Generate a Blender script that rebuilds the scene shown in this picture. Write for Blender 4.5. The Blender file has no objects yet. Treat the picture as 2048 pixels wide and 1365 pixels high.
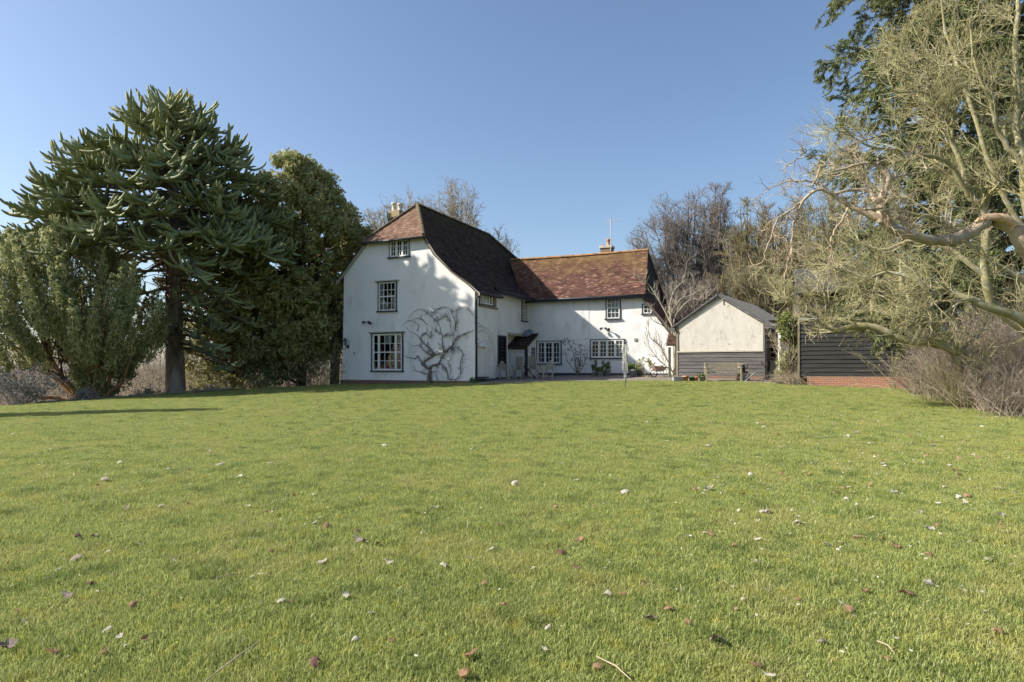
import bpy, bmesh, math, random
import numpy as np
from mathutils import Vector, Matrix

# ------------------------------------------------------------------ camera, sky, sun
SC = bpy.context.scene
COL = SC.collection
F, HX, HY, CH = 1280.0, 1024.0, 733.0, 1.6      # focal length in photo px, horizon, camera height
cam_d = bpy.data.cameras.new('camera')
cam = bpy.data.objects.new('camera', cam_d); COL.objects.link(cam)
cam.location = (0, 0, CH); cam.rotation_euler = (math.radians(90), 0, 0)
cam_d.sensor_width = 36; cam_d.lens = 36 * F / 2048; cam_d.shift_y = (HY - 682.5) / 2048
cam_d.clip_end = 3000; cam_d.clip_start = 0.05
SC.camera = cam

SUN = Vector((1.117, 0.06, -0.80)).normalized()         # direction the light travels
elev = math.asin(-SUN.z); azim = math.atan2(-SUN.x, -SUN.y)   # towards the sun, clockwise from +Y
world = bpy.data.worlds.new('World'); SC.world = world; world.use_nodes = True
wn = world.node_tree.nodes; wl = world.node_tree.links
sky = wn.new('ShaderNodeTexSky'); sky.sky_type = 'NISHITA'; sky.sun_disc = False
sky.sun_elevation = elev; sky.sun_rotation = azim
sky.air_density = 1.0; sky.dust_density = 1.8; sky.ozone_density = 2.4; sky.altitude = 200
wn['Background'].inputs['Strength'].default_value = 0.079
wl.new(sky.outputs[0], wn['Background'].inputs['Color'])
sl = bpy.data.lights.new('sun', 'SUN'); sl.energy = 4.0; sl.angle = math.radians(0.55); sl.color = (1.0, 0.93, 0.82)
so = bpy.data.objects.new('sun', sl); COL.objects.link(so)
so.rotation_euler = SUN.to_track_quat('-Z', 'Y').to_euler(); so.location = (-40, 0, 40)
SC.view_settings.view_transform = 'Standard'; SC.view_settings.look = 'None'
SC.view_settings.exposure = 1.2; SC.view_settings.gamma = 1.0

# ------------------------------------------------------------------ helpers
def ground(x, y):
    gx = np.interp(x, [-60, -40, -25, -19.2, -15.2, -8.4, -1.7, 9.5, 13.5, 30], [-3, -2.0, -1.05, -.77, -.52, -.27, -.05, .12, .06, -.1])
    yy = np.interp(y, [-5, 0, 34, 60, 400], [0, 0, 34, 30, -30])
    fy = np.clip(np.asarray(y) / 28.0, 0, 1.15)
    und = 0.018 * np.sin(np.asarray(x) * .55 + 1) * np.sin(np.asarray(y) * .47) * np.clip(np.asarray(y) / 6, 0, 1)
    return .031 * yy + gx * fy + und
def W(px, py, Y): return np.array([(px - HX) / F * Y, Y, CH + (HY - py) / F * Y])
def at(px, Y):
    x = (px - HX) / F * Y
    return (x, Y, float(ground(x, Y)))
def proj(P):
    return HX + P[..., 0] / P[..., 1] * F, HY - (P[..., 2] - CH) / P[..., 1] * F

def tag(o, label=None, cat=None, group=None, kind=None):
    if label: o['label'] = label
    if cat: o['category'] = cat
    if group: o['group'] = group
    if kind: o['kind'] = kind
    return o
def thing(name, label, cat, loc=(0, 0, 0), rz=0, group=None, scale=1):
    o = bpy.data.objects.new(name, None); COL.objects.link(o)
    o.empty_display_size = .2
    o.location = loc; o.rotation_euler = (0, 0, rz)
    if scale != 1: o.scale = (scale,) * 3
    return tag(o, label, cat, group)
def npmesh(name, V, Fs, mat, parent=None, attrs=None, smooth=False, uv=None):
    """V (n,3); Fs list of (m,k) index arrays"""
    me = bpy.data.meshes.new(name)
    V = np.ascontiguousarray(V, dtype=np.float32)
    me.vertices.add(len(V)); me.vertices.foreach_set('co', V.ravel())
    li = np.concatenate([f.ravel() for f in Fs]).astype(np.int32)
    tot = np.concatenate([np.full(len(f), f.shape[1], np.int32) for f in Fs])
    st = np.concatenate([[0], np.cumsum(tot)[:-1]]).astype(np.int32)
    me.loops.add(len(li)); me.loops.foreach_set('vertex_index', li)
    me.polygons.add(len(tot)); me.polygons.foreach_set('loop_start', st)
    me.polygons.foreach_set('loop_total', tot)
    if smooth: me.polygons.foreach_set('use_smooth', np.ones(len(tot), bool))
    me.update(calc_edges=True)
    for k, a in (attrs or {}).items():
        at_ = me.attributes.new(k, 'FLOAT', 'POINT'); at_.data.foreach_set('value', np.asarray(a, np.float32).ravel())
    me.materials.append(mat)
    o = bpy.data.objects.new(name, me); COL.objects.link(o)
    if parent is not None: o.parent = parent
    return o
def copy_tree(o, parent=None):
    c = o.copy(); COL.objects.link(c); c.parent = parent
    for ch in [k for k in KIDS(o)]: copy_tree(ch, c)
    return c
def KIDS(o): return [k for k in list(COL.objects) if k.parent == o]

class MB:
    """collects boxes, prisms and tubes; m maps local (x,y,z) to object space"""
    def __init__(s, m=None): s.V = []; s.F = []; s.m = m or (lambda p: p)
    def add(s, vs, fs):
        b = len(s.V); s.V += [tuple(s.m(v)) for v in vs]; s.F += [tuple(b + i for i in f) for f in fs]; return s
    def box(s, a, b):
        x0, y0, z0 = a; x1, y1, z1 = b
        return s.add([(x0, y0, z0), (x1, y0, z0), (x1, y1, z0), (x0, y1, z0), (x0, y0, z1), (x1, y0, z1), (x1, y1, z1), (x0, y1, z1)],
                     [(0, 3, 2, 1), (4, 5, 6, 7), (0, 1, 5, 4), (1, 2, 6, 5), (2, 3, 7, 6), (3, 0, 4, 7)])
    def bar(s, p, q, w, h=None):
        p = Vector(p); q = Vector(q); h = h or w
        t = (q - p).normalized(); r = Vector((0, 0, 1)) if abs(t.z) < .95 else Vector((1, 0, 0))
        u = t.cross(r).normalized() * w / 2; v = t.cross(u).normalized() * h / 2
        vs = [tuple(c + a * u + b * v) for c in (p, q) for a, b in ((-1, -1), (1, -1), (1, 1), (-1, 1))]
        return s.add(vs, [(0, 1, 2, 3), (7, 6, 5, 4), (0, 4, 5, 1), (1, 5, 6, 2), (2, 6, 7, 3), (3, 7, 4, 0)])
    def tube(s, pts, r, n=8, cap=True):
        pts = [Vector(p) for p in pts]; rs = r if isinstance(r, (list, tuple)) else [r] * len(pts)
        vs = []; fs = []
        for i, p in enumerate(pts):
            t = (pts[min(i + 1, len(pts) - 1)] - pts[max(i - 1, 0)]).normalized()
            rf = Vector((0, 0, 1)) if abs(t.z) < .9 else Vector((1, 0, 0))
            u = t.cross(rf).normalized(); v = t.cross(u)
            for k in range(n):
                a = 2 * math.pi * k / n
                vs.append(tuple(p + (u * math.cos(a) + v * math.sin(a)) * rs[i]))
        for i in range(len(pts) - 1):
            for k in range(n):
                fs.append((i * n + k, i * n + (k + 1) % n, (i + 1) * n + (k + 1) % n, (i + 1) * n + k))
        if cap: fs.append(tuple(range(n - 1, -1, -1))); fs.append(tuple((len(pts) - 1) * n + k for k in range(n)))
        return s.add(vs, fs)
    def lathe(s, prof, n=20, c=(0, 0, 0)):
        vs = []; fs = []
        for r, z in prof:
            for k in range(n):
                a = 2 * math.pi * k / n; vs.append((c[0] + r * math.cos(a), c[1] + r * math.sin(a), c[2] + z))
        for i in range(len(prof) - 1):
            for k in range(n): fs.append((i * n + k, i * n + (k + 1) % n, (i + 1) * n + (k + 1) % n, (i + 1) * n + k))
        fs.append(tuple(range(n - 1, -1, -1))); fs.append(tuple((len(prof) - 1) * n + k for k in range(n)))
        return s.add(vs, fs)
    def prism(s, poly, d0, d1, ax=1):
        """poly of 2D points extruded along axis ax between d0, d1"""
        def P(p, d):
            return (p[0], d, p[1]) if ax == 1 else ((d, p[0], p[1]) if ax == 0 else (p[0], p[1], d))
        n = len(poly); vs = [P(p, d0) for p in poly] + [P(p, d1) for p in poly]
        return s.add(vs, [tuple(range(n)), tuple(range(2 * n - 1, n - 1, -1))] + [(i, i + n, (i + 1) % n + n, (i + 1) % n) for i in range(n)])
    def build(s, name, mat, parent=None, smooth=False, bevel=0):
        me = bpy.data.meshes.new(name); me.from_pydata(s.V, [], s.F)
        bm = bmesh.new(); bm.from_mesh(me); bmesh.ops.recalc_face_normals(bm, faces=bm.faces)
        if bevel: bmesh.ops.bevel(bm, geom=list(bm.edges), offset=bevel, segments=1, affect='EDGES', clamp_overlap=True)
        bm.to_mesh(me); bm.free()
        if smooth:
            for p in me.polygons: p.use_smooth = True
        me.materials.append(mat)
        o = bpy.data.objects.new(name, me); COL.objects.link(o)
        if parent is not None: o.parent = parent
        return o

# ------------------------------------------------------------------ materials
def mat(name, c1, c2=None, scale=3.0, rough=.85, bump=0.0, bscale=None, detail=6, c3=None, s3=.6, attr=None, c4=None, spec=.3, thr=(.35, .65), thr3=(.5, .62), coat=0, transl=0, metal=0, stretch=None, tilt=None):
    m = bpy.data.materials.new(name); m.use_nodes = True
    n = m.node_tree.nodes; l = m.node_tree.links; b = n['Principled BSDF']
    b.inputs['Roughness'].default_value = rough; b.inputs['Specular IOR Level'].default_value = spec
    b.inputs['Metallic'].default_value = metal
    tc = n.new('ShaderNodeTexCoord'); src = tc.outputs['Object']
    if stretch:
        mp = n.new('ShaderNodeMapping'); mp.inputs['Scale'].default_value = stretch; l.new(src, mp.inputs[0]); src = mp.outputs[0]
    def noise(sc, dt=detail, rg=.6):
        t = n.new('ShaderNodeTexNoise'); t.inputs['Scale'].default_value = sc; t.inputs['Detail'].default_value = dt
        t.inputs['Roughness'].default_value = rg; l.new(src, t.inputs['Vector']); return t.outputs['Fac']
    def ramp(v, a, b_):
        r = n.new('ShaderNodeMapRange'); r.inputs['From Min'].default_value = a; r.inputs['From Max'].default_value = b_; l.new(v, r.inputs['Value']); return r.outputs[0]
    def mix(fac, a, b_):
        x = n.new('ShaderNodeMix'); x.data_type = 'RGBA'
        l.new(fac, x.inputs[0])
        for i, v in ((6, a), (7, b_)):
            if isinstance(v, tuple): x.inputs[i].default_value = (*v, 1)
            else: l.new(v, x.inputs[i])
        return x.outputs[2]
    col = c1
    if c2 is not None: col = mix(ramp(noise(scale), *thr), c1, c2)
    if c3 is not None: col = mix(ramp(noise(s3, 4), *thr3), col, c3)
    if attr:
        a = n.new('ShaderNodeAttribute'); a.attribute_name = attr; col = mix(a.outputs['Fac'], col, c4)
    if isinstance(col, tuple): b.inputs['Base Color'].default_value = (*col, 1)
    else: l.new(col, b.inputs['Base Color'])
    if bump:
        bp = n.new('ShaderNodeBump'); bp.inputs['Strength'].default_value = 1; bp.inputs['Distance'].default_value = bump
        l.new(noise(bscale or scale * 4, 5, .65), bp.inputs['Height']); l.new(bp.outputs[0], b.inputs['Normal'])
    if transl:
        tr = n.new('ShaderNodeBsdfTranslucent'); mx = n.new('ShaderNodeMixShader'); mx.inputs[0].default_value = transl
        if isinstance(col, tuple): tr.inputs[0].default_value = (*col, 1)
        else: l.new(col, tr.inputs[0])
        l.new(b.outputs[0], mx.inputs[1]); l.new(tr.outputs[0], mx.inputs[2]); l.new(mx.outputs[0], n['Material Output'].inputs[0])
    return m
M = {}
M['render'] = mat('white_render', (.79, .785, .765), (.71, .705, .685), 1.1, .9, .008, 9, c3=(.44, .45, .42), s3=1.6, thr3=(.55, .85), stretch=(1, 1, .45))
M['render_warm'] = mat('cream_render', (.50, .48, .43), (.43, .41, .36), 2.5, .9, .008, 12, c3=(.26, .25, .22), s3=5.5, thr3=(.56, .74), stretch=(1, 1, .6))
M['white'] = mat('white_paint', (.78, .78, .75), (.70, .70, .67), 6, .55, .001, 60)
M['black'] = mat('black_paint', (.03, .035, .045), (.06, .065, .075), 8, .5)
M['lead'] = mat('dark_iron', (.025, .028, .032), rough=.5)
M['plinth'] = mat('dark_plinth', (.05, .055, .07), (.09, .09, .1), 6, .8)
M['bark_red'] = mat('conifer_bark', (.30, .22, .18), (.17, .13, .11), 5, .95, .05, 14, c3=(.38, .33, .28), s3=1.5, stretch=(1, 1, .35))
M['bark_orange'] = mat('orange_bark', (.33, .19, .08), (.20, .11, .06), 5, .9, .02, 20, stretch=(1, 1, .3))
M['bark_dark'] = mat('dark_bark', (.07, .05, .04), (.12, .09, .07), 6, .95, .03, 16)
M['bark_moss'] = mat('mossy_bark', (.27, .25, .105), (.37, .335, .22), 7, .95, .015, 40, c3=(.44, .42, .34), s3=5, thr3=(.56, .66))
M['bark_near'] = mat('smooth_limb_bark', (.33, .25, .17), (.45, .37, .26), 9, .7, .006, 60)
M['torn'] = mat('torn_wood', (.62, .44, .27), (.45, .29, .17), 12, .9, .01, 60)
M['twig_far'] = mat('far_twigs', (.235, .205, .175), (.17, .145, .125), 1, .95)
M['twig_pale'] = mat('pale_twigs', (.33, .29, .22), (.24, .21, .15), 1, .95)
M['twig_olive'] = mat('olive_twigs', (.35, .32, .145), (.46, .42, .25), 3, .95)
M['twig_olive_far'] = mat('far_olive_twigs', (.25, .22, .12), (.19, .165, .10), 1, .95)
M['twig_bramble'] = mat('bramble_stems', (.40, .33, .26), (.28, .23, .175), 4, .95)
M['climber'] = mat('climber_stem', (.20, .17, .14), (.13, .11, .095), 8, .95, .006, 50)
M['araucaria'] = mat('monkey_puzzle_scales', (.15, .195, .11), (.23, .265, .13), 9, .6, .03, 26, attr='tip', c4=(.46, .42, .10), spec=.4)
M['yew_grey'] = mat('bush_foliage', (.27, .29, .13), (.21, .24, .10), 2.2, .8, attr='tint', c4=(.50, .50, .26), transl=.33)
M['yew_dark'] = mat('yew_foliage', (.25, .29, .12), (.32, .34, .14), 1.2, .75, attr='tint', c4=(.46, .40, .17), transl=.33)
M['yew_olive'] = mat('olive_foliage', (.21, .22, .09), (.27, .26, .11), 1.2, .8, attr='tint', c4=(.42, .39, .19), transl=.22)
M['cedar'] = mat('cedar_foliage', (.09, .125, .06), (.13, .16, .065), 1.5, .8, attr='tint', c4=(.25, .26, .10), transl=.2)
M['shrub_green'] = mat('shrub_leaves', (.10, .15, .05), (.07, .11, .04), 3, .7, attr='tint', c4=(.22, .26, .10), transl=.2)
M['ivy'] = mat('ivy_leaves', (.13, .17, .04), (.08, .12, .03), 4, .5, attr='tint', c4=(.30, .32, .10), transl=.2)
M['dry'] = mat('dry_stems', (.40, .34, .24), (.27, .22, .15), 6, .95)
M['lavender'] = mat('grey_shrub', (.25, .235, .22), (.17, .165, .15), 5, .95, attr='tint', c4=(.36, .33, .31))
M['redleaf'] = mat('reddish_leaves', (.16, .07, .05), (.20, .15, .08), 9, .7)
M['teak'] = mat('weathered_teak', (.44, .41, .33), (.30, .28, .22), 12, .8, .002, 80)
M['teak2'] = mat('greenish_bench_wood', (.25, .22, .15), (.16, .15, .11), 12, .85, .003, 80)
M['bench'] = mat('bench_wood', (.38, .34, .24), (.25, .22, .16), 12, .85, .003, 80)
M['sling'] = mat('grey_sling_fabric', (.24, .215, .18), (.20, .18, .15), 30, .9)
M['darkwood'] = mat('dark_table_wood', (.07, .055, .045), (.11, .085, .07), 10, .8)
M['terracotta'] = mat('terracotta', (.50, .20, .09), (.40, .17, .09), 8, .85, c3=(.5, .42, .33), s3=9)
M['green_pot'] = mat('green_plastic', (.05, .12, .07), rough=.6)
M['grey_pot'] = mat('zinc_planter', (.36, .38, .38), (.25, .27, .27), 9, .6)
M['stone_pot'] = mat('stone_pot', (.45, .42, .36), (.30, .29, .24), 9, .9, .004, 50)
M['metal'] = mat('galvanised_metal', (.55, .55, .53), (.42, .42, .41), 10, .45, metal=.5)
M['rust'] = mat('rusty_metal', (.25, .16, .11), (.32, .27, .22), 14, .8)
M['line'] = mat('washing_line', (.50, .50, .47), rough=.6)
M['cloth_grey'] = mat('white_cover', (.62, .61, .58), (.5, .5, .48), 9, .9)
M['dark_slate'] = mat('dark_tiled_roof', (.045, .043, .045), (.075, .07, .07), 6, .9, .01, 30)
M['slate'] = mat('felt_roof', (.10, .10, .105), (.15, .145, .14), 6, .85, .006, 30)
M['cream_pot'] = mat('cream_chimney_pot', (.66, .58, .42), (.55, .47, .33), 8, .9)
M['lead_cap'] = mat('mortar_cap', (.50, .48, .42), (.36, .34, .28), 8, .9, .01, 30)
M['dish'] = mat('grey_dish', (.22, .26, .31), rough=.5)
M['curtain'] = mat('net_curtain', (.62, .60, .54), (.50, .48, .43), 10, .95)
M['redcurtain'] = mat('red_curtain', (.09, .02, .018), (.05, .012, .012), 10, .95)
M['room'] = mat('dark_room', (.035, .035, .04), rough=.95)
M['stone'] = mat('mossy_stone', (.30, .28, .22), (.16, .17, .09), 3, .95, .02, 18)
M['leaf_pale'] = mat('pale_dead_leaf', (.82, .79, .71), (.66, .60, .51), 40, .8, .003, 90, transl=.55)
M['leaf_brown'] = mat('brown_dead_leaf', (.42, .25, .15), (.54, .37, .24), 40, .8, .003, 90, transl=.55)
M['leaf_grey'] = mat('grey_dead_leaf', (.42, .35, .30), (.30, .24, .20), 40, .85, .003, 90, transl=.3)
M['leaf_dark'] = mat('dark_dead_leaf', (.11, .06, .045), (.18, .10, .07), 40, .8, .003, 90)

def glass():
    m = bpy.data.materials.new('window_glass'); m.use_nodes = True
    n = m.node_tree.nodes; l = m.node_tree.links; n.remove(n['Principled BSDF'])
    t = n.new('ShaderNodeBsdfTransparent'); t.inputs[0].default_value = (.80, .84, .86, 1)
    g = n.new('ShaderNodeBsdfGlossy'); g.inputs['Roughness'].default_value = .03
    fr = n.new('ShaderNodeFresnel'); fr.inputs[0].default_value = 1.35
    bp = n.new('ShaderNodeBump'); bp.inputs['Distance'].default_value = .004; no = n.new('ShaderNodeTexNoise'); no.inputs['Scale'].default_value = 3
    tc = n.new('ShaderNodeTexCoord'); l.new(tc.outputs['Object'], no.inputs[0]); l.new(no.outputs[0], bp.inputs['Height']); l.new(bp.outputs[0], g.inputs['Normal'])
    x = n.new('ShaderNodeMixShader'); l.new(fr.outputs[0], x.inputs[0]); l.new(t.outputs[0], x.inputs[1]); l.new(g.outputs[0], x.inputs[2])
    l.new(x.outputs[0], n['Material Output'].inputs[0]); return m
M['glass'] = glass()

def brickmat(name, c1, c2, mortar, bw=.225, bh=.075, ms=.012, axis='XZ', rough=.9, rot=0, grime=(.2, .19, .15)):
    m = bpy.data.materials.new(name); m.use_nodes = True
    n = m.node_tree.nodes; l = m.node_tree.links; b = n['Principled BSDF']; b.inputs['Roughness'].default_value = rough
    b.inputs['Specular IOR Level'].default_value = .2
    tc = n.new('ShaderNodeTexCoord'); mp = n.new('ShaderNodeMapping'); l.new(tc.outputs['Object'], mp.inputs[0])
    sx = n.new('ShaderNodeSeparateXYZ'); l.new(mp.outputs[0], sx.inputs[0]); cx = n.new('ShaderNodeCombineXYZ')
    if axis == 'XZ':
        ad = n.new('ShaderNodeMath'); ad.operation = 'ADD'; l.new(sx.outputs[0], ad.inputs[0]); l.new(sx.outputs[1], ad.inputs[1])
        l.new(ad.outputs[0], cx.inputs[0]); l.new(sx.outputs[2], cx.inputs[1])
    else: l.new(sx.outputs[0], cx.inputs[0]); l.new(sx.outputs[1], cx.inputs[1])
    mp.inputs['Rotation'].default_value = (0, 0, rot)
    br = n.new('ShaderNodeTexBrick'); l.new(cx.outputs[0], br.inputs['Vector'])
    br.inputs['Scale'].default_value = 1; br.inputs['Brick Width'].default_value = bw; br.inputs['Row Height'].default_value = bh
    br.inputs['Mortar Size'].default_value = ms; br.inputs['Mortar Smooth'].default_value = .3; br.inputs['Bias'].default_value = -.1
    br.inputs['Color1'].default_value = (*c1, 1); br.inputs['Color2'].default_value = (*c2, 1); br.inputs['Mortar'].default_value = (*mortar, 1)
    no = n.new('ShaderNodeTexNoise'); no.inputs['Scale'].default_value = 2.2; no.inputs['Detail'].default_value = 6; l.new(tc.outputs['Object'], no.inputs[0])
    mr = n.new('ShaderNodeMapRange'); mr.inputs['From Min'].default_value = .5; mr.inputs['From Max'].default_value = .75; l.new(no.outputs[0], mr.inputs['Value'])
    mx = n.new('ShaderNodeMix'); mx.data_type = 'RGBA'; l.new(mr.outputs[0], mx.inputs[0]); l.new(br.outputs['Color'], mx.inputs[6]); mx.inputs[7].default_value = (*grime, 1)
    l.new(mx.outputs[2], b.inputs['Base Color'])
    bp = n.new('ShaderNodeBump'); bp.invert = True; bp.inputs['Distance'].default_value = .008; l.new(br.outputs['Fac'], bp.inputs['Height']); l.new(bp.outputs[0], b.inputs['Normal'])
    return m
M['brick_dark'] = brickmat('old_base_brick', (.22, .09, .06), (.15, .08, .06), (.25, .22, .18), grime=(.12, .12, .08))
M['brick_orange'] = brickmat('orange_brick', (.42, .155, .085), (.33, .13, .085), (.40, .32, .26), grime=(.28, .19, .13))
M['brick_chim'] = brickmat('chimney_brick', (.22, .13, .10), (.16, .10, .08), (.27, .24, .20), grime=(.24, .22, .10))
M['brick_yellow'] = brickmat('lichen_brick', (.40, .33, .16), (.34, .26, .14), (.38, .34, .24), grime=(.30, .25, .10))
M['paving'] = brickmat('terrace_paving', (.20, .17, .145), (.27, .22, .19), (.12, .11, .09), bw=.45, bh=.3, ms=.015, axis='XY', rot=.43, grime=(.15, .14, .11))

def tilemat(name, c1, c2, c3, lichen=None, lz=(0, 1), lthr=(.45, .65)):
    m = bpy.data.materials.new(name); m.use_nodes = True
    n = m.node_tree.nodes; l = m.node_tree.links; b = n['Principled BSDF']; b.inputs['Roughness'].default_value = .9; b.inputs['Specular IOR Level'].default_value = .2
    a = n.new('ShaderNodeAttribute'); a.attribute_name = 'tint'
    cr = n.new('ShaderNodeValToRGB'); e = cr.color_ramp.elements
    e[0].color = (*c1, 1); e[0].position = 0; e[1].color = (*c3, 1); e[1].position = 1
    x = e.new(.55); x.color = (*c2, 1)
    l.new(a.outputs['Fac'], cr.inputs[0]); col = cr.outputs[0]
    tc = n.new('ShaderNodeTexCoord')
    no = n.new('ShaderNodeTexNoise'); no.inputs['Scale'].default_value = .9; no.inputs['Detail'].default_value = 7; no.inputs['Roughness'].default_value = .7
    l.new(tc.outputs['Object'], no.inputs[0])
    if lichen:
        sx = n.new('ShaderNodeSeparateXYZ'); l.new(tc.outputs['Object'], sx.inputs[0])
        mz = n.new('ShaderNodeMapRange'); mz.inputs['From Min'].default_value = lz[0]; mz.inputs['From Max'].default_value = lz[1]; mz.inputs['To Min'].default_value = -.22; mz.inputs['To Max'].default_value = .22; l.new(sx.outputs[2], mz.inputs['Value'])
        ad = n.new('ShaderNodeMath'); ad.operation = 'ADD'; l.new(no.outputs[0], ad.inputs[0]); l.new(mz.outputs[0], ad.inputs[1])
        mr = n.new('ShaderNodeMapRange'); mr.inputs['From Min'].default_value = lthr[0]; mr.inputs['From Max'].default_value = lthr[1]; mr.inputs['To Max'].default_value = .75; l.new(ad.outputs[0], mr.inputs['Value'])
        mx = n.new('ShaderNodeMix'); mx.data_type = 'RGBA'; l.new(mr.outputs[0], mx.inputs[0]); l.new(col, mx.inputs[6]); mx.inputs[7].default_value = (*lichen, 1); col = mx.outputs[2]
    n2 = n.new('ShaderNodeTexNoise'); n2.inputs['Scale'].default_value = 2.5; n2.inputs['Detail'].default_value = 8; l.new(tc.outputs['Object'], n2.inputs[0])
    mr2 = n.new('ShaderNodeMapRange'); mr2.inputs['From Min'].default_value = .35; mr2.inputs['From Max'].default_value = .7; mr2.inputs['To Min'].default_value = .65; mr2.inputs['To Max'].default_value = 1.2; l.new(n2.outputs[0], mr2.inputs['Value'])
    vm = n.new('ShaderNodeVectorMath'); vm.operation = 'SCALE'; l.new(col, vm.inputs[0]); l.new(mr2.outputs[0], vm.inputs['Scale'])
    l.new(vm.outputs[0], b.inputs['Base Color']); return m
M['tile_main'] = tilemat('shaded_brown_tiles', (.042, .033, .035), (.075, .052, .05), (.17, .12, .11), (.08, .068, .035), (6, 9.7), (.50, .75))  # right slope's shade is put into this dark tile colour, unlike the hip
M['tile_hip'] = tilemat('pink_orange_tiles', (.22, .13, .095), (.29, .18, .13), (.37, .25, .19), (.20, .17, .08), (7.8, 9.7), (.62, .9))
M['tile_wing'] = tilemat('red_tiles', (.10, .055, .047), (.165, .080, .060), (.34, .21, .155), (.24, .155, .065), (5.2, 8.2), (.46, .72))
M['board_black'] = mat('black_weatherboard', (.030, .029, .030), (.050, .047, .046), 3, .9, .004, 30, c3=(.13, .10, .095), s3=2.2, thr3=(.62, .8), stretch=(.3, .3, 4))
M['board_grey'] = mat('faded_grey_weatherboard', (.12, .115, .112), (.075, .07, .07), 3, .9, .004, 30, c3=(.20, .19, .18), s3=2, thr3=(.55, .75), stretch=(.3, .3, 5))

def groundmat():
    m = bpy.data.materials.new('lawn_ground'); m.use_nodes = True
    n = m.node_tree.nodes; l = m.node_tree.links; b = n['Principled BSDF']; b.inputs['Roughness'].default_value = 1; b.inputs['Specular IOR Level'].default_value = 0
    tc = n.new('ShaderNodeTexCoord')
    def no(s, d=6):
        t = n.new('ShaderNodeTexNoise'); t.inputs['Scale'].default_value = s; t.inputs['Detail'].default_value = d; l.new(tc.outputs['Object'], t.inputs[0]); return t.outputs[0]
    def mix(f, a, c):
        x = n.new('ShaderNodeMix'); x.data_type = 'RGBA'; l.new(f, x.inputs[0])
        for i, v in ((6, a), (7, c)):
            if isinstance(v, tuple): x.inputs[i].default_value = (*v, 1)
            else: l.new(v, x.inputs[i])
        return x.outputs[2]
    g = mix(no(6), (.060, .085, .022), (.10, .115, .035))
    a = n.new('ShaderNodeAttribute'); a.attribute_name = 'soil'
    s = mix(no(5), (.17, .13, .095), (.10, .075, .055))
    l.new(mix(a.outputs['Fac'], g, s), b.inputs['Base Color']); return m
M['ground'] = groundmat()

def grassmat(name='grass_blades'):
    m = bpy.data.materials.new(name); m.use_nodes = True
    n = m.node_tree.nodes; l = m.node_tree.links; b = n['Principled BSDF']; b.inputs['Roughness'].default_value = .5; b.inputs['Specular IOR Level'].default_value = .25
    ge = n.new('ShaderNodeNewGeometry')
    def no(s, d=3):
        t = n.new('ShaderNodeTexNoise'); t.inputs['Scale'].default_value = s; t.inputs['Detail'].default_value = d; l.new(ge.outputs['Position'], t.inputs[0]); return t.outputs[0]
    def rg(v, a, c):
        r = n.new('ShaderNodeMapRange'); r.inputs['From Min'].default_value = a; r.inputs['From Max'].default_value = c; l.new(v, r.inputs['Value']); return r.outputs[0]
    def mix(f, a, c):
        x = n.new('ShaderNodeMix'); x.data_type = 'RGBA'; l.new(f, x.inputs[0])
        for i, v in ((6, a), (7, c)):
            if isinstance(v, tuple): x.inputs[i].default_value = (*v, 1)
            else: l.new(v, x.inputs[i])
        return x.outputs[2]
    a = n.new('ShaderNodeAttribute'); a.attribute_name = 'tint'
    base = mix(a.outputs['Fac'], (.115, .18, .042), (.58, .60, .20))
    c = mix(rg(no(1.3, 5), .50, .72), base, (.43, .42, .15))
    c = mix(rg(no(6.5, 4), .54, .78), c, (.46, .44, .10))
    c = mix(rg(no(3.1, 5), .53, .78), c, (.16, .225, .062))
    dr = n.new('ShaderNodeAttribute'); dr.attribute_name = 'dry'
    c = mix(dr.outputs['Fac'], c, (.60, .54, .32))
    l.new(c, b.inputs['Base Color'])
    tr = n.new('ShaderNodeBsdfTranslucent'); mx = n.new('ShaderNodeMixShader'); mx.inputs[0].default_value = .4
    l.new(c, tr.inputs[0]); l.new(b.outputs[0], mx.inputs[1]); l.new(tr.outputs[0], mx.inputs[2]); l.new(mx.outputs[0], n['Material Output'].inputs[0])
    return m
M['grass'] = grassmat()

# ------------------------------------------------------------------ vegetation tools
def tubes(batches, sides):
    """batches: list of (P (N,K,3), R (N,K)[, A (N,K)]) -> verts, quads, attr"""
    Vs = []; Fq = []; As = []; base = 0
    ang = np.arange(sides) * 2 * np.pi / sides; c = np.cos(ang); s = np.sin(ang)
    for bt in batches:
        P, R = bt[0], bt[1]
        if len(P) == 0: continue
        N, K, _ = P.shape
        T = np.gradient(P, axis=1); T /= np.linalg.norm(T, axis=2, keepdims=True) + 1e-9
        ref = np.where(np.abs(T[:, :1, 2:3]) > .8, np.array([1., 0, 0]), np.array([0, 0, 1.]))
        U = np.cross(T, np.broadcast_to(ref, T.shape)); U /= np.linalg.norm(U, axis=2, keepdims=True) + 1e-9
        Vv = np.cross(T, U)
        ring = P[:, :, None, :] + R[:, :, None, None] * (c[None, None, :, None] * U[:, :, None, :] + s[None, None, :, None] * Vv[:, :, None, :])
        Vs.append(ring.reshape(-1, 3))
        i = np.arange(N * K).reshape(N, K)[:, :-1].ravel()[:, None] * sides
        k = np.arange(sides)[None, :]; k2 = (k + 1) % sides
        q = np.stack([i + k, i + k2, i + sides + k2, i + sides + k], -1).reshape(-1, 4) + base
        Fq.append(q); base += N * K * sides
        A = bt[2] if len(bt) > 2 else np.zeros((N, K))
        As.append(np.repeat(A.reshape(-1), sides))
    return np.concatenate(Vs), np.concatenate(Fq), np.concatenate(As)
def nrm(v): return v / (np.linalg.norm(v, axis=-1, keepdims=True) + 1e-9)
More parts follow.
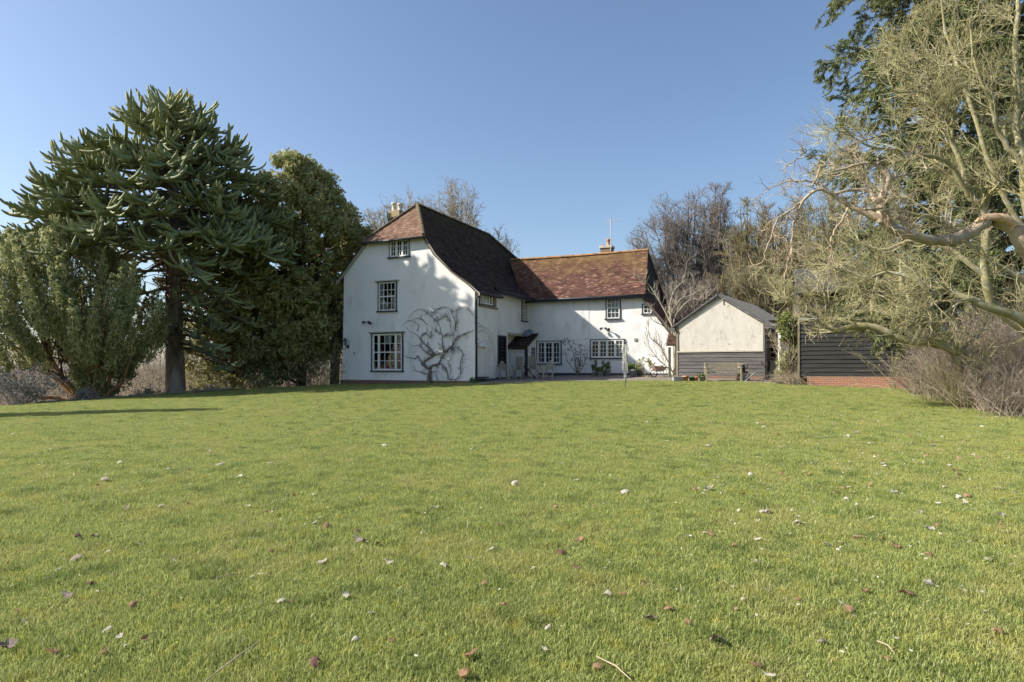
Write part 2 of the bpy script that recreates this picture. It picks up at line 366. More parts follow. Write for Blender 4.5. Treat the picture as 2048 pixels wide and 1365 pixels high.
def curves(rng, S, D, L, R, K=5, wig=.2, grav=0.0, tipr=.35):
    """grow N curved branches"""
    N = len(S); P = np.zeros((N, K, 3)); P[:, 0] = S; d = nrm(D)
    for k in range(1, K):
        d = nrm(d + rng.normal(0, wig, (N, 3)) + np.array([0, 0, grav]))
        P[:, k] = P[:, k - 1] + d * (L / (K - 1))[:, None]
    t = np.linspace(0, 1, K)[None]
    return P, R[:, None] * (1 - (1 - tipr) * t)
def spawn(rng, P, R, n, ang=(.5, 1.0), lf=(.3, .55), tmin=.2, rf=.6, up=.15, K=5, wig=.15, grav=.03, tipr=.4, lens=None, rmin=.003, cull=None, out=None, rmax=9):
    N, Kp, _ = P.shape
    Lp = np.linalg.norm(np.diff(P, axis=1), axis=2).sum(1)
    w = Lp / Lp.sum(); idx = rng.choice(N, n, p=w)
    t = (tmin + (1 - tmin) * rng.random(n) ** .8) * (Kp - 1) * .999
    i0 = t.astype(int); f = (t - i0)[:, None]
    A = P[idx, i0]; B = P[idx, i0 + 1]; S = A + (B - A) * f; T = nrm(B - A)
    Rr = R[idx, i0] * (1 - f[:, 0]) + R[idx, i0 + 1] * f[:, 0]
    q = nrm(np.cross(T, rng.normal(0, 1, (n, 3))))
    a = rng.uniform(*ang, n)[:, None]
    D = np.cos(a) * T + np.sin(a) * q + np.array([0, 0, up])
    if out is not None: D = D + out * nrm(S - np.array(out_c(S)))
    L = (Lp[idx] if lens is None else lens) * rng.uniform(*lf, n) * (1 - .45 * t / (Kp - 1))
    P2, R2 = curves(rng, S, D, L, np.clip(Rr * rf, rmin, rmax), K, wig, grav, tipr)
    if cull is not None:
        m = cull(P2); P2 = P2[m]; R2 = R2[m]
    return P2, R2
def out_c(S): return S * 0
def resample(pts, rs, K):
    pts = np.array(pts, float); n = len(pts)
    # Catmull-Rom through the points
    t = np.linspace(0, n - 1, K); out = np.zeros((K, 3))
    for j, tt in enumerate(t):
        i = min(int(tt), n - 2); f = tt - i
        p0 = pts[max(i - 1, 0)]; p1 = pts[i]; p2 = pts[i + 1]; p3 = pts[min(i + 2, n - 1)]
        out[j] = .5 * ((2 * p1) + (-p0 + p2) * f + (2 * p0 - 5 * p1 + 4 * p2 - p3) * f * f + (-p0 + 3 * p1 - 3 * p2 + p3) * f ** 3)
    return out, np.interp(t, np.arange(len(rs)) * (n - 1) / (len(rs) - 1), rs)
def leaves(rng, C, n, rad, size, elong=2.2, flat=1.0, normal_up=.0, tint=None, stretch=(1, 1, 1), shell=.5, dirs=None):
    """n leaf quads around each clump centre"""
    N = len(C); tot = N * n
    v = nrm(rng.normal(0, 1, (tot, 3))); r = rng.random(tot) ** shell
    cc = np.repeat(C, n, 0); rr = np.repeat(rad, n)
    pos = cc + v * (r * rr)[:, None] * np.array(stretch)
    nor = nrm(v * .7 + rng.normal(0, .6, (tot, 3)) + np.array([0, 0, normal_up]))
    if dirs is None: ax = rng.normal(0, 1, (tot, 3)) + v * .8
    else: ax = np.repeat(dirs, n, 0) + rng.normal(0, .45, (tot, 3))
    ax = nrm(ax - nor * (ax * nor).sum(1, keepdims=True)); bx = np.cross(nor, ax)
    s = size * rng.uniform(.6, 1.3, tot)[:, None]
    a = ax * s * elong / 2; b = bx * s / 2
    V = np.stack([pos - a, pos - b * .9 + a * .1, pos + a, pos + b * .9 + a * .1], 1).reshape(-1, 3)
    Q = np.arange(tot * 4).reshape(-1, 4)
    tn = np.clip(np.repeat(rng.random(N) * .6 if tint is None else tint, n) + rng.normal(0, .2, tot), 0, 1)
    return V, Q, np.repeat(tn, 4)
def merge(parts):
    Vs = []; Fs = []; As = []; b = 0
    for V, Q, A in parts: Vs.append(V); Fs.append(Q + b); As.append(A); b += len(V)
    return np.concatenate(Vs), Fs, np.concatenate(As)
def inpoly(px, py, poly):
    c = np.zeros(len(px), bool); j = len(poly) - 1
    for i in range(len(poly)):
        xi, yi = poly[i]; xj, yj = poly[j]
        m = ((yi > py) != (yj > py)) & (px < (xj - xi) * (py - yi) / (yj - yi + 1e-9) + xi); c ^= m; j = i
    return c
def polydist(px, py, poly):
    d = np.full(len(px), 1e9)
    for i in range(len(poly)):
        a = np.array(poly[i - 1], float); b = np.array(poly[i], float); ab = b - a
        t = np.clip(((px - a[0]) * ab[0] + (py - a[1]) * ab[1]) / (ab @ ab), 0, 1)
        d = np.minimum(d, np.hypot(px - a[0] - t * ab[0], py - a[1] - t * ab[1]))
    return d
def crown_points(rng, poly, Y, thick, n, inset=0):
    """clump centres filling a round crown whose silhouette is poly (photo px) at depth Y"""
    poly = [tuple(p) for p in poly]; xs = [p[0] for p in poly]; ys = [p[1] for p in poly]
    X = rng.uniform(min(xs), max(xs), n * 6); Z = rng.uniform(min(ys), max(ys), n * 6)
    m = inpoly(X, Z, poly); X = X[m][:n]; Z = Z[m][:n]
    d = polydist(X, Z, poly); k = d > inset; X = X[k]; Z = Z[k]; d = d[k] * Y / F
    h = thick * np.sqrt(1 - (1 - np.clip(d / thick, 0, 1)) ** 2)
    u = rng.uniform(-1, 1, len(X)); u = np.sign(u) * np.abs(u) ** .45
    dy = u * h
    return np.stack([(X - HX) / F * Y, Y + dy, CH + (HY - Z) / F * Y], 1), d
# ================================================================== THE GROUND
rng = np.random.default_rng(7)
def soil_amt(x, y):
    """bare soil and leaf litter under the right-hand shrubs and beyond the left edge"""
    x = np.asarray(x, float); y = np.asarray(y, float)
    w = .35 * np.sin(x * 3.1 + y) + .25 * np.sin(y * 4.3 - x * 1.3)
    r = np.clip((1.9 - np.hypot((x - 14.3) / 2.05, (y - 16.1) / 1.5) + w * .3) * 1.2, 0, 1)
    lx = np.interp(y, [0, 22, 24, 28, 32.5, 36, 60], [-30, -21.5, -19.4, -15.4, -8.6, -8.2, -8.2])
    l = np.clip((lx - x - .1 + w * .3) * 3, 0, 1)
    b = np.clip((y - 33) * 1.5, 0, 1)
    return np.maximum(np.maximum(r, l), b)
gx = np.concatenate([np.linspace(-900, -70, 12), np.linspace(-60, -26, 18), np.linspace(-25, 25, 201), np.linspace(26, 60, 18), np.linspace(70, 900, 12)])
gy = np.concatenate([np.linspace(-300, -10, 8), np.linspace(-5, 40, 181), np.linspace(41, 80, 20), np.linspace(100, 1500, 12)])
GX, GY = np.meshgrid(gx, gy); GZ = ground(GX, GY)
GZ = GZ - .35 * np.clip((np.interp(GY, [0, 22, 24, 28, 32.5, 36, 60], [-30, -21.5, -19.4, -15.4, -8.6, -8.2, -8.2]) - GX - .25) * 2.2, 0, 1) * (GY < 45)
nx, ny = len(gx), len(gy); I = np.arange(nx * ny).reshape(ny, nx)
Q = np.stack([I[:-1, :-1], I[:-1, 1:], I[1:, 1:], I[1:, :-1]], -1).reshape(-1, 4)
g = npmesh('ground', np.stack([GX, GY, GZ], -1).reshape(-1, 3), [Q], M['ground'], attrs={'soil': soil_amt(GX, GY)}, smooth=True)
tag(g, kind='structure')

# terrace paving: a sheet that follows the ground
def terr_front(x): return np.interp(x, [-1.9, -.6, 1, 3, 6, 9, 11.2, 12.5], [27.7, 27.9, 28.3, 28.7, 28.75, 27.2, 25.6, 24.6])
tx = np.linspace(-1.9, 12.5, 60); tv = np.linspace(0, 1, 24)
TX, TV = np.meshgrid(tx, tv); TF = terr_front(TX); TY = TF + TV * (37.5 - TF)
TZ = ground(TX, TY) + .03
I = np.arange(TX.size).reshape(TX.shape); Q = np.stack([I[:-1, :-1], I[:-1, 1:], I[1:, 1:], I[1:, :-1]], -1).reshape(-1, 4)
V0 = np.stack([TX, TY, TZ], -1).reshape(-1, 3)
Vf = np.concatenate([V0, np.stack([TX[0], TY[0], TZ[0] - .15], -1)]); n0 = len(V0)
Qf = np.stack([np.arange(59), np.arange(59) + n0, np.arange(1, 60) + n0, np.arange(1, 60)], -1)
tag(npmesh('terrace_paving', Vf, [Q, Qf], M['paving']), kind='structure')

# ================================================================== THE FARMHOUSE
C0 = np.array([-1.677, 29.0]); RX = np.array([.9093, -.4162]); DY = np.array([.4162, .9093])
HROT = math.atan2(RX[1], RX[0])
def loc2w(x, y): p = C0 + x * RX + y * DY; return p
def front(px, py, yl):
    c = C0 + yl * DY; k = (px - HX) / F
    u = (k * c[1] - c[0]) / (RX[0] - k * RX[1]); dep = c[1] + u * RX[1]
    return u, CH + (HY - py) / F * dep
def side(px, py, xl):
    c = C0 + xl * RX; k = (px - HX) / F
    u = (k * c[1] - c[0]) / (DY[0] - k * DY[1]); dep = c[1] + u * DY[1]
    return u, CH + (HY - py) / F * dep
house = thing('farmhouse', 'large white rendered old farmhouse with steep tiled roofs and black-edged windows', 'house', (C0[0], C0[1], 0), HROT)
YW = 7.1; XR = -.45          # plane of the rear wing front, plane of the set-back side wall

def wall_sheet(name, outline, holes, mp, m, parent, wobble=.012, seed=1):
    """a wall in the (u,z) plane with real window openings; mp(u,z,d) -> local xyz"""
    bm = bmesh.new(); vs = [bm.verts.new((u, 0, z)) for u, z in outline]; bm.faces.new(vs)
    us = sorted({round(h[i], 4) for h in holes for i in (0, 1)}); zs = sorted({round(h[i], 4) for h in holes for i in (2, 3)})
    u0 = min(p[0] for p in outline); u1 = max(p[0] for p in outline); z1 = max(p[1] for p in outline)
    for u in list(us) + list(np.arange(u0 + .33, u1, .6)):
        bmesh.ops.bisect_plane(bm, geom=bm.verts[:] + bm.edges[:] + bm.faces[:], plane_co=(u, 0, 0), plane_no=(1, 0, 0), dist=1e-5)
    for z in list(zs) + list(np.arange(.9, z1, .7)):
        bmesh.ops.bisect_plane(bm, geom=bm.verts[:] + bm.edges[:] + bm.faces[:], plane_co=(0, 0, z), plane_no=(0, 0, 1), dist=1e-5)
    kill = []
    for f in bm.faces:
        c = f.calc_center_median()
        if any(h[0] < c.x < h[1] and h[2] < c.z < h[3] for h in holes): kill.append(f)
    bmesh.ops.delete(bm, geom=kill, context='FACES')
    r = random.Random(seed)
    ph = [r.uniform(0, 6) for _ in range(4)]
    for v in bm.verts:
        u, z = v.co.x, v.co.z
        near = any(h[0] - .05 < u < h[1] + .05 and h[2] - .05 < z < h[3] + .05 for h in holes)
        d = 0 if near else wobble * (math.sin(u * 1.7 + ph[0]) + math.sin(z * 2.3 + ph[1]) * .7)
        v.co = Vector(mp(u, z, d))
    me = bpy.data.meshes.new(name); bmesh.ops.recalc_face_normals(bm, faces=bm.faces); bm.to_mesh(me); bm.free(); me.materials.append(m)
    for p in me.polygons: p.use_smooth = True
    o = bpy.data.objects.new(name, me); COL.objects.link(o); o.parent = parent; return o

def window(mp, rect, lights, rows, sash=None, black=.05, lintel=None, sill=True, curtain=None, frame=.055, bar=.022, bm_=None, surround=True, depth=.09, col='white', curt=((0, .22),), netlow=None):
    """rect (u0,u1,z0,z1); lights: list of (relative width, columns)"""
    u0, u1, z0, z1 = rect
    f = MB(lambda p: mp(p[0], p[2], p[1]))
    o = .03
    f.box((u0, -depth, z0), (u1, o, z0 + frame)); f.box((u0, -depth, z1 - frame), (u1, o, z1))
    f.box((u0, -depth, z0 + frame), (u0 + frame, o, z1 - frame)); f.box((u1 - frame, -depth, z0 + frame), (u1, o, z1 - frame))
    iu0, iu1, iz0, iz1 = u0 + frame, u1 - frame, z0 + frame, z1 - frame
    tw = sum(l[0] for l in lights); W_ = iu1 - iu0; m_ = .07 if len(lights) > 1 else 0; u = iu0
    for i, (rw, nc) in enumerate(lights):
        a = u; b = u + (W_ - m_ * (len(lights) - 1)) * rw / tw; u = b + m_
        if i < len(lights) - 1: f.box((b, -depth, iz0), (b + m_, o - .002, iz1))
        if len(lights) > 1:
            e = .025
            f.box((a, -.04, iz0), (a + e, .012, iz1)); f.box((b - e, -.04, iz0), (b, .012, iz1))
            f.box((a + e, -.04, iz0), (b - e, .012, iz0 + e)); f.box((a + e, -.04, iz1 - e), (b - e, .012, iz1))
        for k in range(1, nc):
            x = a + (b - a) * k / nc; f.box((x - bar / 2, -.034, iz0), (x + bar / 2, .002, iz1))
        for k in range(1, rows):
            z = iz0 + (iz1 - iz0) * k / rows; bb = bar * (2.4 if sash and k == sash else 1)
            f.box((a, -.036, z - bb / 2), (b, .004 if bb == bar else .016, z + bb / 2))
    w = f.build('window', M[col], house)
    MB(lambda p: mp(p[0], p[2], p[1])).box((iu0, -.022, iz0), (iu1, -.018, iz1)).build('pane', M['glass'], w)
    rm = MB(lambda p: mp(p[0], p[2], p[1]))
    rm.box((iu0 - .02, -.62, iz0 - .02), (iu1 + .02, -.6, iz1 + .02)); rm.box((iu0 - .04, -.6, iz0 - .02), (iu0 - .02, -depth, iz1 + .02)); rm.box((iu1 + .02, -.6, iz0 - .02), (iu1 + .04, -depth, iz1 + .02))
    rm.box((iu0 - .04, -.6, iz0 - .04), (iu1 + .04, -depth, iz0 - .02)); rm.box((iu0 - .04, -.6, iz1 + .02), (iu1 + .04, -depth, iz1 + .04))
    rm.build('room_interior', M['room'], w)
    for a, b in (curt if curtain else ()):
        c = MB(lambda p: mp(p[0], p[2], p[1])); n = 14; ca = iu0 + W_ * a; cb = iu0 + W_ * b
        pts = [(ca + (cb - ca) * i / n, -.10 + .018 * math.sin(i * 2.4)) for i in range(n + 1)]
        c.add([(x, d, z) for x, d in pts for z in (iz0, iz1)], [(2 * i, 2 * i + 2, 2 * i + 3, 2 * i + 1) for i in range(n)])
        c.build('curtain', M[curtain], w)
    if surround:
        s = MB(lambda p: mp(p[0], p[2], p[1])); t = black
        s.box((u0 - t, -.05, z0), (u0, .045, z1)); s.box((u1, -.05, z0), (u1 + t, .045, z1)); s.box((u0 - t, -.05, z1), (u1 + t, .045, z1 + t * .7))
        s.build('surround', M['black'], w)
    if sill: MB(lambda p: mp(p[0], p[2], p[1])).box((u0 - .10, -.05, z0 - .065), (u1 + .10, .10, z0)).build('sill', M['black'], w)
    if lintel:
        MB(lambda p: mp(p[0], p[2], p[1])).box((u0 - lintel, -.05, z1 + black * .7), (u1 + lintel, .14, z1 + black * .7 + .05)).build('lintel_board', M['teak'], w)
    return w
GM = lambda u, z, d: (u, -d, z)                  # gable wall: local y = 0, outward -y
WM = lambda u, z, d: (u, YW - d, z)              # rear wing front wall
SM = lambda u, z, d: (d, u, z)                   # side wall x = 0 (u = local y), outward +x
SM2 = lambda u, z, d: (XR + d, u, z)
def frect(px0, py0, px1, py1, yl):
    a = front(px0, py0, yl); b = front(px1, py1, yl); c = front(px0, py1, yl); e = front(px1, py0, yl)
    return (a[0], b[0], (b[1] + c[1]) / 2, (a[1] + e[1]) / 2)
def srect(px0, py0, px1, py1, xl):
    a = side(px0, py0, xl); b = side(px1, py1, xl); c = side(px0, py1, xl); e = side(px1, py0, xl)
    return (a[0], b[0], (b[1] + c[1]) / 2, (a[1] + e[1]) / 2)
wG3 = frect(780, 480, 818, 514, 0); wG2 = frect(758, 565, 792, 622, 0); wG1 = frect(745.5, 668, 804.5, 741.5, 0)
wS1 = srect(958.5, 587, 985, 610, 0); wS2 = srect(1043.5, 601, 1052, 642, XR); wS3 = srect(996, 673, 1011, 731, XR)
wB1 = frect(1074.5, 683.5, 1121.5, 727.5, YW); wB2 = frect(1182, 680, 1247.5, 716, YW); wB3 = frect(1213.5, 595, 1239.5, 637.5, YW); wB4 = frect(1286.5, 609.5, 1303.5, 627.5, YW)
ZB = .55
gable_out = [(-7.55, ZB), (-7.50, 2.5), (-7.42, 6.1), (-6.02, 7.72), (-2.58, 7.72), (-2.0, 6.80), (-1.15, 5.93), (-.02, 5.0), (0, ZB)]
wall_sheet('wall', gable_out[::-1], [wG1, wG2, wG3], GM, M['render'], house, .018, 2)
wall_sheet('wall', [(0, ZB), (2.22, ZB), (2.22, 5.08), (0, 5.05)], [wS1], SM, M['render'], house, .01, 3)
MB().box((XR, 2.18, ZB), (-.012, 2.235, 5.08)).build('wall', M['render'], house)
jz = 3.33
wall_sheet('wall', [(2.22, ZB), (4.45, ZB), (4.45, jz), (7.1, jz), (7.1, 5.38), (2.22, 5.38)], [wS2, wS3], SM2, M['render'], house, .008, 4)
MB().box((-1.05, 4.45, ZB), (XR - .01, 4.5, jz)).box((-1.06, 4.5, ZB), (-1.0, 7.1, jz + .0)).box((-1.0, 4.5, jz - .02), (XR - .02, 7.1, jz + .04)).build('wall', M['render'], house)
MB().box((XR - .06, 4.45, jz - .10), (XR + .035, 7.1, jz + .03)).build('jetty_beam', M['teak'], house)
xR0, zR0 = front(1350, 667, YW)                    # right foot of the lean-to verge
xE = 6.12
wall_sheet('wall', [(-1.06, ZB), (xR0 - .1, ZB), (xR0 - .1, zR0 - .28), (xE - .05, 4.98), (xE - .1, 5.25), (XR, 5.40), (-1.06, 5.40)], [wB1, wB2, wB3, wB4], WM, M['render'], house, .02, 5)
MB().box((xR0 - .15, YW, ZB), (xR0 - .1, YW + 5, zR0)).build('wall', M['render'], house)
MB().add([(-7.5, 0, ZB), (-7.5, 13, ZB), (-7.42, 13, 6.1), (-7.42, 0, 6.1)], [(0, 1, 2, 3)]).build('wall', M['render'], house)
# base courses
MB().box((-7.62, -.05, .3), (.03, .1, .93)).build('brick_base', M['brick_dark'], house)
MB().box((-.1, .03, .5), (.035, 2.25, 1.02)).box((XR - .06, 2.25, .5), (XR + .03, 4.5, 1.05)).box((-1.0, YW - .035, .6), (xR0 - .2, YW + .05, 1.24)).build('plinth', M['plinth'], house)

window(GM, wG3, [(1, 2)] * 3, 3, sill=True, black=.035, curtain='curtain', curt=((0, .14),))
window(GM, wG2, [(1, 4)], 4, sash=2, lintel=.17, curtain='curtain', curt=((0, .24),))
window(GM, wG1, [(.9, 1), (3, 3), (.9, 1)], 4, sash=2, lintel=.17, black=.07, curtain='redcurtain', curt=((.17, .36), (.62, .86)))
w = window(SM, wS1, [(1, 2)] * 3 + [(1, 1)], 3, black=.04, curtain=None)
window(SM2, wS2, [(1, 3)], 6, sash=3, black=.05)
wk = window(SM2, wS3, [(1, 4)], 8, sash=4, black=.05, col='lead', sill=True)
window(WM, wB1, [(1, 2)] * 3, 4, black=.06, curtain='curtain', curt=((0, .14), (.88, 1)))
window(WM, wB2, [(1, 2)] * 3 + [(1, 2)], 4, black=.06, curtain='curtain', curt=((.80, 1),))
window(WM, wB3, [(1, 3)], 4, sash=2, black=.06, curtain='curtain', curt=((.05, .95),))
window(WM, wB4, [(1, 2)], 2, black=.06)
# vases and net valance behind the big gable window
u0, u1, z0, z1 = wG1
v = MB(lambda p: GM(p[0], p[2], p[1])); n = 24
v.add([(u0 + .42 + (u1 - u0 - .84) * i / n, -.13 + .012 * math.sin(i * 2), z) for i in range(n + 1) for z in ((z1 - .42 + .10 * math.cos(i * math.pi * 2 / n)), z1 - .06)], [(2 * i, 2 * i + 2, 2 * i + 3, 2 * i + 1) for i in range(n)])
v.build('net_valance', M['curtain'], house)
# open casement shutter beside the little side window
q = side(992, 600, 0)[0]
MB().box((.0, wS1[1] + .02, wS1[2]), (.03, q, wS1[3])).build('shutter', M['teak2'], house)
MB().box((.0, wS1[0] - .1, wS1[2] - .14), (.10, q + .05, wS1[2] - .06)).build('window_ledge', M['teak2'], house)
# recessed side door with a small hood
d0 = side(955.5, 695, 0)[0]; d1 = side(967.5, 753, 0)[0]; dz1 = side(960, 693, 0)[1]; dz0 = side(960, 754, 0)[1]
dr = MB().box((-.0, d0, dz0), (.022, d1, dz1)).box((.022, d0 + .06, dz0 + .1), (.04, d1 - .06, dz0 + .75)).box((.022, d0 + .06, dz0 + .85), (.04, d1 - .06, dz1 - .08)).build('door', M['white'], house)
MB().box((0, d0 - .05, dz0), (.05, d0, dz1)).box((0, d1, dz0), (.05, d1 + .05, dz1)).build('door_frame', M['render'], dr)
MB().prism([(0, dz1 + .02), (.24, dz1 - .02), (.24, dz1 + .03), (0, dz1 + .17)], d0 - .12, d1 + .16, 1).build('hood', M['render'], dr)
MB().box((0, d0 - .1, dz0 - .07), (.22, d1 + .1, dz0)).build('step', M['plinth'], dr)

# ---------------------------------------------------------------- tiled roofs: every tile is modelled
def tiles(quads, rr, row=.10, tw=.165, tintf=None, sag=None):
    """quads: list of (L0,R0,L1,R1) eave-left, eave-right, ridge-left, ridge-right; returns verts, quads, tint"""
    Vs = []; Ts = []
    for (L0, R0, L1, R1) in quads:
        L0, R0, L1, R1 = map(lambda p: np.array(p, float), (L0, R0, L1, R1))
        up = (L1 + R1) / 2 - (L0 + R0) / 2
        nn = np.cross(R0 - L0, (L1 + R1) / 2 - L0); nn /= np.linalg.norm(nn)
        if nn[2] < 0: nn = -nn
        e = (R0 - L0) / np.linalg.norm(R0 - L0); upv = np.cross(nn, e); upv /= np.linalg.norm(upv)
        if upv[2] < 0: upv = -upv
        H = np.dot(L1 - L0, upv); H2 = np.dot(R1 - L0, upv); Hm = max(H, H2, .05); nr = max(1, int(round(Hm / row)))
        aL = np.dot(L1 - L0, e); w0 = np.dot(R0 - L0, e); aR = np.dot(R1 - L0, e)
        for i in range(nr):
            t = i / nr; xa = aL * t; xb = w0 + (aR - w0) * t
            xs = np.arange(xa - (tw / 2 if i % 2 else 0), xb, tw)
            if len(xs) == 0: continue
            a = np.clip(xs, xa, xb); b = np.clip(xs + tw - .006, xa, xb); k = b - a > .02; a = a[k]; b = b[k]; n = len(a)
            if not n: continue
            y0 = t * Hm - .012 + rr.normal(0, .004, n); y1 = y0 + Hm / nr * 1.25
            l0 = .026 + rr.normal(0, .004, n); l1 = .004 + rr.normal(0, .002, n); lt = rr.normal(0, .003, n)
            def pt(x, y, l): return L0 + x[:, None] * e + y[:, None] * upv + l[:, None] * nn
            p = [pt(a, y0, l0 + lt), pt(b, y0, l0 - lt), pt(b, y1, l1), pt(a, y1, l1), pt(a, y0, l0 - .022), pt(b, y0, l0 - .022)]
            Vs.append(np.stack(p, 1)); c = p[0]
            tn = rr.beta(1.8, 2.6, n)
            if tintf is not None: tn = tintf(c, tn, rr)
            Ts.append(tn)
    V = np.concatenate(Vs); T = np.concatenate(Ts); n = len(V)
    if sag is not None: V = V.reshape(-1, 3); V[:, 2] += sag(V); V = V.reshape(n, 6, 3)
    b = np.arange(n)[:, None] * 6
    Qs = [b + np.array([0, 1, 2, 3]), b + np.array([4, 5, 1, 0])]
    return V.reshape(-1, 3), Qs, np.repeat(T, 6)
def under(quads, off=.012):
    """solid deck below the tiles"""
    b = MB()
    for q in quads:
        L0, R0, L1, R1 = map(lambda p: Vector(p), q); n = (R0 - L0).cross(L1 - L0 if (L1 - L0).length > .1 else R1 - L0).normalized()
        if n.z < 0: n = -n
        top = [p - n * off for p in (L0, R0, R1, L1)]; bot = [p - n * (off + .07) for p in (L0, R0, R1, L1)]
        if (L1 - R1).length < .02: top = top[:3]; bot = bot[:3]
        k = len(top)
        b.add([tuple(p) for p in top + bot], [tuple(range(k)), tuple(range(2 * k - 1, k - 1, -1))] + [(i, i + k, (i + 1) % k + k, (i + 1) % k) for i in range(k)])
    return b
rt = np.random.default_rng(5)
# profile of the main right-hand slope: (x, z) from eave to ridge
prof = [(.25 - .0, 5.42), (-1.15 + .05, 6.02 + .02), (-2.0, 6.86), (-2.6, 7.74), (-4.27, 9.78)]
prof[0] = (-.20, 5.40)
MB_ = 13.0
def hipback(x): return 9.85 + (13.6 - 9.85) * (x + 4.27) / 4.27
qs = []
for (xa, za), (xb, zb) in zip(prof[:-1], prof[1:]):
    fa = -.16 if xa > -2.65 else None
    y0a = -.16; y0b = -.16 if xb > -2.65 else 1.84
    # slope faces +x: left = far end (larger y) seen from outside; order is only eave->ridge
    qs.append(((xa, y0a, za), (xa, hipback(xa), za), (xb, y0b, zb), (xb, hipback(xb), zb)))
low = [((.30, -.16, 4.93), (.30, 2.32, 4.96), (-.20, -.16, 5.395), (-.20, 2.12, 5.395))]
mid = [((.02, 2.32, 5.30), (.02, 7.3, 5.34), (-.20, 2.32, 5.40), (-.20, 7.3, 5.40))]
sag = lambda V: -.05 * np.sin(np.clip((V[:, 1]) / 10, 0, 1) * np.pi) * np.clip((V[:, 2] - 5.3) / 4, 0, 1) + .012 * np.sin(V[:, 1] * 2.1) * np.sin(V[:, 2] * 1.7)
V, Qs, T = tiles(low + mid + qs, rt, sag=sag)
roof = npmesh('roof', V, Qs, M['tile_main'], house, attrs={'tint': T})
under(low + mid + qs, .065).build('roof_deck', M['darkwood'], roof)
# left slope
lq = [((-7.75, -.16, 5.95), (-7.75, 13.4, 5.95), (-6.0, -.16, 7.74), (-6.0, 12.0, 7.74)), ((-6.0, -.16, 7.74), (-6.0, 12.0, 7.74), (-4.27, 1.84, 9.78), (-4.27, 9.85, 9.78))]
V, Qs, T = tiles(lq, rt, row=.2, tw=.33)
r2 = npmesh('roof', V, Qs, M['tile_main'], house, attrs={'tint': T}); under(lq).build('roof_deck', M['darkwood'], r2)
# rear hip
rq = [((-7.75, 13.6, 5.4), (-.2, 13.6, 5.4), (-4.27, 9.85, 9.78), (-4.27, 9.85, 9.78))]
V, Qs, T = tiles(rq, rt, row=.2, tw=.33); r2 = npmesh('roof', V, Qs, M['tile_main'], house, attrs={'tint': T}); under(rq).build('roof_deck', M['darkwood'], r2)
MB().box((-7.5, 13.2, .3), (-.5, 13.3, 6)).build('wall', M['render'], house)
# front half-hip
hq = [((-6.12, -.26, 7.66), (-2.52, -.26, 7.66), (-4.27, 1.84, 9.78), (-4.27, 1.84, 9.78))]
V, Qs, T = tiles(hq, rt, sag=lambda V: .01 * np.sin(V[:, 0] * 3))
hip = npmesh('roof', V, Qs, M['tile_hip'], house, attrs={'tint': T}); under(hq).build('roof_deck', M['darkwood'], hip)
# hip and ridge tiles
def ridge(a, b, m, parent, r=.10, step=.33, name='ridge_tiles', lift=.0):
    a = Vector(a); b = Vector(b); n = max(1, int((b - a).length / step)); mb = MB(); rr = random.Random(3)
    for i in range(n):
        p = a + (b - a) * (i / n); q = a + (b - a) * ((i + 1.04) / n); t = (b - a).normalized()
        u = t.cross(Vector((0, 0, 1))).normalized(); w = u.cross(t).normalized(); vs = []
        j = rr.uniform(-.008, .008)
        for c, s in ((p, 1.06), (q, .96)):
            for k in range(6):
                an = math.radians(-15 + 210 * k / 5); vs.append(tuple(c + u * math.cos(an) * r * s + w * (math.sin(an) * r * .8 * s + lift + j)))
        mb.add(vs, [(k, k + 1, k + 7, k + 6) for k in range(5)] + [(0, 1, 2, 3, 4, 5)])
    return mb.build(name, m, parent)
M['ridge_moss'] = mat('mossy_ridge', (.17, .13, .07), (.11, .085, .06), 3, .9, .01, 20)
M['ridge_orange'] = mat('lichened_ridge', (.40, .20, .09), (.30, .17, .08), 3, .9, .01, 20, c3=(.16, .12, .08), s3=2)
ridge((-2.60, -.22, 7.76), (-4.27, 1.84, 9.83), M['ridge_moss'], roof, .10)
ridge((-6.05, -.22, 7.76), (-4.27, 1.84, 9.83), M['ridge_moss'], roof, .08)
ridge((-4.27, 1.84, 9.80), (-4.27, 9.85, 9.78), M['ridge_moss'], roof, .11)
ridge((-4.27, 9.85, 9.80), (-.1, 13.6, 5.45), M['ridge_moss'], roof, .10)
# verge boards on the gable
vb = MB()
vp = [(-.02 + .34, 4.86), (-.15, 5.26), (-1.12, 5.94), (-1.99, 6.78), (-2.56, 7.62)]
for (xa, za), (xb, zb) in zip(vp[:-1], vp[1:]): vb.add([(xa, -.15, za - .10), (xb, -.15, zb - .10), (xb, -.15, zb + .03), (xa, -.15, za + .03), (xa, -.02, za - .10), (xb, -.02, zb - .10), (xb, -.02, zb + .03), (xa, -.02, za + .03)], [(0, 1, 2, 3), (0, 4, 5, 1), (3, 2, 6, 7)])
vb.build('verge_board', M['teak'], house); vb = MB()
vp = [(-6.05, 7.62), (-7.78, 5.83)]
for (xa, za), (xb, zb) in zip(vp[:-1], vp[1:]): vb.add([(xa, -.15, za - .12), (xb, -.15, zb - .12), (xb, -.15, zb + .03), (xa, -.15, za + .03), (xa, -.02, za - .12), (xb, -.02, zb - .12), (xb, -.02, zb + .03), (xa, -.02, za + .03)], [(0, 1, 2, 3), (0, 4, 5, 1), (3, 2, 6, 7)])
vb.build('verge_board', M['teak'], house)
def gutter(pts, name='gutter', r=.055, m='black'):
    return MB().tube(pts, r, 8).build(name, M[m], house, True)
gutter([(-6.15, -.30, 7.60), (-2.5, -.30, 7.62)])
gutter([(.30, -.15, 4.90), (.32, 2.3, 4.93)]); gutter([(.06, 2.4, 5.27), (.06, 6.9, 5.30)])
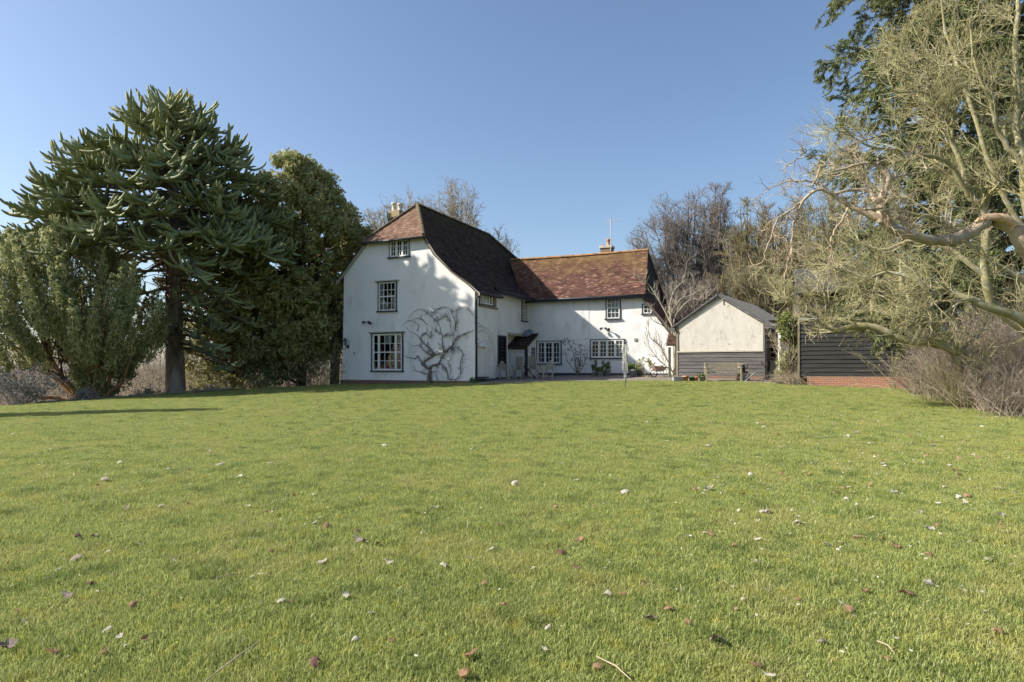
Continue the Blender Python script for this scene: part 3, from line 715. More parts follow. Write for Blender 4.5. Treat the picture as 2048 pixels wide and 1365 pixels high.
MB().box((-.55, YW - .33, 5.08), (6.12, YW - .29, 5.25)).box((-.02, 2.36, 5.12), (.03, 6.9, 5.3)).build('fascia_infill', M['black'], house)  # boards added to stop sunlight leaking between gutter and roof edge
gutter([(.30, -.10, 4.88), (.10, .02, 4.72), (.05, .05, 4.55), (.05, .05, .95)], 'downpipe', .042)
for z in (1.4, 2.6, 3.8): MB().lathe([(.055, z), (.055, z + .05)], 10, (.05, .05, 0)).build('pipe_collar', M['black'], house)

# rear wing roof
yr = YW + 2.5
def wingtint(c, tn, rr):
    return np.clip(tn + .55 * (rr.random(len(tn)) > .965) + (rr.random(len(tn)) < .2) * -.25, 0, 1)
eL = (-.62, YW - .30, 5.27); eR = (6.12, YW - .32, 5.30); tL = (-2.6, yr, 8.02); tR = (5.62, yr, 7.98)
wq = [((-.62, YW - .30, 5.27), (6.20, YW - .32, 5.28), (-2.75, yr, 8.02), (5.72, yr, 7.98))]
V, Qs, T = tiles(wq, rt, tintf=wingtint, sag=lambda V: -.06 * np.sin(np.clip((V[:, 0] + 2) / 7.8, 0, 1) * np.pi) * np.clip((V[:, 2] - 5.2) / 2.8, 0, 1) + .012 * np.sin(V[:, 0] * 2.7 + V[:, 2]))
r3 = npmesh('roof', V, Qs, M['tile_wing'], house, attrs={'tint': T}); under(wq, .085).build('roof_deck', M['darkwood'], r3)
bq = [((-2.75, yr + 2.8, 5.3), (6.2, yr + 2.8, 5.3), (-2.75, yr, 8.02), (5.72, yr, 7.98))]
V, Qs, T = tiles(bq, rt, row=.2, tw=.33); r4 = npmesh('roof', V, Qs, M['tile_wing'], house, attrs={'tint': T}); under(bq).build('roof_deck', M['darkwood'], r4)
for a, b in (((-2.6, -.0, 8.05), (1.5, 0, 7.99)), ((1.5, 0, 7.99), (5.72, 0, 8.02))): ridge((a[0], yr, a[2]), (b[0], yr, b[2]), M['ridge_orange'], r3, .10)
gutter([(-.55, YW - .36, 5.22), (2.8, YW - .37, 5.21), (6.15, YW - .38, 5.23)], r=.055)
# boarded gable end of the wing and its brick-edged lean-to
gb = MB()
zz = 4.0
while zz < 7.9:
    t = max(0, (zz - 5.25) / 2.7); ya = YW - .02 + 2.45 * t; yb = YW + 5.1 - 2.45 * t; xx = 6.02 - .42 * t
    gb.add([(xx, ya, zz), (xx, yb, zz), (xx + .012, yb, zz), (xx + .03, ya, zz), (xx - .03, ya + .1, zz + .2), (xx - .03, yb - .1, zz + .2)], [(0, 1, 5, 4)]); zz += .17
zs = 4.0
g2 = MB()
while zs < 7.85:
    t = max(0, (zs - 5.25) / 2.75); t2 = max(0, (zs + .17 - 5.25) / 2.75); xx = 6.06 - .40 * t
    ya, yb = YW + 2.5 * t, YW + 5.0 - 2.5 * t; ya2, yb2 = YW + 2.5 * t2, YW + 5.0 - 2.5 * t2
    g2.add([(xx + .03, ya, zs), (xx + .03, yb, zs), (xx - .015, yb2, zs + .17), (xx - .015, ya2, zs + .17), (xx - .02, ya, zs), (xx - .02, yb, zs)], [(0, 1, 2, 3), (4, 5, 1, 0)]); zs += .17
g2.build('weatherboard_gable', M['board_black'], house)
cq = [((xR0 + .12, YW - .2, zR0 - .12), (xR0 + .12, YW + 5.3, zR0 - .12), (6.06, YW - .2, 5.20), (6.06, YW + 5.2, 5.20))]
V, Qs, T = tiles(cq, rt); r5 = npmesh('roof', V, Qs, M['tile_wing'], house, attrs={'tint': T}); under(cq).build('roof_deck', M['darkwood'], r5)
xa, za, xb, zb = 6.05, 5.20, xR0 + .1, zR0 - .1
MB().add([(xa, YW - .21, za - .20), (xb, YW - .21, zb - .20), (xb, YW - .21, zb), (xa, YW - .21, za), (xa, YW, za - .2), (xb, YW, zb - .2)], [(0, 1, 2, 3), (0, 4, 5, 1)]).build('verge_board', M['darkwood'], house)

# porch with a lean-to roof
zf = front(1035, 693, 5.73)[1]; pz = side(1072, 667, .1)[1]
pq = [((-1.02, 5.50, zf - .03), (.20, 5.50, zf - .03), (-1.02, YW, pz), (.20, YW, pz))]
V, Qs, T = tiles(pq, rt); r6 = npmesh('porch_roof', V, Qs, M['tile_main'], house, attrs={'tint': T}); under(pq).build('roof_deck', M['darkwood'], r6)
MB().box((-1.0, 5.76, ZB), (.0, 5.80, zf - .12)).build('porch_panel', M['render'], house)
MB().box((-1.0, 5.68, zf - .16), (.14, 5.75, zf - .11)).box((-.02, 5.70, .9), (.11, 5.82, zf - .16)).box((.11, 5.70, .9), (.14, 5.76, zf - .16)).build('porch_post', M['black'], house)
MB().add([(.09, 5.75, ZB), (.09, YW, ZB), (.09, YW, pz - .1), (.09, 5.75, zf - .12)], [(0, 1, 2, 3)]).build('porch_side', M['render'], house)
u0, _ = side(1060.5, 700, .09); u1, _ = side(1071, 700, .09); z1 = side(1066, 692, .09)[1]; z0 = 1.12
pd = MB().box((.075, u0, z0), (.11, u1, z0 + .95)).box((.075, u0, z0 + .95), (.11, u0 + .1, z1)).box((.075, u1 - .1, z0 + .95), (.11, u1, z1)).box((.075, u0 + .1, z1 - .1), (.11, u1 - .1, z1)).box((.08, (u0 + u1) / 2 - .02, z0 + .95), (.108, (u0 + u1) / 2 + .02, z1 - .1))
for k in (1, 2): pd.box((.08, u0 + .1, z0 + .95 + (z1 - z0 - 1.05) * k / 3 - .015), (.106, u1 - .1, z0 + .95 + (z1 - z0 - 1.05) * k / 3 + .015))
pdo = pd.build('door', M['white'], house)
MB().box((.092, u0 + .1, z0 + .95), (.096, u1 - .1, z1 - .1)).build('pane', M['lead'], pdo)

# chimneys
def chimney(cx, cy, w, d, z0, z1, capz, pots, mshaft, mcap, potm, collar=True):
    c = MB().box((cx - w / 2, cy - d / 2, z0), (cx + w / 2, cy + d / 2, capz)).build('chimney', mshaft, house)
    MB().box((cx - w / 2 - .05, cy - d / 2 - .05, capz), (cx + w / 2 + .05, cy + d / 2 + .05, z1)).build('chimney_cap', mcap, c, bevel=.015)
    for dx, dy, r, h, m in pots:
        MB().lathe([(r * 1.1, z1), (r * 1.1, z1 + .05), (r * .92, z1 + .08), (r * .86, z1 + h - .1), (r * 1.08, z1 + h - .08), (r * 1.08, z1 + h), (r * .7, z1 + h), (r * .7, z1 + h - .15)], 16, (cx + dx, cy + dy, 0)).build('chimney_pot', m, c, True)
    return c
chimney(-6.05, 2.6, .72, .60, 6.5, 9.78, 9.36, [(-.17, 0, .135, .48, M['cream_pot']), (.17, .05, .135, .42, M['cream_pot'])], M['brick_chim'], M['brick_yellow'], None)
cxx = front(1214, 491, yr + .5)[0]
chimney(cxx, yr + .5, .66, .5, 7.2, 8.50, 8.36, [(.08, 0, .11, .42, M['terracotta']), (-.22, 0, .11, .07, M['terracotta'])], M['brick_chim'], M['lead_cap'], None)
# cables and small vents on the wing wall
vx, vz = front(1271.5, 680, YW)
vt = MB().box((vx - .08, YW - .03, vz - .08), (vx + .08, YW + .01, vz + .08))
for k in range(4): vt.box((vx - .07, YW - .045, vz - .065 + k * .035), (vx + .07, YW - .03, vz - .05 + k * .035))
vt.build('air_vent', M['stone_pot'], house)
xc = front(1178, 600, YW)[0]
MB().tube([(xc, YW - .03, 5.1), (xc, YW - .03, 3.1), (xc - 1.2, YW - .03, 2.98), (xc - 2.2, YW - .03, 3.0)], .008, 5).build('cable', M['grey_pot'], house)

def hobj(name, label, cat, xl, yl, z, group=None, rz=0):
    p = loc2w(xl, yl); return thing(name, label, cat, (p[0], p[1], z), HROT + rz, group)
# carriage lantern
lx, lz = front(696.5, 688, 0)
t = hobj('wall_lantern', 'black carriage lantern on a bracket at the left edge of the white gable', 'lantern', lx, -.02, lz)
MB().bar((0, 0, -.12), (0, -.22, -.16), .03).bar((0, -.22, -.16), (0, -.22, -.05), .025).box((-.06, -.0, -.22), (.06, -.03, -.06)).build('bracket', M['black'], t)
MB().lathe([(.05, -.05), (.085, .12), (.085, .15)], 6, (0, -.22, 0)).build('glass_body', M['glass'], t)
fr = MB().lathe([(.10, .14), (.11, .16), (.05, .24), (.03, .26), (.012, .30)], 6, (0, -.22, 0)).lathe([(.055, -.07), (.06, -.04)], 6, (0, -.22, 0))
for k in range(6):
    a = k * math.pi / 3; fr.bar((.05 * math.cos(a), -.22 + .05 * math.sin(a), -.05), (.085 * math.cos(a), -.22 + .085 * math.sin(a), .14), .014)
fr.build('frame', M['black'], t)
# twin floodlights
def flood(px, py, yl, label):
    x, z = front(px, py, yl); t = hobj('security_light', label, 'floodlight', x, yl - .02, z, 'twin floodlights on the white walls')
    MB().box((-.05, -.05, -.06), (.05, 0, .06)).bar((-.0, -.05, .0), (-.14, -.14, .03), .03).bar((0, -.05, 0), (.14, -.14, -.03), .03).build('bracket', M['black'], t)
    for s in (-1, 1):
        h = MB().lathe([(.035, 0), (.06, .05), (.075, .13), (.065, .13)], 12)
        o = h.build('lamp_head', M['black'], t, True); o.location = (s * .16, -.14, -s * .02); o.rotation_euler = (math.radians(115), 0, math.radians(s * 35))
    return t
flood(739, 645, 0, 'black twin floodlight above the large gable window'); flood(1212, 657.5, YW, 'black twin floodlight above the wide ground floor window of the rear wing')
# satellite dish on the porch roof
dx, dz = front(1056.5, 667, YW - .7)
t = hobj('satellite_dish', 'dark grey satellite dish above the tiled porch roof', 'satellite dish', dx, YW - .7, dz - .02)
ds = MB()
for i in range(6):
    pass
pr = [(.0, 0), (.1, .006), (.2, .026), (.28, .052), (.30, .06), (.30, .064), (.2, .034), (0, .01)]
o = MB().lathe([(max(r, .002), z) for r, z in pr], 24).build('dish', M['dish'], t, True); o.rotation_euler = (math.radians(48), 0, math.radians(-10)); o.scale = (.98, .9, .9)
MB().bar((0, .02, -.02), (0, .26, -.1), .04).bar((0, -.02, -.26), (.02, -.35, -.05), .018).box((-.03, -.40, -.07), (.05, -.33, .0)).build('arm', M['dish'], t)
# television aerial on the wing chimney
ax_, az_ = front(1222, 502, yr + .25)
t = hobj('television_aerial', 'thin metal television aerial on a pole beside the rear wing chimney', 'aerial', ax_, yr + .22, az_)
topz = front(1222, 438, yr + .25)[1] - az_
MB().tube([(0, 0, 0), (0, 0, topz)], .022, 6).build('pole', M['metal'], t)
a = MB().bar((-.35, 0, topz - .12), (.62, 0, topz - .12), .02)
for k in range(9): x = -.30 + k * .11; a.bar((x, -.01, topz - .12 - .06 - .05 * (k == 0)), (x, .01, topz - .12 + .06 + .1 * (k == 0)), .008).bar((x, -.14, topz - .12), (x, .14, topz - .12), .008)
a.build('elements', M['metal'], t)
# ================================================================== THE OUTBUILDINGS
OC = np.array([11.03, 28.0]); OX = np.array([.830, -.557]); OY = np.array([.557, .830])
ob = thing('outbuilding', 'low cream gabled outbuilding with grey boards along its foot behind the wooden bench', 'outbuilding', (OC[0], OC[1], 0), math.atan2(OX[1], OX[0]))
def ofr(px, py):
    k = (px - HX) / F; u = (k * OC[1] - OC[0]) / (OX[0] - k * OX[1]); return u, CH + (HY - py) / F * (OC[1] + u * OX[1])
uL, zL = ofr(1354, 651); uA, zA = ofr(1437, 592); _, zR = ofr(1526, 644)
zb0 = ofr(1440, 703)[1]; zR = min(zR, 3.55); gz = .75
wm = lambda u, z, d: (u, -d, z)
wall_sheet('wall', [(uL, zb0), (0, zb0 - .02), (0, zR), (uA, zA), (uL, zL)], [], wm, M['render_warm'], ob, .012, 8)
MB().add([(0, 0, gz), (0, 7, gz), (0, 7, zR), (0, 0, zR)], [(0, 1, 2, 3)]).add([(uL, 0, gz), (uL, 7, gz), (uL, 7, zL), (uL, 0, zL)], [(0, 1, 2, 3)]).build('wall', M['render_warm'], ob)
def boards(u0, u1, z0, z1, step, rr, d=0.0, name='weatherboards', m='board_grey', parent=None, mb=None, notch=None):
    b = MB(); z = z0; i = 0
    while z < z1 - .02:
        h = min(step, z1 - z); cuts = sorted([u0, u1] + [rr.uniform(u0, u1) for _ in range(2)])
        for a, c in zip(cuts[:-1], cuts[1:]):
            if c - a < .03: continue
            j = rr.uniform(-.006, .006); k = rr.uniform(-.006, .006)
            b.add([(a, -.035 - d + k, z + j), (c - .004, -.035 - d, z + j * .5), (c - .004, -.008 - d, z + h + .02), (a, -.008 - d, z + h + .02), (a, -.008 - d, z + j), (c - .004, -.008 - d, z + j * .5)], [(0, 1, 2, 3), (4, 5, 1, 0), (0, 3, 4), (1, 5, 2)])
        z += step; i += 1
    return b.build(name, M[m], parent)
rb = random.Random(4)
boards(uL + .04, -.02, gz + .42, zb0 - .03, .165, rb, parent=ob)
MB().box((uL, -.008, gz + .3), (0, .02, zb0)).build('backing', M['darkwood'], ob)
MB().box((uL + .02, -.03, gz), (-.02, .02, gz + .42)).build('brick_base', M['brick_dark'], ob)
MB().box((uL, -.075, zb0 - .035), (0, .0, zb0 + .02)).build('drip_board', M['teak'], ob)
MB().box((uL - .01, -.05, gz), (uL + .07, .02, zL - .05)).build('corner_post', M['teak2'], ob); MB().box((-.03, -.05, gz), (.05, .05, zR - .02)).build('corner_post', M['board_grey'], ob)
rf = MB(); th = .05
eLo = (uL - .32, zL - .17); eRo = (.42, zR - .26)
for (xa, za), (xb, zb) in ((eLo, (uA, zA + .10)), ((uA, zA + .10), eRo)):
    rf.add([(xa, -.14, za), (xb, -.14, zb), (xb, 7.2, zb), (xa, 7.2, za), (xa, -.14, za - th), (xb, -.14, zb - th), (xb, 7.2, zb - th), (xa, 7.2, za - th)], [(0, 1, 2, 3), (7, 6, 5, 4), (0, 4, 5, 1), (3, 2, 6, 7), (0, 3, 7, 4), (1, 5, 6, 2)])
orf = rf.build('roof', M['slate'], ob)
bt = MB()
for k in range(1, 22):
    y = -.14 + k * .34; (xa, za), (xb, zb) = (uA, zA + .10), eRo
    bt.bar((xa, y, za + .012), (xb, y, zb + .012), .035, .02)
bt.build('roof_seams', M['slate'], orf)
bb = MB()
for (xa, za), (xb, zb) in ((eLo, (uA, zA + .06)), ((uA, zA + .06), eRo)):
    bb.add([(xa, -.16, za - .05), (xb, -.16, zb - .06), (xb, -.16, zb - .0), (xa, -.16, za + .02), (xa, -.13, za - .09), (xb, -.13, zb - .11)], [(0, 1, 2, 3), (0, 4, 5, 1)])
bb.box((uL - .30, -.17, zL - .27), (uL - .05, -.0, zL - .14)).box((.0, -.17, zR - .30), (.34, .1, zR - .17))
bb.build('barge_board', M['board_grey'], ob)
MB().bar((uA, -.17, zA + .08), (uA, -.17, zA - .22), .035).build('finial', M['black'], ob)
MB().tube([(.34, -.1, zR - .34), (.2, -.04, zR - .62), (.14, -.04, zR - .7), (.14, -.04, gz)], .035, 8).tube([(.44, -.15, zR - .30), (.44, 7, zR - .30)], .05, 8).build('downpipe', M['black'], ob, True)

# link with the white door and painted pier
lk = thing('link_porch', 'white door and pier in the gap between the outbuilding and the black barn', 'porch', (0, 0, 0))
Yd = 29.0; xd = lambda px, Y=Yd: (px - HX) / F * Y; zd = lambda py, Y=Yd: CH + (HY - py) / F * Y
dr = MB().box((xd(1538), Yd, .85), (xd(1541), Yd + .06, zd(668))).box((xd(1561), Yd, .85), (xd(1564), Yd + .06, zd(668))).box((xd(1541), Yd, zd(670)), (xd(1561), Yd + .06, zd(667))).box((xd(1541), Yd + .02, .85), (xd(1561), Yd + .05, zd(720))).box((xd(1541), Yd + .02, zd(692)), (xd(1561), Yd + .05, zd(689))).box((xd(1541), Yd + .02, zd(680)), (xd(1561), Yd + .05, zd(672))).build('door', M['white'], lk)
MB().box((xd(1541), Yd + .03, zd(720)), (xd(1561), Yd + .045, zd(680))).build('pane', M['lead'], dr)
MB().box((xd(1534), Yd + .0, .85), (xd(1538), Yd + .08, zd(667))).box((xd(1534), Yd, zd(667)), (xd(1566), Yd + .08, zd(662))).build('door_frame', M['grey_pot'], lk)
MB().box((xd(1525), Yd + .1, .8), (xd(1620), Yd + .25, zd(668))).build('wall', M['render'], lk)
MB().box((xd(1520), Yd + .3, zd(668)), (xd(1640), Yd + .5, zd(640))).build('fascia_infill', M['darkwood'], lk)  # dark slab standing in for the shaded opening under the link roof
Yp = 26.6
MB().box(((1561 - HX) / F * Yp, Yp, .75), ((1597.5 - HX) / F * Yp, Yp + .25, CH + (HY - 664) / F * Yp)).build('pier', M['render'], lk)
MB().box(((1558 - HX) / F * Yp, Yp - .05, CH + (HY - 664) / F * Yp), ((1600 - HX) / F * Yp, Yp + .3, CH + (HY - 661) / F * Yp)).build('pier_cap', M['stone_pot'], lk)
MB().box((xd(1530), Yd - .6, .9), (xd(1552), Yd - .45, zd(722))).build('low_wall', M['grey_pot'], lk)
MB().add([(xd(1520), Yd - 1.9, 3.36), (xd(1640), Yd - 1.9, 3.36), (xd(1640), Yd + 1, 3.62), (xd(1520), Yd + 1, 3.62), (xd(1520), Yd - 1.9, 3.30), (xd(1640), Yd - 1.9, 3.30), (xd(1640), Yd + 1, 3.56), (xd(1520), Yd + 1, 3.56)], [(0, 1, 2, 3), (7, 6, 5, 4), (0, 4, 5, 1), (3, 2, 6, 7), (0, 3, 7, 4), (1, 5, 6, 2)]).build('roof', M['slate'], lk)

# barn
BC = np.array([(1597.5 - HX) / F * 25, 25.0]); BX = nrm(np.array([.93, -.367])); BY = np.array([-BX[1], BX[0]])
barn = thing('barn', 'black weatherboarded barn on an orange brick base at the right', 'barn', (BC[0], BC[1], 0), math.atan2(BX[1], BX[0]))
Lb = 5.0; zb = 1.22; zt = 4.55
boards(0, Lb, zb, zt, .165, rb, m='board_black', parent=barn)
MB().box((0, -.008, zb), (Lb, 6, zt)).build('wall', M['darkwood'], barn)
MB().box((-.03, -.05, zb - .02), (.03, .02, zt)).box((Lb - .04, -.05, zb), (Lb + .04, .02, zt)).build('corner_board', M['teak2'], barn)
MB().box((0.3, -.04, .3), (Lb + .1, .3, zb - .01)).build('brick_base', M['brick_orange'], barn)
MB().box((0, -.05, 3.42), (Lb, -.036, 3.47)).build('drip_board', M['grey_pot'], barn)
bq2 = [((-.1, -.25, zt - .1), (Lb + .2, -.25, zt - .1), (-.1, 2.8, zt + 1.25), (Lb + .2, 2.8, zt + 1.25))]
under([bq2[0], ((Lb + .2, 6.2, zt - .1), (-.1, 6.2, zt - .1), (Lb + .2, 2.8, zt + 1.25), (-.1, 2.8, zt + 1.25))]).build('roof', M['dark_slate'], barn)
MB().add([(-.002, 0, zt), (-.002, 6, zt), (-.002, 2.8, zt + 1.2)], [(0, 1, 2)]).build('gable_boards', M['board_black'], barn)
# white window of a shed beyond
wx = W(1882, 655, 27)
sh = thing('white_shed', 'pale shed wall with a white window glimpsed beyond the barn behind the trees', 'shed', (wx[0], 27, 0))
MB().box((-2.2, .05, .5), (2.2, 2.5, 3.5)).build('wall', M['board_black'], sh)
ww = MB().box((-.5, 0, 2.95), (.5, .05, 3.6)).build('window', M['white'], sh); MB().box((-.4, -.01, 3.05), (-.05, 0, 3.5)).box((.05, -.01, 3.05), (.4, -.01, 3.5)).build('pane', M['lead'], ww)

# small tiled hood on a post at the wing's far corner
Yh = 30.6; hx = (1344 - HX) / F * Yh
hd = thing('well_hood', 'small tiled hood on a timber post between the white wing and the cream outbuilding', 'hood', (hx, Yh, float(ground(hx, Yh))))
gzz = float(ground(hx, Yh)); zh = lambda py: CH + (HY - py) / F * Yh - gzz
MB().box((-.16, 0, 0), (-.05, .1, zh(695))).build('post', M['teak2'], hd)
V, Qs, T = tiles([((-.30, -.1, zh(690)), (.20, -.1, zh(690)), (-.02, .5, zh(664)), (.12, .5, zh(664)))], rt, row=.1)
hr = npmesh('roof', V, Qs, M['tile_hip'], hd, attrs={'tint': T}); under([((-.30, -.1, zh(690)), (.20, -.1, zh(690)), (-.02, .5, zh(664)), (.12, .5, zh(664)))]).build('roof_deck', M['darkwood'], hr)

# ================================================================== GARDEN FURNITURE
def gz_(x, y): return float(ground(x, y)) + .03
# arched-back armchairs, pale weathered wood
def arch_chair(label, px, Y, rz):
    x = (px - HX) / F * Y
    t = thing('garden_armchair', label, 'armchair', (x, Y, gz_(x, Y)), rz, 'arched lattice-back armchairs on the terrace')
    w = .30
    MB().box((-w, -.25, .40), (w, .27, .44)).box((-w, -.26, .34), (w, -.23, .40)).build('seat', M['teak'], t)
    for sx in (-1, 1):
        MB().box((sx * w - .03, -.27, 0), (sx * w + .03, -.21, .63)).build('leg', M['teak'], t)
        MB().bar((sx * w, .26, 0), (sx * w, .33, .70), .055).build('leg', M['teak'], t)
        MB().box((sx * w - .04, -.30, .63), (sx * w + .04, .33, .665)).build('armrest', M['teak'], t)
        MB().box((sx * w - .015, -.22, .10), (sx * w + .015, .27, .14)).build('stretcher', M['teak'], t)
    b = MB(); bk = lambda z: .26 + (z - .40) * .18
    # stepped, arched top rail
    top = [(-w, .66), (-w * .86, .69), (-w * .6, .72), (-w * .45, .79), (-w * .25, .84), (0, .86), (w * .25, .84), (w * .45, .79), (w * .6, .72), (w * .86, .69), (w, .66)]
    for (xa, za), (xb, zb_) in zip(top[:-1], top[1:]): b.bar((xa, bk(za), za), (xb, bk(zb_), zb_), .05, .04)
    b.bar((-w, bk(.5), .5), (w, bk(.5), .5), .04)
    for xx in (-.18, -.09, 0, .09, .18):
        zt_ = float(np.interp(xx, [p[0] for p in top], [p[1] for p in top])); b.bar((xx, bk(.5), .5), (xx, bk(zt_), zt_), .022, .03)
    for z in (.60, .70, .80): ww_ = w * (1 if z < .72 else .55); b.bar((-ww_, bk(z), z), (ww_, bk(z), z), .02, .028)
    b.build('backrest', M['teak'], t); return t
arch_chair('pale lattice-back wooden armchair at the left end of the terrace dining set', 1016, 31.0, math.radians(58))
arch_chair('pale lattice-back wooden armchair at the right end of the terrace dining set', 1089, 31.1, math.radians(-62))
def sling_chair(label, px, Y, rz):
    x = (px - HX) / F * Y
    t = thing('folding_chair', label, 'chair', (x, Y, gz_(x, Y)), rz, 'grey sling folding chairs on the terrace')
    w = .195
    MB().box((-w + .02, -.22, .41), (w - .02, .22, .425)).build('seat', M['sling'], t)
    b = MB().add([(-w + .02, .20, .45), (w - .02, .20, .45), (w - .02, .38, 1.05), (-w + .02, .38, 1.05), (-w + .02, .215, .45), (w - .02, .215, .45), (w - .02, .395, 1.05), (-w + .02, .395, 1.05)], [(0, 1, 2, 3), (7, 6, 5, 4), (0, 4, 5, 1), (3, 2, 6, 7), (0, 3, 7, 4), (1, 5, 6, 2)]).build('backrest', M['sling'], t)
    f = MB()
    for sx in (-1, 1): f.bar((sx * w, .18, .36), (sx * w, .39, 1.08), .035).bar((sx * w, -.24, .42), (sx * w, .24, .42), .03)
    f.bar((-w, .39, 1.07), (w, .39, 1.07), .03).build('frame', M['teak'], t)
    for sx in (-1, 1):
        MB().bar((sx * w, -.26, 0), (sx * w, .20, .62), .035).build('leg', M['teak'], t)
        MB().bar((sx * (w + .03), .28, 0), (sx * (w + .03), -.24, .62), .035).build('leg', M['teak'], t)
        MB().box((sx * w - .03, -.27, .62), (sx * w + .03, .27, .645)).build('armrest', M['teak'], t)
    return t
sling_chair('grey sling folding chair drawn up to the left side of the dark terrace table', 1036, 31.2, math.radians(-14))
sling_chair('grey sling folding chair drawn up to the right side of the dark terrace table', 1069, 31.6, math.radians(16))
x = (1055 - HX) / F * 32.3
t = thing('folding_table', 'dark slatted folding table between the chairs on the terrace', 'table', (x, 32.3, gz_(x, 32.3)))
tb = MB()
for k in range(9): tb.box((-.55, -.36 + k * .081, .70), (.55, -.36 + k * .081 + .07, .72))
tb.build('tabletop', M['darkwood'], t)
for sy in (-.28, .28):
    MB().bar((-.38, sy, 0), (.32, sy, .70), .05).build('leg', M['darkwood'], t); MB().bar((.38, sy, 0), (-.32, sy, .70), .05).build('leg', M['darkwood'], t)
MB().bar((-.3, -.28, .12), (-.3, .28, .12), .03).bar((.3, -.28, .12), (.3, .28, .12), .03).build('stretcher', M['darkwood'], t)

# park bench
Yb = 27.3; x = (1446 - HX) / F * Yb
t = thing('garden_bench', 'weathered slatted wooden bench in front of the cream outbuilding', 'bench', (x, Yb, float(ground(x, Yb)) + .01), math.radians(-9))
w = .70
s = MB()
for k in range(5): s.box((-w, -.22 + k * .095, .385), (w, -.14 + k * .095, .41))
s.build('seat', M['bench'], t)
b = MB()
for k in range(3): b.box((-w, .25 + k * .02, .48 + k * .085), (w, .27 + k * .02, .54 + k * .085))
b.box((-w - .03, .30, .72), (w + .03, .34, .79)).build('backrest', M['bench'], t)
for sx in (-1, 1):
    MB().box((sx * w - .035, -.27, 0), (sx * w + .035, -.20, .58)).build('leg', M['bench'], t)
    MB().bar((sx * w, .24, 0), (sx * w, .31, .80), .065).build('leg', M['bench'], t)
    MB().box((sx * w - .05, -.32, .575), (sx * w + .05, .28, .61)).build('armrest', M['bench'], t)
    MB().box((sx * w - .02, -.2, .10), (sx * w + .02, .24, .15)).build('stretcher', M['bench'], t)
MB().box((-w, -.25, .33), (w, -.22, .385)).build('apron', M['bench'], t)

# slatted table and folding chair right of the bench
Yt = 27.0; x = (1507 - HX) / F * Yt; z = float(ground(x, Yt)) + .03
t = thing('slatted_table', 'thin slatted garden table with crossed metal legs between the bench and ivy', 'table', (x, Yt, z), math.radians(-6))
tb = MB()
for k in range(8): tb.box((-.5, -.33 + k * .083, .71), (.5, -.33 + k * .083 + .07, .735))
tb.build('tabletop', M['rust'], t)
for a, b in (((-.42, -.25), (.36, -.25)), ((.42, -.25), (-.36, -.25)), ((-.42, .25), (.36, .25)), ((.42, .25), (-.36, .25))):
    MB().tube([(a[0], a[1], 0), (b[0], b[1], .71)], .011, 6).build('leg', M['metal'], t)
MB().tube([(0, -.25, .36), (0, .25, .36)], .01, 6).build('stretcher', M['metal'], t)
Yc = 26.7; x = (1535 - HX) / F * Yc; z = float(ground(x, Yc)) + .02
t = thing('bistro_chair', 'dark folding bistro chair beside the slatted table and the ivy', 'chair', (x, Yc, z), math.radians(70))
sb = MB()
for k in range(5): sb.box((-.19, -.2 + k * .08, .44), (.19, -.14 + k * .08, .455))
sb.build('seat', M['darkwood'], t)
bk = MB()
for z_ in (.66, .75, .83): bk.box((-.19, .2 + (z_ - .5) * .15, z_), (.19, .215 + (z_ - .5) * .15, z_ + .045))
bk.build('backrest', M['darkwood'], t)
for sx in (-.2, .2):
    MB().bar((sx, -.22, 0), (sx, .25, .88), .022).build('leg', M['lead'], t); MB().bar((sx * .9, .24, 0), (sx * .9, -.18, .45), .022).build('leg', M['lead'], t)
Yx = 27.5; x = (1489 - HX) / F * Yx
t = thing('grey_tub', 'square pale grey tub standing on the ground under the slatted table', 'tub', (x, Yx, float(ground(x, Yx)) + .02))
MB().prism([(-.17, 0), (.17, 0), (.19, .26), (-.19, .26)], -.15, .15).build('tub', M['grey_pot'], t); MB().box((-.20, -.17, .25), (.20, .17, .275)).build('rim', M['grey_pot'], t)
x = (1481 - HX) / F * 27.9
t = thing('watering_can', 'black watering can beside the right end of the wooden bench', 'watering can', (x, 27.7, float(ground(x, 27.7)) + .42), 0)
MB().lathe([(.12, 0), (.12, .22), (.08, .26), (.08, .27)], 14).build('body', M['lead'], t, True)
MB().tube([(.1, 0, .05), (.2, 0, .15), (.28, 0, .30)], .02, 6).build('spout', M['lead'], t); MB().tube([(-.11, 0, .08), (-.2, 0, .18), (-.1, 0, .33), (.04, 0, .27)], .012, 6).build('handle', M['lead'], t)
x = (1483 - HX) / F * 27.7
t = thing('wooden_crate', 'low upturned dark crate behind the bench end under the watering can', 'crate', (x, 27.7, float(ground(x, 27.7))), 0)
cr = MB()
for k in range(4): cr.box((-.2, -.2, .03 + k * .10), (.2, -.18, .11 + k * .10)).box((-.2, .18, .03 + k * .10), (.2, .2, .11 + k * .10)).box((-.2, -.18, .03 + k * .10), (-.18, .18, .11 + k * .10)).box((.18, -.18, .03 + k * .10), (.2, .18, .11 + k * .10))
cr.build('slats', M['darkwood'], t); MB().box((-.2, -.2, .40), (.2, .2, .42)).build('top', M['darkwood'], t)

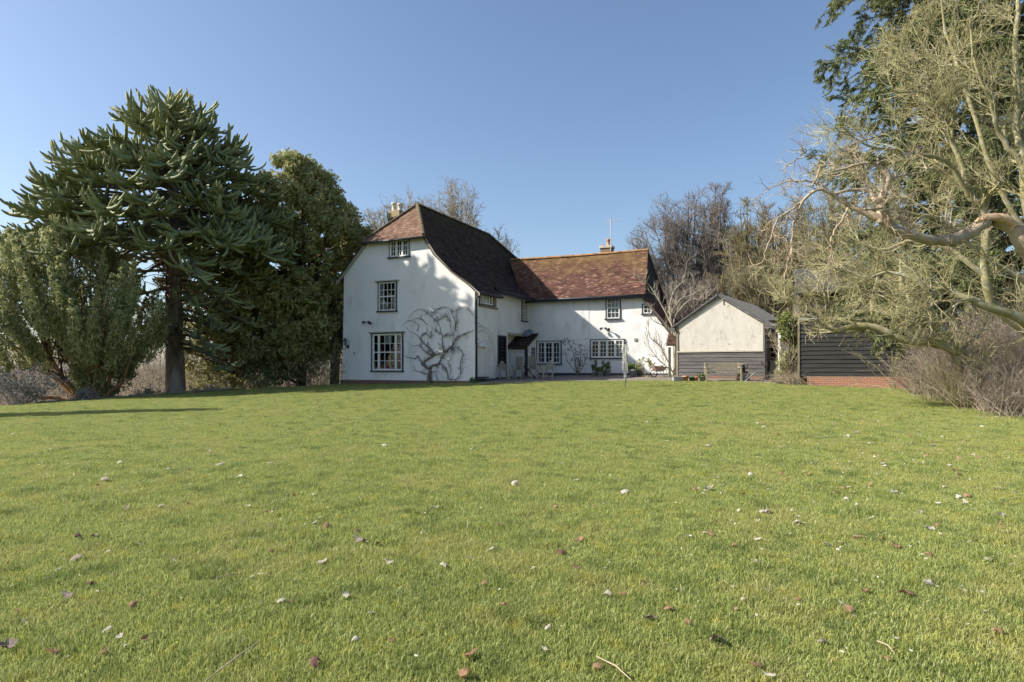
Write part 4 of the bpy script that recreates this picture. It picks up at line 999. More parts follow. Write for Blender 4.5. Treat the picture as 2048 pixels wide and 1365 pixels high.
# pots
def pot(name, label, px, Y, r, h, m, cat='plant pot', group=None, soil=True):
    x = (px - HX) / F * Y; t = thing(name, label, cat, (x, Y, float(ground(x, Y)) + .03), 0, group)
    MB().lathe([(r * .72, 0), (r * .95, h * .78), (r * 1.06, h * .78), (r * 1.08, h), (r * .95, h), (r * .9, h * .8)], 18).build('pot', M[m], t, True)
    if soil: MB().lathe([(r * .9, h * .78), (r * .9, h * .86)], 12).build('soil', M['darkwood'], t)
    return t
pot('flower_pot', 'larger orange terracotta pot at the left beside the green pot', 1371, 27.6, .125, .22, 'terracotta', group='pots in a row left of the bench')
pot('flower_pot', 'dark green plastic pot between the two terracotta pots', 1383.5, 27.55, .13, .18, 'green_pot', group='pots in a row left of the bench')
pot('flower_pot', 'smaller orange terracotta pot between the green pot and the grey pot', 1392, 27.5, .10, .17, 'terracotta', group='pots in a row left of the bench')
tgp = pot('flower_pot', 'round grey pot with low foliage just left of the wooden bench', 1404, 27.5, .13, .21, 'grey_pot', group='pots in a row left of the bench')
x = (1357 - HX) / F * 27.7
t = thing('zinc_trough', 'long low zinc trough at the left end of the row of pots', 'trough', (x, 27.7, float(ground(x, 27.7)) + .03))
MB().box((-.24, -.12, 0), (.24, .12, .17)).build('trough', M['grey_pot'], t, bevel=.01); MB().box((-.25, -.13, .165), (.25, .13, .18)).build('rim', M['metal'], t)
lr = np.random.default_rng(11)
def potplant(parent, h0, h, r, n, m='shrub_green', size=.05):
    C = lr.normal(0, 1, (14, 3)) * np.array([r * .45, r * .45, h * .28]) + np.array([0, 0, h0 + h * .5])
    V, Q, A = leaves(lr, C, n, np.full(14, r * .5), size, 2.2)
    npmesh('foliage', V, [Q], M[m], parent, attrs={'tint': A})
    S = np.zeros((9, 3)); S[:, 2] = h0; D = lr.normal(0, .45, (9, 3)); D[:, 2] = 1
    P, R = curves(lr, S, D, np.full(9, h * .8), np.full(9, .006), 5, .1); V, Q, A = tubes([(P, R)], 3); npmesh('stem', V, [Q], M['bark_dark'], parent)
potplant(tgp, .16, .12, .13, 30)
for px, Y, r, h, ph, lab in ((1190, 32.7, .15, .27, .42, 'left grey planter of a trio with bushy dark evergreen below the wide window'), (1201, 32.3, .13, .22, .30, 'middle and smallest grey planter of the trio below the wide window'), (1214, 32.5, .19, .34, .42, 'right and widest grey planter of the trio below the wide window'), (1265, 31.7, .20, .36, .38, 'pale grey planter with green plant behind the rotary dryer'), (1279, 31.6, .14, .28, .12, 'short dark planter near the wheelbarrow beside the pale planter')):
    t = pot('planter', lab, px, Y, r, h, 'grey_pot' if px != 1279 else 'plinth', cat='planter', group='grey planters along the white wing')
    potplant(t, h * .8, ph, r * 1.3, 42 if ph > .2 else 14)

# wheelbarrow
Yw = 31.0; x = (1318 - HX) / F * Yw
t = thing('wheelbarrow', 'old rusty wheelbarrow standing by the right end of the white wing', 'wheelbarrow', (x, Yw, gz_(x, Yw)), math.radians(8))
MB().add([(-.36, -.26, .56), (.34, -.26, .50), (.34, .26, .50), (-.36, .26, .56), (-.20, -.17, .30), (.16, -.17, .28), (.16, .17, .28), (-.20, .17, .30), (-.34, -.24, .55), (.32, -.24, .49), (.32, .24, .49), (-.34, .24, .55), (-.19, -.15, .32), (.15, -.15, .30), (.15, .15, .30), (-.19, .15, .32)],
         [(0, 4, 5, 1), (1, 5, 6, 2), (2, 6, 7, 3), (3, 7, 4, 0), (4, 7, 6, 5), (8, 9, 13, 12), (9, 10, 14, 13), (10, 11, 15, 14), (11, 8, 12, 15), (12, 13, 14, 15), (0, 1, 9, 8), (1, 2, 10, 9), (2, 3, 11, 10), (3, 0, 8, 11)]).build('tray', M['rust'], t)
wv = MB().tube([(-.26 + .17 * math.cos(a), 0, .18 + .17 * math.sin(a)) for a in [i * math.pi / 8 for i in range(17)]], .028, 6)
whl = wv.build('wheel', M['lead'], t, True); MB().tube([(-.26, -.05, .18), (-.26, .05, .18)], .05, 8).build('hub', M['rust'], whl)
for sy in (-.2, .2):
    MB().tube([(-.26, sy * .4, .18), (-.05, sy, .29), (.3, sy, .38), (.62, sy * 1.2, .50)], .016, 6).build('handle', M['metal'], t)
    MB().tube([(.14, sy, .32), (.24, sy, 0), (.34, sy, .0), (.3, sy, .36)], .014, 6).build('leg', M['metal'], t)
sk = MB().lathe([(.01, 0), (.14, .02), (.18, .12), (.13, .24), (.04, .30)], 10).build('sack', M['rust'], None, True)
tag(sk, 'crumpled brown sack slumped in the tray of the wheelbarrow', 'sack'); sk.location = (x + .02, Yw, gz_(x, Yw) + .32); sk.rotation_euler = (.2, .5, .3)

# rotary clothes dryer, folded under its lines
Yr = 24.2; x = (1250.5 - HX) / F * Yr; z = float(ground(x, Yr))
t = thing('rotary_clothes_dryer', 'folded rotary clothes dryer standing on the lawn before the white wing', 'clothes dryer', (x, Yr, z), 0)
top = CH + (HY - 684) / F * Yr - z
MB().tube([(0, 0, -.05), (0, 0, top)], .022, 10).build('pole', M['metal'], t, True)
MB().lathe([(.03, .0), (.04, .25), (.05, .28), (.05, .34), (.03, .36)], 10, (0, 0, .12)).build('ground_socket', M['metal'], t, True)
MB().lathe([(.045, top - .08), (.05, top - .02), (.03, top)], 10).build('hub', M['lead'], t, True)
for k in range(4):
    a = k * math.pi / 2 + .5; MB().bar((.05 * math.cos(a), .05 * math.sin(a), .38), (.075 * math.cos(a), .06 * math.sin(a), top + .02 * k), .028).build('arm', M['metal'], t)
ln = MB(); rr = random.Random(9)
for k in range(46):
    a0 = rr.uniform(0, 6.28); r0 = rr.uniform(.05, .10); zt_ = top - rr.uniform(.05, .75); dr_ = rr.uniform(.1, .45); wd = rr.choice([.0, .02, .03, .04, .12]); a1 = a0 + rr.uniform(-.7, .7)
    pts = []
    for i in range(9):
        s = i / 8; an = a0 + (a1 - a0) * s; rad = r0 + wd * math.sin(math.pi * s); pts.append((rad * math.cos(an), rad * math.sin(an), zt_ - dr_ * math.sin(math.pi * s)))
    ln.tube(pts, .0055, 4, False)
ln.build('lines', M['line'], t)
MB().lathe([(.02, .50), (.032, .9), (.03, 1.4), (.025, top - .15)], 9).build('folded_lines', M['cloth_grey'], t)

# low mossy wall along the left edge of the lawn
def lowwall(p0, p1, h, label, nseg=14):
    p0 = np.array(p0, float); p1 = np.array(p1, float); rr = random.Random(int(p0[0] * 7))
    t = thing('garden_wall', label, 'low wall', (p0[0], p0[1], 0)); b = MB(); c = MB()
    d = (p1 - p0); L = np.hypot(*d); e = d / L; nn = np.array([-e[1], e[0]])
    for i in range(nseg):
        a = p0 + d * (i / nseg); q = p0 + d * ((i + .97) / nseg); za = float(ground(*a)) ; zq = float(ground(*q))
        hh = h + rr.uniform(-.02, .02); j = rr.uniform(-.015, .015)
        for mb, w0, w1, lo, hi in ((b, -.13, .13, -.6, hh - .06), (c, -.17, .17, hh - .06, hh)):
            vs = []
            for P_, zz_ in ((a, za), (q, zq)):
                for ww_ in (w0 + j, w1 + j):
                    for h_ in (lo, hi): vs.append((P_[0] + nn[0] * ww_ - p0[0], P_[1] + nn[1] * ww_ - p0[1], zz_ + h_))
            mb.add(vs, [(0, 1, 3, 2), (4, 6, 7, 5), (0, 4, 5, 1), (2, 3, 7, 6), (1, 5, 7, 3), (0, 2, 6, 4)])
    b.build('brickwork', M['brick_dark'], t); c.build('coping', M['stone'], t)
lowwall((-18.6, 24.9), (-15.6, 27.8), .10, 'low moss-topped wall edging the lawn beside the feathery bush')
lowwall((-15.3, 28.1), (-13.0, 30.0), .12, 'low stone edging by the foot of the tall monkey puzzle tree', 10)
# ================================================================== TREES AND SHRUBS
def off(V, base): return V - np.array(base)[None]
def mesh_tubes(name, batches, sides, m, parent, base, attrn=None, smooth=False):
    if isinstance(sides, int): V, Q, A = tubes(batches, sides); Fs = [Q]
    else:
        Vs = []; Fs = []; As = []; b = 0
        for bt, s in zip(batches, sides):
            v, q, a = tubes([bt], s); Vs.append(v); Fs.append(q + b); As.append(a); b += len(v)
        V = np.concatenate(Vs); A = np.concatenate(As)
    return npmesh(name, off(V, base), Fs, M[m], parent, attrs={attrn: A} if attrn else None, smooth=smooth)

# ---- monkey puzzle
r_ = np.random.default_rng(21)
mp_base = at(350, 30.0); bx, by, bz = mp_base
mpz = thing('monkey_puzzle_tree', 'tall domed monkey puzzle tree with rope-like dark green branches at left', 'tree', mp_base)
tp, tr = resample([(bx, by, bz - .4), (bx + .02, by, bz + .3), (bx - .05, by, bz + 4), (bx - .08, by, bz + 8), (bx - .1, by, 12.4), (bx - .1, by, 13.8)], [.52, .43, .36, .30, .16, .05], 30)
V, Q, A = tubes([(tp[None], tr[None])], 16); V += r_.normal(0, .012, V.shape)
npmesh('trunk', off(V, mp_base), [Q], M['bark_red'], mpz)
ga = 2.399963
def puzzle(hs, rads, drop, rise, nb, bl, seed, dead=0.0, azf=None, tmin=.30, tw=.058):
    rg = np.random.default_rng(seed); prim = []; br = []; sub = []
    for i, (h, R_, dz) in enumerate(zip(hs, rads, drop)):
        az = i * ga + rg.normal(0, .15) if azf is None else azf[i]
        o = np.array([math.cos(az), math.sin(az), 0]); s0 = np.array([bx - .08, by, h]); R_ = R_ * (1 - (.06 if math.cos(az) > 0 else .15) * math.cos(az))
        K = 9; t = np.linspace(0, 1, K)[:, None]
        p1 = s0 + o * R_ * .45 + np.array([0, 0, rise[i]]); p2 = s0 + o * R_ + np.array([0, 0, dz])
        P = (1 - t) ** 2 * s0 + 2 * t * (1 - t) * p1 + t ** 2 * p2
        P[:, 2] += .35 * np.clip(t[:, 0] - .75, 0, 1) ** 1.2 * 2; P += np.cumsum(rg.normal(0, .03, P.shape), 0)
        az_ = math.atan2(o[1], o[0]); rho = np.hypot(P[:, 0] - bx + .1, P[:, 1] - by) / (1 - (.08 if math.cos(az_) > 0 else .17) * math.cos(az_))
        zm = np.interp(rho, [0, 1.5, 2.9, 4.2, 5.6, 6.3, 6.6, 7.2], [14.85, 14.8, 14.25, 12.9, 10.7, 8.9, 7.0, 3.0]) - .75; P[:, 2] = np.minimum(P[:, 2], zm + .15 * np.sin(i))
        Rr = .075 - .025 * t[:, 0]; prim.append((P, Rr, np.zeros(K)))
        n = int(nb * R_ / 5) + 4
        tq = tmin + (.28 if h < 10.5 and azf is None else 0); tt = tq + (1 - tq) * rg.random(n) ** .75
        for q in tt:
            k = min(int(q * (K - 1)), K - 2); f = q * (K - 1) - k; S = P[k] + (P[k + 1] - P[k]) * f; T = nrm(P[k + 1] - P[k])
            sd = nrm(np.cross(T, [0, 0, 1])) * (1 if rg.random() < .5 else -1)
            D = nrm(T * rg.uniform(.5, 1.1) + sd * rg.uniform(.5, 1.0) + np.array([0, 0, rg.uniform(-.45, .15)]))
            br.append((S, D, bl * rg.uniform(.6, 1.15) * (1.1 - .3 * q)))
    out = []
    out.append((np.stack([p[0] for p in prim]), np.stack([p[1] for p in prim]), np.stack([p[2] for p in prim])))
    S = np.stack([b[0] for b in br]); D = np.stack([b[1] for b in br]); L = np.array([b[2] for b in br])
    def ropes(S, D, L, rad, grav):
        N = len(S); K = 7; P = np.zeros((N, K, 3)); P[:, 0] = S; d = D.copy()
        for k in range(1, K):
            d = nrm(d + rg.normal(0, .07, (N, 3)) + np.array([0, 0, 1.]) * (grav * (k / K) ** 1.0)[:, None] if False else d + rg.normal(0, .07, (N, 3)) + np.array([0, 0, 1.]) * grav * (k / K))
            P[:, k] = P[:, k - 1] + d * (L / (K - 1))[:, None]
        prof_ = np.array([.75, 1, 1.05, 1.0, 1.0, .9, .38]); R = rad * rg.uniform(.85, 1.15, (N, 1)) * prof_[None]
        return P, R
    def fit(P, S):
        e = P[:, -1] - np.array([bx - .1, by, 0]); az = np.arctan2(e[:, 1], e[:, 0]); rho = np.hypot(e[:, 0], e[:, 1]) / (1 - np.where(np.cos(az) > 0, .08, .17) * np.cos(az))
        zm = np.interp(rho, [0, 1.5, 2.9, 4.2, 5.6, 6.3, 6.6, 7.2], [14.85, 14.8, 14.25, 12.9, 10.7, 8.9, 7.0, 3.0]) + rg.normal(0, .12, len(P))
        ov = np.clip(e[:, 2] - zm, 0, 2) ; k = np.clip(1 - ov / (np.abs(P[:, -1, 2] - S[:, 2]) + .55), .30, 1)[:, None, None]
        return S[:, None] + (P - S[:, None]) * k
    P, R = ropes(S, D, L, tw, .30); P = fit(P, S)
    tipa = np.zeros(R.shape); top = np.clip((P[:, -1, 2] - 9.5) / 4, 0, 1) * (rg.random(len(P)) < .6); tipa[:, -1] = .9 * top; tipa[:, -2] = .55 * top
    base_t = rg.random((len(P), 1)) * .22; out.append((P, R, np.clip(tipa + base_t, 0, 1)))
    # second order
    n2 = int(len(P) * .85); idx = rg.integers(0, len(P), n2); k = rg.integers(1, 5, n2); S2 = P[idx, k]; T = nrm(P[idx, k + 1] - P[idx, k])
    sd = nrm(np.cross(T, rg.normal(0, 1, (n2, 3)))); D2 = nrm(T + sd * rg.uniform(.4, .8, (n2, 1)) + np.array([0, 0, .12]))
    P2, R2 = ropes(S2, D2, L[idx] * rg.uniform(.5, .85, n2), tw * .95, .28); P2 = fit(P2, S2)
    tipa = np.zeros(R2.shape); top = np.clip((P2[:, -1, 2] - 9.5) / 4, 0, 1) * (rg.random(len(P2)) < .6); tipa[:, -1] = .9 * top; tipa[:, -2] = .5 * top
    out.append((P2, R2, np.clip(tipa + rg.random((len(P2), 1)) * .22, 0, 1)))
    return out
# crown: boughs whose tips are spread evenly over a dome
N = 175; rr_ = np.random.default_rng(3)
dr_, dz_ = np.array([0, 1.5, 2.9, 4.2, 5.6, 6.3, 6.6]), np.array([14.85, 14.8, 14.25, 12.9, 10.7, 8.9, 7.6])
ss = np.linspace(0, 1, 400) * 6; rs_ = np.interp(ss, np.arange(7), dr_); zs_ = np.interp(ss, np.arange(7), dz_)
wt = (rs_ + .5) * np.hypot(np.gradient(rs_), np.gradient(zs_)); cum = np.cumsum(wt) / wt.sum()
kk = np.searchsorted(cum, (np.arange(N) + .5) / N); tr_h = rs_[kk]; tz_h = zs_[kk]
inn = rr_.uniform(0, 1, N); rads = np.maximum(tr_h - 1.25 - .9 * (inn > .62) * rr_.random(N), .3); tipz = tz_h - .95 - .5 * rr_.random(N) - .8 * (inn > .62)
hs = np.clip(tipz + .22 * rads - .5, 7.6, 13.0 - .5 * rr_.random(N)); drop = tipz - hs; rise = .05 + .25 * (drop < 0)
f = np.linspace(0, 1, N)
crown = puzzle(hs, rads, drop, rise, 18, 1.25, 5, tw=.058)
# the heavy skirt on the right-hand side, and the ragged lower boughs
az2 = np.array([-.3, .1, .5, -.7, -.1, .3, -.5, .15, -.9, .0])
N2 = len(az2); hs2 = np.linspace(9.2, 7.2, N2); rad2 = np.linspace(6.0, 5.0, N2) * rr_.uniform(.85, 1.05, N2)
skirt = puzzle(hs2, rad2, np.full(N2, -2.2) + rr_.normal(0, .3, N2), np.full(N2, .1), 14, 1.35, 6, azf=az2, tmin=.35, tw=.06)
az3 = np.array([3.0, -.3, 2.2, .3, -.9, 3.4, -.5, .1, 2.7, .5, 3.3, -.5, 1.0, -.1, 3.5, -.8, .2, 2.9, -.35, -.2, .4, 3.1, -.6, .05, 2.8, -.4, .3])
N3 = len(az3); hs3 = np.linspace(8.4, 2.4, N3); rad3 = np.where(np.abs(np.cos(az3)) > .6, np.where(np.cos(az3) > 0, 4.4, 3.4), 2.4) * rr_.uniform(.7, 1.1, N3) * np.linspace(1.0, .72, N3)
lower = puzzle(hs3, rad3, -.30 * rad3 + rr_.normal(0, .2, N3), np.full(N3, .15), 14, .9, 8, azf=az3, tmin=.22, tw=.048)
allb = crown + skirt + lower
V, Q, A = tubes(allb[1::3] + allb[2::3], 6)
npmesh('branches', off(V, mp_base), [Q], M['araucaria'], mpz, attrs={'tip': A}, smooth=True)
M['puzzle_limb'] = mat('monkey_puzzle_limbs', (.17, .155, .125), (.085, .09, .06), 4, .95, .01, 40)
mesh_tubes('limbs', allb[0::3], 7, 'puzzle_limb', mpz, mp_base, smooth=True)
# bare dead limbs and brown dead sprays near the trunk
dl = []
for pts in ([(-.2, -.2, 8.9), (-1.6, -.8, 8.2), (-2.9, -1.3, 7.4), (-3.6, -1.6, 6.6)], [(-.2, -.3, 8.0), (-1.4, -.6, 7.2), (-2.3, -.9, 6.3)], [(.1, -.4, 7.0), (1.8, -1.2, 6.5), (3.4, -1.8, 6.6), (4.2, -2, 7.4)], [(.0, -.5, 9.4), (-1.6, -2.2, 8.6), (-1.3, -2.8, 9.6), (-1.5, -3.0, 10.8)]):
    P, R = resample([(bx + a, by + b, c) for a, b, c in pts], [.08, .06, .045, .02][:len(pts)], 10); dl.append((P[None], R[None]))
mesh_tubes('dead_limb', dl, 7, 'puzzle_limb', mpz, mp_base)
rgd = np.random.default_rng(2); n = 150
S = np.stack([rgd.normal(bx - .1, .25, n), rgd.normal(by - .3, .2, n), rgd.choice([5.6, 4.6, 6.6, 3.0], n) + rgd.normal(0, .3, n)], 1)
D = rgd.normal(0, 1, (n, 3)); D[:, 2] -= .4; P, R = curves(rgd, S, D, rgd.uniform(.5, 1.3, n), np.full(n, .022), 6, .12, -.08)
M['dead_red'] = mat('dead_reddish_sprays', (.20, .085, .055), (.11, .065, .05), 3, .95)
mesh_tubes('dead_sprays', [(P, R)], 4, 'dead_red', mpz, mp_base)
# ivy on the trunk
C = np.stack([bx + rgd.uniform(.1, .4, 20), by - rgd.uniform(.2, .4, 20), bz + rgd.uniform(1.6, 3.2, 20)], 1)
V, Q, A = leaves(rgd, C, 22, np.full(20, .16), .07, 1.2); npmesh('ivy', off(V, mp_base), [Q], M['cedar'], mpz, attrs={'tint': A})

# ---- feathery bush at far left
bb_ = at(190, 27.0); Yb_ = 27.0
bush = thing('yew_bush', 'big feathery grey-green conifer bush with orange stems at the far left', 'conifer', bb_)
r_ = np.random.default_rng(31)
poly = [(-70, 560), (-40, 500), (0, 478), (30, 470), (60, 490), (100, 470), (118, 440), (150, 450), (185, 470), (215, 505), (228, 540), (262, 540), (285, 560), (305, 600), (328, 640), (322, 680), (290, 712), (262, 720), (235, 740), (180, 715), (120, 720), (60, 735), (20, 760), (-30, 765), (-80, 700)]
C, d = crown_points(r_, poly, Yb_, 2.9, 300, 3)
ctr = np.array([bb_[0], bb_[1], 2.2])
parts = []; tn = r_.random(len(C))
up = nrm(nrm(C - ctr) * np.array([.55, .55, .3]) + np.array([0, 0, 1.]))
for j in range(7):
    t = (j - 2.2) / 4.5; rad = np.interp(j, [0, 2, 4, 6], [.22, .28, .20, .07]) * (.8 + .5 * tn)
    cc = C + up * (t * (1.1 + .5 * tn))[:, None]
    X, Y_ = proj(cc); k = inpoly(X, Y_, [(p[0] + (6 if p[0] > 150 else -6), p[1] - 14 if p[1] < 650 else p[1] + 10) for p in poly])
    parts.append(leaves(r_, cc[k], 72, rad[k], .058, 2.8, shell=.4, tint=np.clip(tn[k] * .7 + j * .05, 0, 1), dirs=up[k]))
V, Fs, A = merge(parts); npmesh('foliage', off(V, bb_), Fs, M['yew_grey'], bush, attrs={'tint': A})
st = []
for (px, py, dy) in ((20, 745, -.3), (95, 700, -.8), (130, 640, -.5), (168, 600, -.6), (200, 610, -.9), (232, 620, -.6), (250, 650, -.2), (270, 680, -.5), (60, 600, .3), (180, 520, .2), (150, 560, 0), (215, 560, .4), (100, 560, .5), (20, 600, .6)):
    e = W(px, py, Yb_ + dy); s = np.array([bb_[0] + (px - 190) * .0045, bb_[1] + dy * .2, bb_[2] - .1]); m_ = (s + e) / 2 + np.array([(e[0] - s[0]) * .12, 0, -.18 * (abs(e[0] - s[0]) > 1.2) * 2])
    P, R = resample([s, s + (m_ - s) * .5 + np.array([0, 0, .05]), m_, e], [.10, .085, .07, .03], 12); st.append((P[None] + r_.normal(0, .01, (1, 12, 3)), R[None]))
stem = mesh_tubes('stem', st, 8, 'bark_orange', bush, bb_, smooth=True)
b0 = (np.concatenate([s[0] for s in st]), np.concatenate([s[1] for s in st]))
b1 = spawn(r_, *b0, 260, (.3, .8), (.25, .5), .35, .5, .25, 5); b2 = spawn(r_, *b1, 700, (.3, .8), (.4, .7), .2, .6, .2, 4)
mesh_tubes('twigs', [b1, b2], 4, 'bark_dark', bush, bb_)
# dark skirt of foliage between the stems
C, d = crown_points(r_, [(150, 750), (170, 700), (240, 690), (262, 740), (250, 775), (215, 798), (165, 792), (140, 770)], 27.3, .9, 90, 0)
V, Q, A = leaves(r_, C, 60, np.full(len(C), .3), .08, 2, tint=np.zeros(len(C)))
npmesh('lower_foliage', off(V, bb_), [Q], M['yew_dark'], bush, attrs={'tint': A})

def leafy_tree(name, label, cat, poly, Y, thick, n, nl, m, tpx, tbase, trunk, seed, lsize=.11, rad=.42, elong=2.4, bark='bark_dark', inset=4, group=None, tintdir=None, stretch=(1, 1, 1)):
    rg = np.random.default_rng(seed); base = (tpx - HX) / F * tbase, tbase, float(ground((tpx - HX) / F * tbase, tbase)) - .3
    t = thing(name, label, cat, base, 0, group)
    C, d = crown_points(rg, poly, Y, thick, n, inset)
    tn = rg.random(len(C)) * .75
    V, Q, A = leaves(rg, C, nl, rad * rg.uniform(.6, 1.3, len(C)), lsize, elong, shell=.45, tint=tn, stretch=stretch)
    npmesh('crown', off(V, base), [Q], M[m], t, attrs={'tint': A})
    P, R = resample(trunk, [.26, .22, .16, .05][:len(trunk)] if len(trunk) <= 4 else np.linspace(.26, .05, len(trunk)), 16)
    npt = [(P[None], R[None])]
    V, Q, A = tubes(npt, 10); npmesh('trunk', off(V, base), [Q], M[bark], t)
    # limbs reaching to clumps
    k = rg.choice(len(C), min(90, len(C)), replace=False); E = C[k]; h = np.clip((E[:, 2] - P[0, 2]) * rg.uniform(.35, .8, len(k)), .5, None)
    S = np.stack([np.interp(P[0, 2] + h, P[:, 2], P[:, i]) for i in range(3)], 1); Mi = (S + E) / 2 + np.array([0, 0, .3]); tt = np.linspace(0, 1, 7)[None, :, None]
    Pb = (1 - tt) ** 2 * S[:, None] + 2 * tt * (1 - tt) * Mi[:, None] + tt ** 2 * E[:, None] + rg.normal(0, .04, (len(k), 7, 3))
    Rb = np.linspace(.07, .015, 7)[None].repeat(len(k), 0); b1 = spawn(rg, Pb, Rb, 500, (.4, 1), (.2, .4), .3, .6, .05, 4)
    mesh_tubes('branches', [(Pb, Rb), b1], 4, bark, t, base); return t
yb = at(600, 34)
leafy_tree('yew_tree', 'broad dark bronze-green yew against the left corner of the white gable', 'yew tree',
    [(555, 335), (590, 316), (625, 320), (648, 350), (672, 360), (690, 398), (706, 425), (730, 450), (752, 462), (735, 490), (716, 512), (700, 552), (706, 575), (697, 640), (690, 700), (640, 720), (600, 745), (480, 750), (430, 640), (470, 540), (520, 430), (530, 370)],
    34, 3.3, 1000, 105, 'yew_dark', 600, 34, [(yb[0], 34, 0), (yb[0] + .2, 34, 3), (yb[0] + .1, 34, 7), (yb[0] + .2, 34, 11)], 41, .105, .40)
leafy_tree('yew_tree', 'small spray of dark yew reaching over the left edge of the white gable', 'yew tree',
    [(680, 560), (690, 572), (706, 566), (700, 590), (707, 600), (698, 620), (702, 640), (684, 650), (676, 600)], 32.6, .35, 46, 70, 'yew_dark', 668, 33.4, [((668 - HX) / F * 33.4, 33.4, 0), ((672 - HX) / F * 33.2, 33.2, 2.5), ((682 - HX) / F * 32.8, 32.8, 4.6), ((692 - HX) / F * 32.6, 32.6, 5.4)], 42, .09, .16, inset=0)
ob_ = at(475, 33)
leafy_tree('evergreen_oak', 'olive-yellow evergreen tree with a dark trunk behind the monkey puzzle', 'tree',
    [(358, 580), (385, 512), (425, 492), (470, 512), (520, 520), (580, 545), (600, 640), (590, 700), (560, 735), (500, 742), (440, 748), (380, 735), (355, 700)],
    33, 2.0, 360, 80, 'yew_olive', 475, 33, [(ob_[0], 33, -.4), (ob_[0] + .05, 33, 2), (ob_[0] - .1, 33, 4), (ob_[0], 33, 6)], 43, .10, .38)

# leafy and twiggy shrubs
def shrub(name, label, px, Y, w, h, seed, leafn=0, leafm='shrub_green', stems=60, sm='twig_olive', group=None, lsize=.06, lean=(0, 0), r=.009, spread=.55, levels=(3, 5)):
    rg = np.random.default_rng(seed); x = (px - HX) / F * Y; b = (x, Y, float(ground(x, Y)) - .03 - (.3 if px < 640 and Y > 23 and x < np.interp(Y, [22, 24, 28, 32.5, 36], [-21.5, -19.4, -15.4, -8.6, -8.2]) else 0))
    t = thing(name, label, 'shrub', b, 0, group)
    S = np.stack([rg.normal(x, w * .18, stems), rg.normal(Y, w * .18, stems), np.full(stems, b[2])], 1)
    D = np.stack([rg.normal(lean[0], spread, stems), rg.normal(lean[1], spread, stems), np.full(stems, 1.)], 1)
    L = h * rg.uniform(.7, 1.15, stems)
    b0 = curves(rg, S, D, L, np.full(stems, r), 7, .13, -.02, .3)
    b1 = spawn(rg, *b0, stems * levels[0], (.3, .9), (.3, .6), .2, .7, .1, 5, rmin=.004); b2 = spawn(rg, *b1, stems * levels[1], (.3, .9), (.4, .7), .1, .7, .1, 4, rmin=.003)
    mesh_tubes('stems', [b0, b1, b2], 3, sm, t, b)
    if leafn:
        C = b1[0][:, -1]; V, Q, A = leaves(rg, C, leafn, np.full(len(C), .12), lsize, 2.0)
        npmesh('leaves', off(V, b), [Q], M[leafm], t, attrs={'tint': A})
    return t
g_ = 'shrubs along the left edge of the lawn'
shrub('leafy_shrub', 'pale twiggy shrub close against the left foot of the white gable', 655, 33.0, 2.2, 2.3, 51, 5, 'yew_olive', 80, group=g_)
shrub('leafy_shrub', 'reddish-brown twiggy shrub under the dark yew left of the gable', 600, 33.2, 2.0, 2.0, 52, 4, 'yew_olive', 70, 'dead_red', group=g_)
shrub('leafy_shrub', 'low bright green shrub at the foot of the dark yew', 545, 32.2, 1.9, 1.25, 53, 16, 'shrub_green', 50, group=g_)
shrub('leafy_shrub', 'dull green shrub just right of the dark trunk behind the monkey puzzle', 505, 31.8, 1.6, 1.0, 54, 12, 'yew_olive', 45, group=g_)
shrub('leafy_shrub', 'ivy-dark shrub just left of the dark trunk behind the monkey puzzle', 440, 32.2, 1.6, 1.3, 55, 14, 'yew_dark', 45, group=g_)
shrub('leafy_shrub', 'sparse olive shrub right behind the monkey puzzle trunk', 395, 33, 2.0, 1.6, 56, 9, 'yew_olive', 55, group=g_)
shrub('grey_shrub', 'large silvery grey dead-looking shrub at the far left lawn edge', 45, 24.4, 1.8, 1.25, 57, 8, 'lavender', 110, 'lavender', lsize=.045, group=g_)
shrub('grey_shrub', 'small silvery tuft in front of the feathery bush', 172, 25.3, .5, .45, 58, 8, 'lavender', 40, 'lavender', lsize=.04, group=g_)
shrub('grey_shrub', 'low dry grey shrub beside the monkey puzzle trunk on its left', 300, 29.0, 1.0, .6, 59, 6, 'lavender', 60, 'dry', lsize=.04, group=g_)
shrub('grey_shrub', 'dry brownish tuft just right of the monkey puzzle trunk', 392, 29.6, .9, .5, 60, 5, 'lavender', 60, 'dry', lsize=.04, group=g_)
shrub('grey_shrub', 'straw-coloured low shrub between the monkey puzzle and the dark trunk', 430, 30.4, .9, .55, 61, 4, 'lavender', 60, 'dry', lsize=.04, group=g_)
shrub('bare_shrub', 'pale bare branching shrub seen in the gap left of the monkey puzzle trunk', 285, 34, 2.6, 2.6, 62, 0, stems=46, sm='twig_pale', r=.016, group=g_)
shrub('bare_shrub', 'brown bare shrub low under the feathery bush at the left', 110, 33, 3.2, 2.2, 63, 0, stems=70, sm='twig_pale', r=.014, group=g_)
shrub('bare_shrub', 'brown bare shrub in the gap right of the orange stems', 325, 38, 3.2, 2.6, 64, 0, stems=70, sm='twig_far', r=.014, group=g_)

